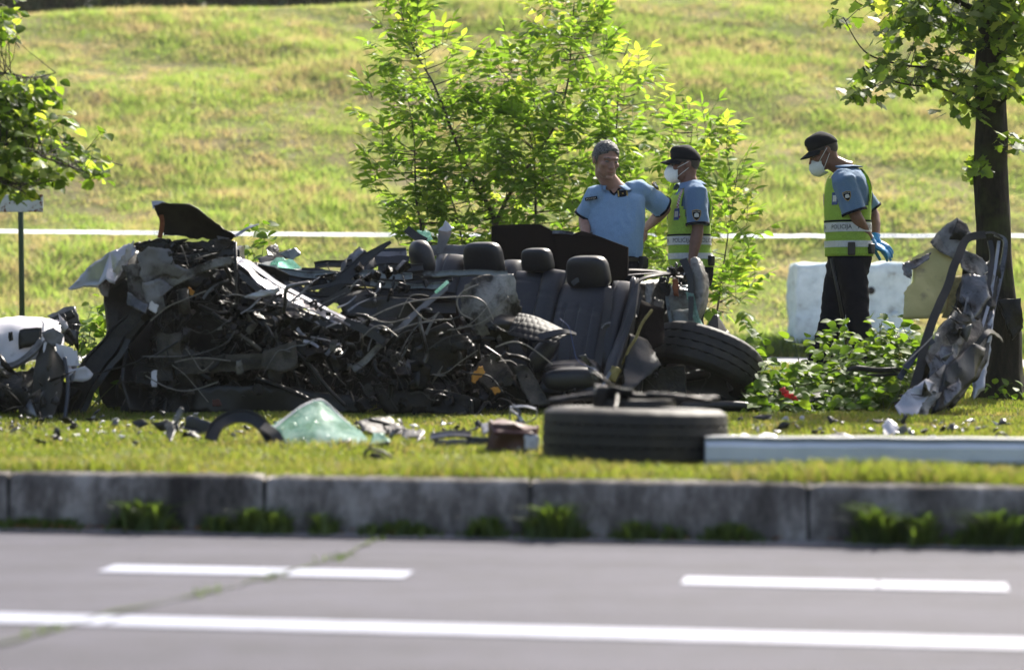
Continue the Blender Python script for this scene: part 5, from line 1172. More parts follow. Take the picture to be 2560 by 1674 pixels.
for zu, zv, su, sv, zY, n, gl in zones:
    for i in range(n):
        p = P(zu + rnd.gauss(0, .5) * su, zv + rnd.gauss(0, .5) * sv, zY + rnd.uniform(-.08, .08)); p.z = max(p.z, G + .02); r = rnd.random(); d = Vector((rnd.gauss(0, 1), rnd.gauss(0, .4), rnd.gauss(0, .8))).normalized(); shiny = rnd.random() < gl
        if r < .34:
            L_ = rnd.uniform(.06, .24); q = [p, p + d * L_ * .4 + rv(.02), p + d * L_ * .75 + rv(.03), p + d * L_ + rv(.05)]; mt = rnd.choice(['oily', 'steel']) if shiny and rnd.random() < .5 else rnd.choice(['plastic', 'burnt', 'rubber'])
            pc(MB().tube(spline(q, 5), rnd.choice([.003, .005, .008, .012]), 7, ends=True), rnd.choice(['hose', 'cable', 'pipe']), mt)
        elif r < .6:
            s_ = rnd.uniform(.02, .055); rot = Matrix.Rotation(rnd.uniform(0, 6), 3, rv(1)); pc(lump(p, (s_ * rnd.uniform(.8, 2), s_, s_ * rnd.uniform(.5, 1.2)), rot, .35, 25, i, 3), 'bracket', 'oily' if shiny else 'burnt', angle=R(30))
        elif r < .78:
            rot = Matrix.Rotation(rnd.uniform(0, 6), 3, rv(1)); rr_ = rnd.uniform(.01, .026); ax = rot @ Vector((0, 0, 1)); pc(MB().tube([p, p + ax * .02, p + ax * .021, p + ax * .035], [rr_, rr_, rr_ * .55, rr_ * .5], 10), 'fitting', 'oily' if shiny else 'plastic', angle=R(35))
        else:
            a = rnd.uniform(.03, .09); e1 = d; e2 = Vector((rnd.gauss(0, 1), rnd.gauss(0, .5), rnd.gauss(0, 1))).normalized(); o_ = [p, p + e1 * a, p + e1 * a * .9 + e2 * a * .5, p + e2 * a * .6]
            pc(plate(o_, 1, a * .12, 20, i), 'shard', (rnd.choice(['steel', 'alu']) if shiny else rnd.choice(['burnt', 'plastic', 'burnt', 'tan'])), mods=[SOLID(.003)], angle=R(30))
# --- scuttle, sills and door strips in the middle
for i, (pts, w_, m_, Yy, lp) in enumerate([
    ([(600, 622), (680, 636), (760, 640), (860, 640), (960, 642)], .05, 'inner', 13.1, .008), ([(620, 642), (720, 655), (840, 660), (960, 655), (1050, 648)], .035, 'plastic', 13.0, .01),
    ([(700, 628), (800, 634), (900, 632), (1060, 640)], .03, 'plastic', 13.2, 0), ([(740, 650), (850, 658), (960, 670), (1040, 664)], .045, 'inner', 12.95, .01), ([(780, 672), (880, 680), (980, 682), (1060, 690)], .05, 'burnt', 12.9, .01),
    ([(690, 678), (760, 684), (880, 694), (1000, 700)], .03, 'plastic', 12.85, .01), ([(830, 700), (930, 712), (1060, 716)], .07, 'plastic', 12.9, 0), ([(600, 655), (670, 664), (740, 690), (800, 700)], .04, 'steel', 12.85, .008), ([(850, 596), (900, 592), (945, 590)], .05, 'greyplastic', 13.5, 0),
    ([(812, 612), (870, 606), (950, 605)], .07, 'leather', 13.4, 0), ([(730, 618), (775, 612), (818, 610)], .04, 'plastic', 13.3, .01), ([(880, 622), (940, 624), (985, 622)], .05, 'plastic', 13.2, .01), ([(985, 640), (1060, 636), (1130, 634), (1180, 636)], .035, 'inner', 12.95, .006)]):
    sp('sill_strip', m_, pts, w_, .008, Y=Yy, lip=lp, bend=.012, normal=(0, -.8, .5))
pl('scuttle_panel', 'inner', [(600, 615, 13.2), (650, 600, 13.3), (690, 622, 13.3), (780, 630, 13.3), (780, 655, 13.2), (700, 648, 13.1), (640, 640, 13.1)], amp=.018, seed=61)
pl('glass_scrap', 'glass', [(640, 600, 13.2), (680, 606, 13.2), (700, 622, 13.2), (650, 634, 13.2), (620, 620, 13.2)], amp=.02, seed=62)
pl('mirror_scrap', 'plastic', [(596, 600, 13.4), (640, 586, 13.45), (676, 578, 13.45), (680, 592, 13.4), (640, 610, 13.35), (602, 612, 13.35)], amp=.012, seed=63)
pl('mirror_scrap', 'burnt', [(620, 576, 13.4), (640, 566, 13.45), (652, 580, 13.45), (640, 596, 13.4), (624, 592, 13.35)], amp=.012, seed=64)
pl('mirror_scrap', 'inner', [(648, 590, 13.38), (684, 575, 13.42), (700, 590, 13.4), (676, 606, 13.36)], amp=.01, seed=68)
pl('dash_scrap', 'plastic', [(790, 618, 13.4), (815, 590, 13.45), (838, 572, 13.45), (862, 585, 13.4), (880, 612, 13.4), (850, 640, 13.3), (800, 640, 13.3)], amp=.02, seed=65)
pl('dash_scrap', 'steel', [(800, 612, 13.35), (836, 575, 13.4), (846, 582, 13.4), (812, 618, 13.35)], amp=.01, seed=66)
sp('pillar_spike', 'plastic', [(738, 705, 12.85), (790, 655, 12.85), (845, 605, 12.9), (880, 580, 12.9), (908, 563, 12.9)], [.1, .012], .012, lip=.006)
sp('pillar_strip', 'plastic', [(715, 672, 12.75), (760, 664, 12.76), (800, 655, 12.78), (860, 660, 12.8)], .022, .008)
sp('pillar_strip', 'underside', [(740, 718, 12.7), (780, 690, 12.72), (812, 672, 12.75)], .04, .006)
pl('hanging_cloth', 'plastic', [(780, 690, 12.8), (860, 670, 12.85), (880, 720, 12.8), (860, 748, 12.78), (800, 740, 12.75)], amp=.02, seed=67)
pl('dark_lining', 'carpet', [(830, 690, 13.0), (1060, 690, 13.), (1080, 780, 12.95), (950, 800, 12.9), (850, 790, 12.9)], amp=.03, sc=6, seed=69)
# seat rail running across, bright edge
sp('seat_rail', 'steel', [(1045, 655, 12.7), (990, 706, 12.68), (930, 758, 12.66), (882, 806, 12.64)], [.022, .03], .006, lip=.004)
sp('seat_rail', 'greyplastic', [(1038, 668, 12.66), (975, 720, 12.64), (922, 770, 12.62)], [.03, .03], .01)
sp('seat_rail', 'alu', [(884, 800, 12.6), (850, 838, 12.6), (820, 858, 12.58)], [.035, .04], .008, lip=.006)
sp('glass_scrap', 'glass', [(1012, 680, 12.64), (1042, 654, 12.66)], .02, .004)
hose('bare_cable', 'wire', [(832, 756), (880, 728), (940, 705), (1000, 694), (1060, 690), (1100, 690), (1128, 706), (1146, 742)], .0042, 12.55)
hose('bare_cable', 'wire', [(890, 782), (940, 760), (1000, 745), (1052, 742)], .004, 12.55)
hose('bare_cable', 'wire', [(1110, 662), (1075, 678), (1062, 700), (1072, 728), (1098, 742)], .004, 12.56)
hose('bent_pipe', 'steel', [(1000, 720), (980, 722), (976, 748), (986, 790), (992, 828), (978, 850)], .011, 12.62)
hose('bent_pipe', 'steel', [(958, 782), (940, 820), (920, 850)], .007, 12.6)
hose('bent_pipe', 'steel', [(330, 828), (440, 826), (520, 800), (545, 770)], .004, 12.45)
hose('bent_pipe', 'oily', [(212, 870), (290, 850), (340, 830)], .005, 12.45)
hose('strut', 'plastic', [(690, 820), (720, 850), (760, 900), (800, 940)], .012, 12.6); hose('strut', 'burnt', [(600, 880), (680, 910), (760, 950)], .014, 12.6)
pl('lamp_unit', 'oily', [(955, 842), (978, 838), (1000, 850), (1000, 880), (982, 908), (948, 910), (958, 880)], Y=12.62, amp=.015, seed=71, th=.02)
pl('heater_box', 'tan', [(1090, 870, 12.75), (1120, 832, 12.8), (1165, 828, 12.8), (1200, 872, 12.75), (1140, 905, 12.72)], amp=.012, seed=72, th=.03)
pl('orange_foam', 'orange', [(1110, 856), (1122, 852), (1124, 868), (1108, 884), (1098, 892), (1100, 874)], Y=12.55, amp=.008, seed=73, th=.012)
pl('orange_foam', 'orange', [(1140, 902), (1160, 898), (1166, 908), (1150, 916)], Y=12.55, amp=.006, seed=74, th=.008)
pl('beige_sheet', 'tan', [(1195, 850, 12.7), (1225, 846, 12.72), (1240, 872, 12.7), (1262, 915, 12.66), (1280, 940, 12.62), (1235, 945, 12.6), (1215, 905, 12.65)], amp=.02, seed=75)
pl('pink_scrap', 'red', [(492, 930), (510, 926), (514, 942), (496, 946)], Y=12.6, amp=.005, seed=76)
# --- crumpled aluminium sheet
pc(sheet([Q((1078, 668, 12.66), (1110, 642, 12.7), (1150, 638, 12.72), (1194, 634, 12.72)), Q((1070, 705, 12.7), (1110, 690, 12.66), (1160, 690, 12.68), (1206, 690, 12.72)), Q((1078, 738, 12.7), (1112, 735, 12.64), (1165, 728, 12.68), (1212, 730, 12.78)), Q((1092, 760, 12.72), (1110, 782, 12.66), (1150, 772, 12.68), (1185, 745, 12.76))], 7, .016, 13, 81), 'heat_shield', 'alu', mods=[SOLID(.002)], angle=R(30))
pc(sheet([Q((1130, 742, 12.68), (1165, 728, 12.68), (1212, 738, 12.75)), Q((1132, 765, 12.62), (1170, 750, 12.62), (1215, 755, 12.7)), Q((1150, 800, 12.66), (1185, 790, 12.68), (1230, 770, 12.72))], 6, .014, 15, 82), 'shield_scrap', 'plastic', mods=[SOLID(.003)], angle=R(30))
# --- seats
def headrest(c, w_, h, d, yaw=-28, e=.6, e2=.5):
    c = Vector(c); Rz = Matrix.Rotation(R(yaw), 4, 'Z') @ Matrix.Rotation(R(8), 4, 'X'); T_ = Matrix.Translation(c) @ Rz; mb = MB(); n = 36; m = 26; vs = []
    def s_(x, k): return math.copysign(abs(x) ** k, x)
    rings = []
    for i in range(m + 1):
        ph = max(min(-math.pi / 2 + math.pi * i / m, 1.54), -1.54); ring = []
        for q in range(n):
            th = 2 * math.pi * q / n; z = s_(math.sin(ph), e2); k_ = abs(math.cos(ph)) ** e2; seam = -.012 * math.exp(-((z - .62) / .03) ** 2) 
            ring.append(T_ @ Vector((w_ / 2 * (k_ * (1 - .07 * z) + seam * k_) * s_(math.cos(th), e), d / 2 * (k_ + seam * k_) * s_(math.sin(th), e) - .01 * z, h / 2 * z)))
        rings.append(ring)
    mb.rings(rings); hr = pc(mb, 'headrest', 'leather')
    for s in (-1, 1):
        t_ = MB(); t_.tube([T_ @ Vector((s * w_ * .22, 0, -h * .42)), T_ @ Vector((s * w_ * .22, .01, -h * .5 - .08))], .006, 8); pc(t_, 'headrest_post', 'steel', hr)
    return hr
headrest(P(981, 600, 13.4), .2, .225, .13, -65, .8, .75)
headrest(P(1124, 600, 13.75), .265, .205, .12)
headrest(P(1249, 604, 13.6), .205, .15, .11)
headrest(P(1367, 632, 13.35), .275, .2, .125)
def chan(s, t):
    if t < .30: return -.006 * math.exp(-((t - .285) / .012) ** 2)
    v = -.012 * abs(math.cos(math.pi * s * 4)) ** 14 if 1 else 0
    return v - .008 * math.exp(-((t - .33 - .05 * (s - .5) ** 2 * 4) / .012) ** 2)
def bk(TL, TR, BL, BR, dep, name='seat_back', disp=None, mat='leather', p=3.2, nx=40, ny=40): return pc(cushion(P(*TL), P(*TR), P(*BL), P(*BR), dep, disp, nx, ny, p), name, mat, smooth=True)
seatback = bk((1303, 655, 13.5), (1425, 660, 13.28), (1258, 868, 13.15), (1386, 880, 12.95), .05, disp=chan)
bk((1422, 645, 13.3), (1476, 650, 13.2), (1378, 862, 12.95), (1422, 855, 12.85), .055, 'side_bolster', lambda s, t: -.006 * math.exp(-((s - .35) / .03) ** 2), p=2.2)
bk((1262, 618, 13.6), (1314, 622, 13.5), (1215, 850, 13.3), (1264, 862, 13.2), .05, 'side_bolster', lambda s, t: -.006 * math.exp(-((t - .3) / .015) ** 2), p=2.4)
bk((1196, 625, 13.72), (1272, 630, 13.6), (1172, 790, 13.45), (1240, 800, 13.35), .035, disp=lambda s, t: -.008 * math.exp(-((t - .17) / .012) ** 2))
bk((1060, 622, 13.85), (1190, 628, 13.72), (1030, 800, 13.55), (1170, 810, 13.45), .045, disp=lambda s, t: -.008 * math.exp(-((t - .1) / .012) ** 2))
bk((1012, 586, 13.95), (1082, 588, 13.85), (990, 720, 13.75), (1055, 725, 13.65), .06, 'side_bolster', lambda s, t: -.008 * math.exp(-((s - .45) / .04) ** 2), p=2.2)
bk((1168, 600, 13.85), (1214, 600, 13.78), (1150, 700, 13.7), (1205, 705, 13.6), .05, 'side_bolster', p=2.2)
bk((1268, 845, 13.0), (1400, 838, 12.95), (1250, 900, 12.7), (1385, 905, 12.65), .05, 'seat_cushion', lambda s, t: -.006 * math.exp(-((t - .4) / .03) ** 2))
mb = MB(); Tm = Matrix.Translation(P(1262, 822, 12.85)) @ Matrix.Rotation(R(38), 4, 'Y'); mb.ell((0, 0, 0), (.06, .07, .13), Tm, 24, 16, .8, .8); pc(mb, 'armrest', 'leather')
mb = MB(); Tm = Matrix.Translation(P(1330, 880, 12.72)) @ Matrix.Rotation(R(88), 4, 'Y'); mb.ell((0, 0, 0), (.07, .08, .17), Tm, 24, 16, .7, .7); pc(mb, 'seat_base', 'leather')
sp('seat_belt', 'plastic', [(1415, 668, 13.15), (1412, 720, 13.05), (1400, 780, 12.98), (1388, 850, 12.88)], .045, .003)
sp('seat_belt', 'plastic', [(1345, 650, 13.3), (1340, 652, 13.3), (1330, 660, 13.3)], .03, .003)
pc(MB().box(P(1408, 756, 12.95), (.05, .012, .03), Matrix.Rotation(R(-20), 3, 'Y')), 'belt_latch', 'plastic', smooth=False, mods=[BEV(.004)])
sp('belt_latch', 'steel', [(1398, 762, 12.93), (1408, 752, 12.93), (1420, 748, 12.93)], .008, .004)
# C-pillar trim, dark blue grey
pc(sheet([Q((1468, 642, 13.15), (1478, 645, 13.1), (1484, 648, 13.25)), Q((1448, 745, 12.98), (1462, 748, 12.92), (1476, 745, 13.1)), Q((1410, 842, 12.82), (1434, 850, 12.76), (1450, 848, 12.95)), Q((1396, 905, 12.74), (1406, 912, 12.7), (1420, 905, 12.9))], 6, .003, 5, 91), 'pillar_trim', 'leather', mods=[SOLID(.006)])
sp('pillar_edge', 'plastic', [(1478, 660, 13.08), (1470, 720, 12.95), (1446, 800, 12.85), (1418, 868, 12.74)], .045, .012, normal=(-.6, -1, .1))
sp('pillar_edge', 'steel', [(1420, 860, 12.7), (1400, 895, 12.66), (1370, 920, 12.64), (1320, 925, 12.62)], [.02, .01], .005)
hose('foam_seam', 'foam', [(1514, 722), (1492, 752), (1478, 785), (1462, 810), (1448, 840), (1428, 862), (1414, 882)], .009, 12.85)
pc(lump(P(1426, 868, 12.72), (.06, .05, .08), Matrix.Rotation(R(30), 3, 'Y'), .25, 20, 92, 5), 'foam_piece', 'foam')
# quilted honeycomb leather
vs = []; fs = []; nx, ny = 60, 36
qg = [Q((1205, 728, 12.7), (1250, 738, 12.72), (1330, 776, 12.68)), Q((1190, 752, 12.62), (1245, 760, 12.6), (1310, 782, 12.58)), Q((1180, 778, 12.58), (1230, 790, 12.52), (1290, 800, 12.52))]
rows = [spline(r, nx // 2) for r in qg]; cols = [spline(c, ny // 2) for c in zip(*rows)]
for j in range(ny + 1):
    for i in range(nx + 1):
        s_, t_ = i / nx * 9, j / ny * 5; a = s_ + .5 * (int(t_) % 2); dx = (a % 1) - .5; dy = (t_ % 1) - .5; h_ = max(0, 1 - (abs(dx) * 2) ** 3) * max(0, 1 - (abs(dy) * 2) ** 3); vs.append(cols[i][j] + Vector((-.2, -1, .9)) * .003 * h_)
fs = [(j * (nx + 1) + i, j * (nx + 1) + i + 1, (j + 1) * (nx + 1) + i + 1, (j + 1) * (nx + 1) + i) for j in range(ny) for i in range(nx)]
pc((vs, fs), 'quilted_trim', 'quilt', mods=[SOLID(.006)])
sp('trim_lip', 'leather', [(1235, 790, 12.54), (1270, 780, 12.54), (1310, 770, 12.56), (1338, 776, 12.6)], [.06, .015], .012, normal=(0, -.8, .6))
hose('blue_thread', 'bluemark', [(1300, 740), (1322, 760), (1332, 800), (1345, 840), (1390, 860)], .0016, 12.55)
pl('torn_clip', 'steel', [(1345, 825), (1362, 822), (1385, 850), (1392, 880), (1378, 884), (1366, 850)], Y=12.6, amp=.012, seed=95)
# --- boot panel
pc(plate(Q((1143, 525, 14.15), (1200, 522, 14.15), (1255, 522, 14.12), (1275, 532, 14.1), (1290, 541, 14.1), (1330, 545, 14.05), (1352, 538, 14.05), (1400, 552, 14.), (1460, 575, 13.95), (1459, 640, 13.95), (1440, 660, 13.95), (1300, 640, 14.05), (1143, 610, 14.15)), 2, .002, 4, 101, .0008), 'parcel_shelf', 'carpet', mods=[SOLID(.02), BEV(.003)], angle=R(40))
sp('shelf_clip', 'steel', [(1284, 540, 14.07), (1310, 540, 14.06), (1332, 544, 14.04)], .02, .01)
# --- rear quarter on the right
pl('inner_quarter', 'inner', [(1545, 665, 13.5), (1600, 660, 13.5), (1618, 700, 13.45), (1615, 760, 13.4), (1560, 762, 13.35), (1548, 720, 13.4)], amp=.014, sc=9, seed=111)
pl('inner_quarter', 'inner', [(1560, 720, 13.36), (1612, 716, 13.38), (1635, 770, 13.34), (1600, 768, 13.3), (1565, 764, 13.3)], amp=.01, seed=112)
sp('quarter_rib', 'inner', [(1550, 690, 13.38), (1556, 730, 13.34), (1566, 768, 13.3)], .02, .02, lip=.01)
pl('torn_cavity', 'burnt', [(1480, 652, 13.3), (1530, 648, 13.4), (1560, 660, 13.4), (1552, 720, 13.35), (1520, 760, 13.2), (1490, 770, 13.1), (1478, 720, 13.2)], amp=.025, seed=113)
pl('torn_cavity', 'alu', [(1500, 660, 13.26), (1522, 655, 13.3), (1515, 700, 13.22), (1498, 716, 13.2)], amp=.015, seed=114)
pl('torn_cavity', 'tan', [(1520, 690, 13.25), (1545, 700, 13.25), (1538, 760, 13.2), (1512, 740, 13.15)], amp=.02, seed=115)
for i in range(26):
    p = P(1575 + rnd.gauss(0, 18), 642 + rnd.gauss(0, 13), 13.35 + rnd.uniform(-.06, .06)); a = rnd.uniform(.03, .075); e1 = rv(1).normalized(); e2 = rv(1).normalized()
    pc(plate([p, p + e1 * a, p + (e1 + e2) * a * .6, p + e2 * a * .7], 2, a * .2, 18, i), 'crumpled_scrap', rnd.choice(['paintsilver', 'steel', 'steel', 'inner', 'plastic']), mods=[SOLID(.003)], angle=R(25))
pl('tail_lamp_scrap', 'rust', [(1562, 650), (1574, 648), (1578, 690), (1566, 686)], Y=13.26, amp=.01, seed=116)
sp('window_frame', 'plastic', [(1462, 630, 13.5), (1510, 632, 13.5), (1560, 640, 13.45), (1590, 648, 13.4)], .035, .02, normal=(0, -.3, 1))
sp('window_frame', 'plastic', [(1470, 660, 13.2), (1500, 645, 13.25), (1540, 638, 13.3), (1580, 636, 13.3)], .022, .012, normal=(0, -.6, 1))
sp('window_frame', 'steel', [(1460, 640, 13.3), (1500, 636, 13.32), (1545, 634, 13.35)], .014, .006, normal=(0, -.3, 1))
pc(sheet([Q((1605, 600, 13.35), (1622, 598, 13.35), (1632, 610, 13.4)), Q((1608, 640, 13.3), (1632, 640, 13.28), (1646, 655, 13.35)), Q((1608, 690, 13.28), (1630, 695, 13.24), (1645, 700, 13.32)), Q((1606, 740, 13.3), (1618, 745, 13.26), (1630, 742, 13.32))], 6, .004, 8, 117), 'quarter_skin', 'alu', mods=[SOLID(.003)])
sp('quarter_edge', 'plastic', [(1588, 602, 13.32), (1602, 640, 13.28), (1606, 690, 13.26), (1604, 745, 13.24)], [.05, .025], .01)
pl('glass_scrap', 'glass', [(1594, 680, 13.24), (1612, 684, 13.24), (1616, 720, 13.24), (1640, 765, 13.3), (1632, 772, 13.26), (1610, 740, 13.24)], amp=.012, seed=118)
pl('bent_flap', 'underside', [(1640, 765, 13.8), (1658, 730, 13.85), (1668, 728, 13.85), (1690, 765, 13.85), (1722, 795, 13.8), (1716, 806, 13.75), (1670, 800, 13.7)], amp=.012, seed=119)
pc(plate(Q((1462, 775, 12.9), (1505, 790, 12.95), (1535, 850, 12.85), (1500, 880, 12.75), (1460, 915, 12.68), (1444, 905, 12.7), (1450, 850, 12.8)), 3, .02, 8, 120), 'mud_liner', 'plastic', mods=[SOLID(.004)], angle=R(30))
pl('mud_liner', 'carpet', [(1490, 700, 13.1), (1540, 720, 13.1), (1545, 800, 13.0), (1500, 820, 12.95), (1470, 780, 13.0)], amp=.03, sc=7, seed=121)
# --- odds standing up behind the seats
sp('bent_bracket', 'greyplastic', [(1020, 590, 14.0), (1028, 560, 14.), (1035, 535, 14.)], [.035, .09], .004)
pl('bracket_fan', 'whiteplastic', [(1018, 535, 13.98), (1036, 512, 13.98), (1056, 530, 13.98), (1040, 540, 13.96)], amp=.008, seed=131)
sp('dark_strip', 'plastic', [(944, 532, 13.9), (965, 548, 13.9), (990, 562, 13.9)], .05, .01)
pl('glass_scrap', 'glass', [(968, 535, 13.95), (998, 534, 13.95), (1006, 556, 13.9), (986, 566, 13.9)], amp=.015, seed=132)
pc(lump(P(1045, 582, 14.05), (.3, .08, .06), None, .2, 12, 133, 6), 'far_trim', 'greyplastic', angle=R(30))
sp('far_trim', 'plastic', [(1090, 580, 14.1), (1060, 574, 14.1), (1040, 575, 14.1)], .03, .01)
sp('far_sill', 'leather', [(865, 600, 13.9), (905, 594, 13.9), (945, 592, 13.9)], .09, .03)
# --- wheels
def wheel(root_parent, c, axis, r, wd, name='wheel', tread=True, mat='rubber', rim=True, hub=0):
    axis = Vector(axis).normalized(); x = axis.orthogonal().normalized(); y = axis.cross(x); c = Vector(c); n = 96; rings = []; mb = MB()
    prof = [(-.5, .66), (-.52, .80), (-.5, .92), (-.43, .985), (-.40, 1.0)]; full = prof + [(-.23, 1.008), (-.215, .985), (-.195, .985), (-.18, 1.01), (-.02, 1.012), (-.01, .985), (.01, .985), (.02, 1.012), (.18, 1.01), (.195, .985), (.215, .985), (.23, 1.008)] + [(-a, b_) for a, b_ in prof[::-1]] + [(.42, .63), (.0, .6), (-.42, .63)]
    for q in range(n):
        th = 2 * math.pi * q / n; ring = []
        for a, b_ in full:
            rr_ = b_
            if tread and abs(a) > .23 and b_ > .97 and q % 4 == 0: rr_ -= .014
            ring.append(c + axis * (a * wd + (.008 * math.sin(th * 24) if abs(a) < .3 and b_ < .99 else 0)) + (x * math.cos(th) + y * math.sin(th)) * r * rr_)
        rings.append(ring)
    mb.rings(rings + [rings[0]], cap=False); t_ = build(mb, 'tyre', M[mat], root_parent, True, angle=R(30))
    if rim:
        mb = MB(); rings = []
        for a, b_ in [(-.45, .64), (-.4, .62), (-.3, .57), (0, .52), (.3, .57), (.4, .62), (.45, .64), (.46, .66)]: rings.append([c + axis * a * wd + (x * math.cos(2 * math.pi * q / 48) + y * math.sin(2 * math.pi * q / 48)) * r * b_ for q in range(48)])
        mb.rings(rings, cap=False); ro = build(mb, 'rim', M['greyplastic'], t_, True, angle=R(40))
        for q in range(10):
            a = 2 * math.pi * q / 10; d = x * math.cos(a) + y * math.sin(a); s_ = MB(); s_.tube([c + axis * wd * .2 + d * r * .1, c + axis * wd * .3 + d * r * .58], [(.02, .016), (.028, .014)], 6, ref=axis); build(s_, 'spoke', M['greyplastic'], t_)
        h = MB(); h.tube([c + axis * wd * .05, c + axis * wd * .3], [r * .2, r * .16], 20); build(h, 'hub', M['oily'], t_)
    return t_
# rear wheel torn round on its axle
axr = (Matrix.Rotation(R(21), 3, 'Y') @ Matrix.Rotation(R(-16), 3, 'X')) @ Vector((0, 0, 1))
wheel(car, P(1640, 838, 13.42), axr, .335, .245)
hose('axle', 'burnt', [(1480, 880, 13.4), (1560, 880, 13.4), (1640, 870, 13.4)], .03)
wheel(car, P(1478, 905, 13.35), (.9, -.3, .1), .2, .16, rim=False)
pc(lump(P(1640, 905, 13.6), (.7, .3, .22), None, .18, 6, 140, 8), 'crushed_underbody', 'plastic', angle=R(30))
hose('crushed_pipe', 'plastic', [(1590, 945), (1680, 942), (1735, 945)], .03, 12.95)
# ------------------------------------------------------------------ loose wheel in front
c = P(1476, 1000, 9.2); c.z = G + .105; lw = thing('loose_wheel', (c.x, c.y, G), 'large dark loose car wheel lying flat on the grass close to the kerb', 'wheel')
wheel(lw, c, (.02, .03, 1), .383, .22)
build(lump(c + Vector((-.09, -.05, .16)), (.14, .12, .09), None, .3, 14, 3, 5), 'hub_carrier', M['oily'], lw, angle=R(30))
for pts, r in (([(-.35, -.02, .14), (-.12, -.04, .17), (.1, -.03, .155), (.34, 0, .15)], .014), ([(-.1, -.05, .2), (-.13, -.1, .23), (-.18, -.1, .26)], .009), ([(-.08, -.12, .17), (-.09, -.2, .13), (-.1, -.3, .12)], .012), ([(.05, -.06, .17), (.16, -.1, .165), (.3, -.12, .145)], .011)):
    build(MB().tube(spline([c + Vector(q) for q in pts], 6), r, 8, ends=True), 'suspension_arm', M['oily'], lw)
build(MB().tube([c + Vector((0, 0, .12)), c + Vector((0, 0, .15))], [.17, .165], 28), 'brake_disc', M['burnt'], lw, angle=R(40))
# red broken lump next to it
b = P(1190, 1050, 9.6); rl = thing('red_lamp_scrap', (b.x, 9.6, G), 'broken dark red and white lamp housing lying left of the loose wheel', 'car part')
build(lump(P(1188, 1022, 9.6), (.21, .13, .13), Matrix.Rotation(R(8), 3, 'Y'), .2, 9, 5, 7), 'lamp_housing', M['red'], rl, angle=R(30)); build(plate(Q((1218, 1010, 9.5), (1252, 1012, 9.5), (1254, 1046, 9.5), (1222, 1044, 9.5)), 2, .01, 14, 6), 'reflector', M['whiteplastic'], rl, mods=[SOLID(.008)])
build(plate(Q((1140, 985, 9.58), (1190, 996, 9.55), (1250, 1000, 9.55), (1246, 1010, 9.5), (1150, 1006, 9.5)), 2, .008, 14, 7), 'lamp_rim', M['red'], rl, mods=[SOLID(.012)])
# ------------------------------------------------------------------ debris on the verge
def scrap(name, label, cat, items, Y, group=None):
    U = [q for it in items for q in it[2]]; uc = sum(q[0] for q in U) / len(U); dY = min(0, F * (HC - G) / (max(q[1] for q in U) * SC - 742) + .03 - Y); Q = lambda *a, Y=Y: [P(q[0], q[1], (q[2] if len(q) > 2 else Y) + dY) for q in a]; Y0_ = Y; p = P(uc, 0, Y + dY); root = thing(name, (p.x, Y + dY, G), label, cat, group)
    for nm, mt, outl, *o in items:
        kw = o[0] if o else {}
        if kw.get('strip'): build(strip(spline(Q(*outl, Y=Y), 6), kw['strip'], kw.get('th', .006), kw.get('n', (0, -.6, .8)), lip=kw.get('lip', 0)), nm, M[mt], root, angle=R(35))
        elif kw.get('tube'): build(MB().tube(spline(Q(*outl, Y=Y), 8), kw['tube'], 8, ends=True), nm, M[mt], root)
        else: build(plate(Q(*outl, Y=Y), kw.get('cuts', 3), kw.get('amp', .01), kw.get('sc', 12), kw.get('seed', 1)), nm, M[mt], root, mods=[SOLID(kw.get('th', .004))], angle=R(35))
    return root
# shattered windscreen standing bent on the grass
Q_ = Q
def Q(*a, Y=13.): return Q_(*[(q[0], q[1], (q[2] if len(q) > 2 else Y) - .62) for q in a])
root = thing('windscreen', (P(740, 0, 10.1).x, 10.1, G), 'bent sheet of shattered green windscreen glass standing on the grass', 'windscreen')
build(sheet([Q((735, 931, 10.9), (752, 935, 10.92), (790, 968, 10.9), (835, 1002, 10.8), (862, 1028, 10.7)), Q((690, 952, 10.8), (735, 960, 10.78), (780, 985, 10.76), (825, 1010, 10.7), (860, 1036, 10.62)), Q((640, 985, 10.7), (690, 990, 10.66), (745, 1005, 10.62), (800, 1022, 10.6), (850, 1042, 10.58)), Q((622, 1000, 10.62), (650, 1030, 10.55), (700, 1045, 10.52), (770, 1046, 10.5), (840, 1046, 10.5))], 7, .005, 7, 151), 'glass_sheet', M['glass'], root, mods=[SOLID(.006)])
build(sheet([Q((868, 1008, 10.6), (890, 1010, 10.6)), Q((862, 1025, 10.55), (905, 1028, 10.55)), Q((855, 1042, 10.5), (902, 1040, 10.5))], 6, .008, 12, 152), 'glass_fold', M['glass'], root, mods=[SOLID(.005)])
build(MB().tube(spline(Q((628, 1002, 10.63), (660, 975, 10.72), (700, 945, 10.82), (735, 930, 10.9), (756, 934, 10.92), (800, 975, 10.88), (862, 1028, 10.7)), 6), .0045, 6), 'glass_edge', M['whiteplastic'], root)
build(strip(spline(Q((700, 1050, 10.4), (780, 1048, 10.4), (850, 1040, 10.4), (905, 1030, 10.4)), 6), .02, .01), 'rubber_seal', M['plastic'], root)
Q = Q_
scrap('arch_strip', 'black arched plastic wheel arch trim standing on the grass left of the windscreen', 'car part', [('arch', 'plastic', [(490, 1022, 10.8), (505, 990, 10.85), (540, 970, 10.9), (580, 970, 10.9), (612, 990, 10.85), (632, 1025, 10.8)], dict(strip=.06, th=.01, lip=.012, n=(0, -1, .4))), ('arch_foot', 'plastic', [(610, 990, 10.8), (640, 1010, 10.78), (652, 1040, 10.75)], dict(strip=.05, th=.01))], 10.8)
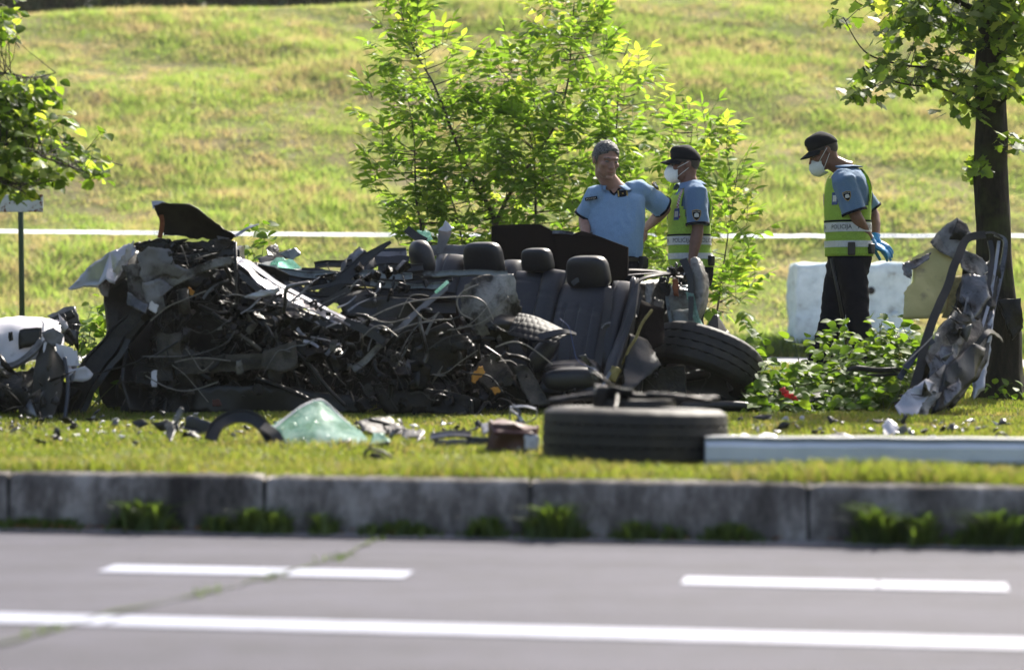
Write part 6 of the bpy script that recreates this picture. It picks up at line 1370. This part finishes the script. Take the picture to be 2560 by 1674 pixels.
scrap('blue_plate_scrap', 'dark blue plate with a white lower edge tipped up beside the black arch trim', 'car part', [('plate', 'blueplate', [(432, 968), (445, 965), (500, 985), (498, 998), (480, 1006), (428, 992)], dict(amp=.004)), ('plate_edge', 'steel', [(424, 992), (450, 1000), (484, 1010)], dict(strip=.02))], 10.9)
scrap('dark_rubble', 'tangled heap of small black engine debris right of the windscreen', 'debris', [('heap_sheet', 'burnt', [(830, 980, 11.), (870, 965, 11.1), (905, 968, 11.1), (930, 990, 11.), (940, 1008, 10.9), (880, 1015, 10.8), (840, 1000, 10.9)], dict(amp=.03)), ('heap_pipe', 'oily', [(860, 975), (900, 985), (930, 1000)], dict(tube=.01)), ('heap_sheet', 'oily', [(890, 985, 10.9), (930, 985, 10.9), (960, 1005, 10.8), (900, 1012, 10.8)], dict(amp=.02)), ('heap_plate', 'plastic', [(940, 1000, 10.7), (990, 1000, 10.7), (980, 1015, 10.6), (930, 1018, 10.6)], dict(amp=.012))], 10.9)
scrap('silver_strip_scrap', 'flat silver trim strip lying on the grass in the middle', 'car part', [('strip', 'steel', [(1000, 1015), (1050, 1008), (1095, 1010)], dict(strip=.04, lip=.004)), ('plate', 'greyplastic', [(1010, 1020), (1080, 1020), (1110, 1030), (1060, 1042), (1005, 1038)], dict(amp=.008)), ('plate', 'blueplate', [(1080, 1015), (1160, 1012), (1165, 1028), (1100, 1036)], dict(amp=.004))], 10.3)
scrap('chrome_scrap', 'bright tangle of torn metal in front of the wreck left of the loose wheel', 'debris', [('strip', 'paintsilver', [(1185, 946), (1220, 944), (1245, 950)], dict(strip=.012)), ('strip', 'paintsilver', [(1185, 950), (1205, 965), (1212, 978)], dict(strip=.016)), ('strip', 'steel', [(1192, 940), (1208, 958), (1200, 985)], dict(strip=.014)), ('sheet', 'greyplastic', [(1118, 985, 11.2), (1145, 975, 11.2), (1150, 1000, 11.), (1125, 1010, 11.)], dict(amp=.02)), ('ring', 'wire', [(1185, 955), (1190, 985), (1240, 975), (1248, 955)], dict(tube=.004))], 11.6)
scrap('mirror_ring', 'small grey oval mirror rim lying in the grass close to the kerb', 'car part', [('rim', 'underside', [(852, 1046), (848, 1058), (856, 1072), (880, 1076), (906, 1072), (908, 1062), (890, 1050), (865, 1044), (852, 1046)], dict(tube=.0065)), ('backing', 'plastic', [(858, 1052), (880, 1052), (900, 1066), (896, 1072), (866, 1072)], dict(amp=.002))], 9.4)
scrap('white_shell_scrap', 'curved white plastic shard on the grass between loose wheel and beam', 'car part', [('shard', 'whiteplastic', [(1755, 1018, 10.3), (1775, 1004, 10.35), (1800, 1006, 10.35), (1812, 1022, 10.3), (1780, 1026, 10.2)], dict(amp=.012))], 10.3)
scrap('white_flat_scrap', 'long flat white shard on the grass behind the loose wheel', 'car part', [('shard', 'whiteplastic', [(1695, 1012, 10.5), (1730, 1006, 10.55), (1756, 1018, 10.5), (1745, 1026, 10.4), (1700, 1024, 10.4)], dict(amp=.008))], 10.5)
scrap('white_slat_scrap', 'thin straight white trim piece lying in front of the leafy branches', 'car part', [('slat', 'whiteplastic', [(1740, 990), (1775, 988), (1815, 990)], dict(strip=.022))], 11.4)
scrap('standing_white_chip', 'small upright white chip on the grass in front of the leafy branches', 'car part', [('chip', 'whiteplastic', [(1812, 985), (1818, 970), (1830, 966), (1836, 976), (1832, 985)], dict(amp=.006))], 11.8)
scrap('black_folded_scrap', 'black folded plastic sheet on the grass behind the beam', 'car part', [('sheet', 'plastic', [(1890, 1020, 10.7), (1925, 1010, 10.8), (1960, 1003, 10.8), (2000, 1020, 10.7), (1960, 1026, 10.6)], dict(amp=.015)), ('flap', 'steel', [(1905, 1022), (1925, 1012), (1918, 1026)], dict(amp=.004))], 10.7)
scrap('white_clip_scrap', 'white broken bracket with a grey flap on the grass below the torn door', 'car part', [('bracket', 'whiteplastic', [(2052, 988, 11.5), (2066, 972, 11.5), (2088, 990, 11.45), (2100, 1008, 11.4), (2086, 1004, 11.4), (2072, 1012, 11.4), (2054, 1012, 11.4)], dict(amp=.01)), ('flap', 'greyplastic', [(2080, 998), (2105, 986), (2112, 996), (2100, 1008)], dict(amp=.006))], 11.4)
scrap('wire_hoop', 'thin black wire hoop sticking up from the grass beyond the beam end', 'wire', [('hoop', 'plastic', [(2316, 1032), (2316, 1010), (2330, 1006), (2345, 1016), (2354, 1034)], dict(tube=.005))], 10.2)
scrap('pale_sheet_scrap', 'pale jagged flat shard lying right behind the fallen beam', 'car part', [('shard', 'whiteplastic', [(2140, 1020), (2170, 1012), (2200, 1024), (2180, 1028)], dict(amp=.006))], 10.4)
scrap('black_long_scrap', 'long dark trim lying on the grass under the left half of the wreck', 'car part', [('strip', 'plastic', [(300, 1000), (360, 998), (420, 996)], dict(strip=.035))], 11.2)
scrap('upright_dark_scrap', 'small upright dark shard in the grass left of the blue plate', 'car part', [('shard', 'plastic', [(385, 985, 11.), (400, 978, 11.), (408, 1000, 10.9), (398, 1028, 10.8), (388, 1010, 10.9)], dict(amp=.01)), ('tip', 'greyplastic', [(400, 975), (420, 945), (428, 950), (412, 985)], dict(amp=.006))], 11.)
scrap('rubber_handle', 'curved black rubber seal loop lying among the broken branches', 'car part', [('loop', 'rubber', [(1970, 875), (1975, 858), (1995, 855), (2040, 860), (2090, 858)], dict(tube=.016)), ('loop', 'rubber', [(2010, 872), (2050, 872), (2085, 868)], dict(tube=.01))], 13.1)
scrap('black_flap_scrap', 'bent black flap resting on the broken branches', 'car part', [('flap', 'plastic', [(1860, 925, 12.9), (1890, 905, 13.), (1930, 903, 13.), (1915, 922, 12.9), (1880, 935, 12.85)], dict(amp=.01))], 12.9)
root = thing('red_flower', P(1832, 925, 12.9), 'bright red torn scrap glowing among the broken green branches', 'red scrap')
for i, (u, v) in enumerate([(1820, 908), (1828, 916), (1840, 922), (1836, 930), (1846, 928)]): build(plate(Q((u - 8, v - 6), (u + 4, v - 9), (u + 9, v + 4), (u - 2, v + 9), Y=12.8 + .01 * i), 2, .012, 30, i), 'petal', M['redcloth'], root, mods=[SOLID(.002)])
for kind, lab, n, zn in (('whiteplastic', 'small pale shards of broken plastic scattered on the grass', 60, 0), ('plastic', 'small dark shards of broken plastic scattered on the grass', 120, 1), ('steel', 'small bits of shiny torn metal scattered on the grass', 95, 2)):
    for i in range(n):
        reg = rnd.random()
        if reg < .35: u, v = rnd.uniform(0, 500), rnd.uniform(975, 1040)
        elif reg < .75: u, v = rnd.gauss(900, 200), rnd.gauss(1012, 14)
        else: u, v = rnd.uniform(1700, 2380), rnd.uniform(985, 1022)
        v = max(965, min(1060, v)); Y = F * (HC - G) / (v * SC - 742); a = rnd.uniform(.012, .04) * (1.7 if kind == 'plastic' else 1); p = P(u, 0, Y); p.z = G + rnd.uniform(.005, .03); d = Vector((rnd.uniform(-1, 1), rnd.uniform(-1, 1), rnd.uniform(0, .5))).normalized(); e = Vector((rnd.uniform(-1, 1), rnd.uniform(-1, 1), rnd.uniform(.1, 1))).normalized()
        o = build(plate([p, p + d * a, p + (d * .8 + e * .7) * a, p + e * a], 1, a * .15, 30, i), 'debris_shard', M[kind], None, mods=[SOLID(.003)], angle=R(30)); tag(o, lab, 'shard', lab)
# ------------------------------------------------------------------ white plastics on the far left
YW = 12.5
root = thing('bumper_debris', (P(70, 0, YW).x, YW, G), 'broken white and grey bumper plastics piled at the left edge', 'bumper')
build(sheet([Q((-30, 742, 12.9), (40, 735, 12.95), (100, 738, 12.95), (132, 745, 12.9)), Q((-35, 765, 12.7), (40, 755, 12.7), (105, 760, 12.7), (145, 775, 12.75)), Q((-30, 800, 12.6), (40, 806, 12.55), (110, 795, 12.6), (150, 800, 12.7)), Q((-30, 850, 12.55), (30, 856, 12.5), (90, 830, 12.55), (150, 830, 12.65))], 6, .022, 9, 161), 'bumper_shell', M['whiteplastic'], root, mods=[SOLID(.006)], angle=R(40))
build(plate(Q((45, 765), (95, 762), (98, 792), (70, 806), (44, 812), Y=12.52), 2, .004, 10, 162), 'bumper_recess', M['plastic'], root, mods=[SOLID(.01)])
build(plate(Q((20, 772), (30, 770), (30, 790), (20, 792), Y=12.5), 1, .001, 10, 163), 'slot', M['hole'], root, mods=[SOLID(.01)])
build(strip(spline(Q((-30, 858, 12.45), (30, 850, 12.45), (70, 825, 12.45), (100, 790, 12.5)), 6), .04, .012, (0, -.6, .8), lip=.008), 'bumper_lip', M['greyplastic'], root)
build(sheet([Q((95, 745, 12.6), (140, 758, 12.65)), Q((100, 810, 12.45), (150, 815, 12.5)), Q((110, 850, 12.42), (160, 850, 12.45)), Q((135, 868, 12.4), (190, 868, 12.45))], 6, .014, 9, 164), 'bumper_corner', M['whiteplastic'], root, mods=[SOLID(.005)], angle=R(35))
build(plate(Q((128, 800), (168, 806), (182, 840), (176, 862), (146, 858), (132, 830), Y=12.46), 2, .014, 12, 181), 'bumper_corner', M['whiteplastic'], root, mods=[SOLID(.006)], angle=R(25))
build(plate(Q((150, 858), (196, 852), (214, 868), (204, 884), (160, 886), Y=12.42), 2, .012, 12, 182), 'bumper_tab', M['whiteplastic'], root, mods=[SOLID(.006)], angle=R(25))
build(plate(Q((98, 770), (126, 760), (150, 776), (146, 800), (110, 806), Y=12.5), 2, .012, 12, 183), 'bumper_rib', M['greyplastic'], root, mods=[SOLID(.006)], angle=R(25))
for k_ in range(4): build(strip(Q((150 + 8 * k_, 806 + 3 * k_, 12.44), (156 + 8 * k_, 850, 12.42)), .022, .008), 'grille_slat', M['whiteplastic'], root, False)
root = thing('lamp_housing_debris', (P(150, 0, 13.).x, 13.0, G), 'pale broken headlamp housing standing behind the white bumper plastics', 'headlamp')
build(plate(Q((112, 735), (150, 712), (178, 712), (188, 740), (184, 780), (168, 805), (150, 790), (140, 755), Y=13.), 3, .02, 9, 165), 'housing', M['greyplastic'], root, mods=[SOLID(.02)], angle=R(35)); build(plate(Q((118, 738), (168, 720), (176, 735), (150, 748), (122, 748), Y=12.94), 2, .012, 9, 166), 'lens', M['plastic'], root, mods=[SOLID(.01)])
for i in range(8):
    p = P(150 + rnd.uniform(-20, 20), 755 + rnd.uniform(-30, 30), 12.9); build(plate([p, p + rv(.05), p + rv(.05), p + rv(.04)], 1, .005, 20, i), 'housing_shard', M[rnd.choice(['plastic', 'steel', 'whiteplastic'])], root, mods=[SOLID(.003)])
build(MB().tube(spline(Q((190, 782), (200, 790), (196, 800), Y=12.95), 4), .004, 6), 'clip', M['plastic'], root)
root = thing('round_cap_debris', (P(185, 0, 12.7).x, 12.7, G), 'stack of thin grey rings lying beside the white bumper plastics', 'car part')
for i in range(3):
    c = P(182, 868 - 10 * i, 12.7); build(MB().tube([c, c + Vector((0, 0, .008))], [.085 - .01 * i, .08 - .01 * i], 28), 'ring', M[['greyplastic', 'plastic', 'whiteplastic'][i]], root, angle=R(40))
root = thing('crumpled_wing_debris', (P(110, 0, 12.4).x, 12.4, G), 'crumpled grey brown wing with torn black edges below the white bumper plastics', 'car wing')
build(sheet([Q((95, 800, 12.5), (112, 792, 12.5), (140, 815, 12.5)), Q((82, 860, 12.4), (115, 850, 12.35), (150, 870, 12.4)), Q((75, 920, 12.35), (105, 915, 12.3), (140, 930, 12.3)), Q((60, 975, 12.3), (85, 980, 12.25), (115, 990, 12.2))], 7, .02, 10, 171), 'wing_skin', M['underside'], root, mods=[SOLID(.004)], angle=R(30))
build(sheet([Q((-30, 850, 12.6), (20, 862, 12.55), (80, 862, 12.5)), Q((-30, 890, 12.5), (30, 900, 12.4), (85, 900, 12.4)), Q((-30, 925, 12.45), (30, 940, 12.4), (70, 940, 12.35))], 7, .03, 9, 172), 'wing_skin', M['burnt'], root, mods=[SOLID(.004)], angle=R(30))
build(lump(P(120, 930, 12.5), (.24, .16, .26), Matrix.Rotation(R(25), 3, 'Y'), .25, 8, 173, 8), 'crushed_edge', M['burnt'], root, angle=R(30)); build(lump(P(20, 905, 12.6), (.36, .2, .2), None, .25, 8, 174, 8), 'crushed_edge', M['burnt'], root, angle=R(30))
build(strip(spline(Q((150, 830, 12.3), (158, 900, 12.28), (150, 975, 12.25)), 6), .02, .01), 'edge_bar', M['blueplate'], root)
for i in range(26):
    p = P(60 + rnd.gauss(0, 60), 910 + rnd.gauss(0, 30), 12.3 + rnd.uniform(-.1, .1)); p.z = max(p.z, G + .02); a = rnd.uniform(.03, .09); build(plate([p, p + rv(a * .6), p + rv(a * .7), p + rv(a * .6)], 1, a * .15, 20, i), 'torn_piece', M[rnd.choice(['burnt', 'plastic', 'steel', 'tan', 'underside', 'oily'])], root, mods=[SOLID(.003)], angle=R(30))
# ------------------------------------------------------------------ torn door on the tree
root = thing('torn_door', (P(2200, 0, 13.1).x, 13.1, G), 'torn mangled car door standing upright against the tree trunk', 'car door')
def dp(nm, mt, outl, **k): return build(plate(Q(*outl), k.get('cuts', 3), k.get('amp', .012), k.get('sc', 11), k.get('seed', 1)), nm, M[mt], root, mods=[SOLID(k.get('th', .004))], angle=R(18))
def ds(nm, mt, pts, w_, **k):
    q = spline(Q(*pts), 8); q = [p + nz3(p, 9, 6) * k.get('bend', .004) for p in q]; ww = [w_[0] + (w_[1] - w_[0]) * i / (len(q) - 1) for i in range(len(q))] if isinstance(w_, tuple) else w_
    return build(strip(q, ww, k.get('th', .008), k.get('n', (0, -1, .2)), lip=k.get('lip', 0)), nm, M[mt], root, angle=R(32))
dp('yellow_membrane', 'yellow', [(2120, 600, 13.4), (2180, 572, 13.45), (2230, 590, 13.45), (2212, 650, 13.35), (2195, 725, 13.25), (2160, 740, 13.22), (2098, 742, 13.2), (2102, 680, 13.25), (2122, 655, 13.3)], amp=.015, sc=5, seed=201, th=.002)
dp('pale_membrane', 'foam', [(2215, 640, 13.4), (2270, 640, 13.4), (2260, 700, 13.3), (2240, 740, 13.25), (2190, 738, 13.25)], amp=.02, seed=202, th=.002)
dp('frame_top', 'alu', [(2160, 560, 13.45), (2180, 540, 13.5), (2222, 505, 13.55), (2245, 520, 13.55), (2262, 548, 13.5), (2240, 565, 13.45), (2215, 600, 13.4), (2180, 580, 13.4)], amp=.03, sc=9, seed=203)
dp('frame_top', 'burnt', [(2205, 555, 13.4), (2225, 508, 13.45), (2248, 522, 13.45), (2240, 560, 13.4)], amp=.02, seed=204)
dp('frame_top', 'alu', [(2225, 570, 13.45), (2280, 600, 13.45), (2312, 640, 13.4), (2300, 665, 13.38), (2262, 640, 13.35), (2232, 620, 13.35)], amp=.025, seed=205)
dp('torn_corner', 'steel', [(2097, 612, 13.3), (2135, 598, 13.35), (2165, 585, 13.4), (2160, 602, 13.35), (2120, 625, 13.3), (2116, 650, 13.28), (2100, 640, 13.25)], amp=.02, seed=206)
ds('window_seal', 'rubber', [(2290, 545, 13.3), (2248, 555, 13.3), (2225, 600, 13.2), (2200, 670, 13.1), (2172, 735, 13.0), (2150, 800, 12.9), (2132, 880, 12.8), (2110, 930, 12.75), (2082, 945, 12.72)], (.045, .055), th=.02)
dp('door_shell', 'burnt', [(2260, 640, 13.4), (2310, 650, 13.45), (2305, 720, 13.35), (2295, 800, 13.2), (2250, 880, 13.0), (2190, 940, 12.8), (2130, 965, 12.65), (2110, 950, 12.6), (2150, 880, 12.8), (2190, 800, 13.0), (2235, 720, 13.2)], amp=.035, sc=8, seed=207, cuts=4)
dp('door_shell', 'underside', [(2240, 620, 13.42), (2328, 605, 13.5), (2318, 700, 13.4), (2292, 850, 13.2), (2205, 962, 12.85), (2110, 976, 12.7), (2086, 945, 12.7), (2150, 840, 12.95), (2215, 720, 13.2)], amp=.035, sc=11, seed=231, cuts=4)
dp('door_shell', 'steel', [(2235, 640, 13.15), (2290, 636, 13.2), (2300, 690, 13.15), (2262, 740, 13.05), (2230, 700, 13.1)], amp=.03, sc=10, seed=232)
dp('door_skin', 'alu', [(2095, 940, 12.6), (2150, 882, 12.66), (2200, 850, 12.75), (2192, 900, 12.66), (2150, 970, 12.5), (2105, 978, 12.5)], amp=.03, sc=9, seed=233)
dp('door_shell', 'alu', [(2150, 835, 12.8), (2185, 760, 13.0), (2225, 715, 13.1), (2255, 760, 13.1), (2225, 830, 12.95), (2205, 880, 12.8), (2165, 870, 12.75)], amp=.03, sc=9, seed=208)
dp('door_shell', 'steel', [(2160, 850, 12.75), (2190, 800, 12.88), (2215, 800, 12.92), (2220, 850, 12.85), (2190, 890, 12.75), (2160, 890, 12.72)], amp=.02, seed=209)
dp('door_skin', 'paintsilver', [(2080, 945, 12.5), (2110, 905, 12.58), (2150, 880, 12.62), (2175, 890, 12.65), (2150, 930, 12.55), (2130, 972, 12.45), (2092, 975, 12.45)], amp=.018, sc=10, seed=210)
dp('door_skin', 'paintsilver', [(2290, 760, 13.3), (2312, 720, 13.35), (2300, 830, 13.25), (2285, 905, 13.15), (2260, 930, 13.1), (2262, 860, 13.2)], amp=.015, seed=211)
dp('inner_box', 'plastic', [(2200, 850, 12.7), (2262, 800, 12.85), (2290, 810, 12.95), (2262, 880, 12.8), (2200, 945, 12.62), (2165, 965, 12.55)], amp=.02, seed=212, th=.02)
dp('inner_box', 'steel', [(2195, 905, 12.6), (2228, 880, 12.66), (2235, 905, 12.62), (2195, 945, 12.55)], amp=.014, seed=213)
dp('mud_clump', 'tan', [(2195, 775, 12.95), (2225, 730, 13.0), (2262, 740, 13.0), (2240, 780, 12.95), (2210, 800, 12.9)], amp=.03, sc=18, seed=214)
ds('chrome_edge', 'steel', [(2312, 545, 13.6), (2335, 560, 13.6), (2330, 610, 13.55), (2315, 680, 13.45), (2300, 740, 13.35), (2285, 790, 13.25)], (.02, .05), lip=.006, th=.01)
ds('chrome_edge', 'paintsilver', [(2322, 560, 13.55), (2310, 640, 13.45), (2300, 700, 13.38), (2278, 770, 13.25)], .018)
ds('door_bar', 'plastic', [(2300, 560, 13.5), (2306, 600, 13.45), (2296, 660, 13.35), (2270, 740, 13.2)], .03, th=.02)
ds('torn_strip', 'greyplastic', [(2250, 690, 13.05), (2240, 740, 13.0), (2235, 775, 12.96)], (.012, .03)); ds('torn_strip', 'blueplate', [(2090, 880, 12.8), (2130, 820, 12.9), (2170, 790, 12.9)], .035, th=.01)
ds('torn_strip', 'plastic', [(2270, 800, 13.0), (2300, 770, 13.1), (2330, 790, 13.9)], .03); ds('torn_strip', 'plastic', [(2240, 560, 13.4), (2300, 540, 13.5), (2330, 555, 13.55)], .012)
build(MB().tube(spline(Q((2210, 735, 12.9), (2150, 800, 12.75), (2098, 850, 12.65)), 6), .004, 6), 'cable', M['wire'], root)
for i in range(30):
    t_ = rnd.random(); p = P(2290 - 150 * t_ + rnd.gauss(0, 16), 640 + 290 * t_ + rnd.gauss(0, 18), 13.25 - .65 * t_ + rnd.uniform(-.05, .05)); a = rnd.uniform(.03, .085); build(plate([p, p + rv(a * .6), p + rv(a * .7), p + rv(a * .6)], 2, a * .25, 20, i), 'torn_piece', M[rnd.choice(['burnt', 'plastic', 'steel', 'alu', 'underside', 'oily', 'paintsilver', 'steel'])], root, mods=[SOLID(.003)], angle=R(28))
build(plate(Q((2318, 700, 14.3), (2372, 690, 14.3), (2378, 760, 14.3), (2352, 790, 14.3), (2340, 745, 14.3)), 3, .02, 12, 220), 'bark_flap', M['burnt'], root, mods=[SOLID(.01)])
# ------------------------------------------------------------------ backlit summer haze
t = NT('summer_haze'); v = t.n('ShaderNodeVolumePrincipled'); v.inputs['Color'].default_value = (.95, .95, .9, 1); v.inputs['Density'].default_value = .0003; v.inputs['Anisotropy'].default_value = .3
t.l(v.outputs[0], t.out.inputs['Volume'])
mb = MB(); mb.box((0, 55, 6.5), (126, 150, 15)); hz = build(mb, 'haze', t.m, None, False, origin=(0, 0, 0)); hz['kind'] = 'stuff'
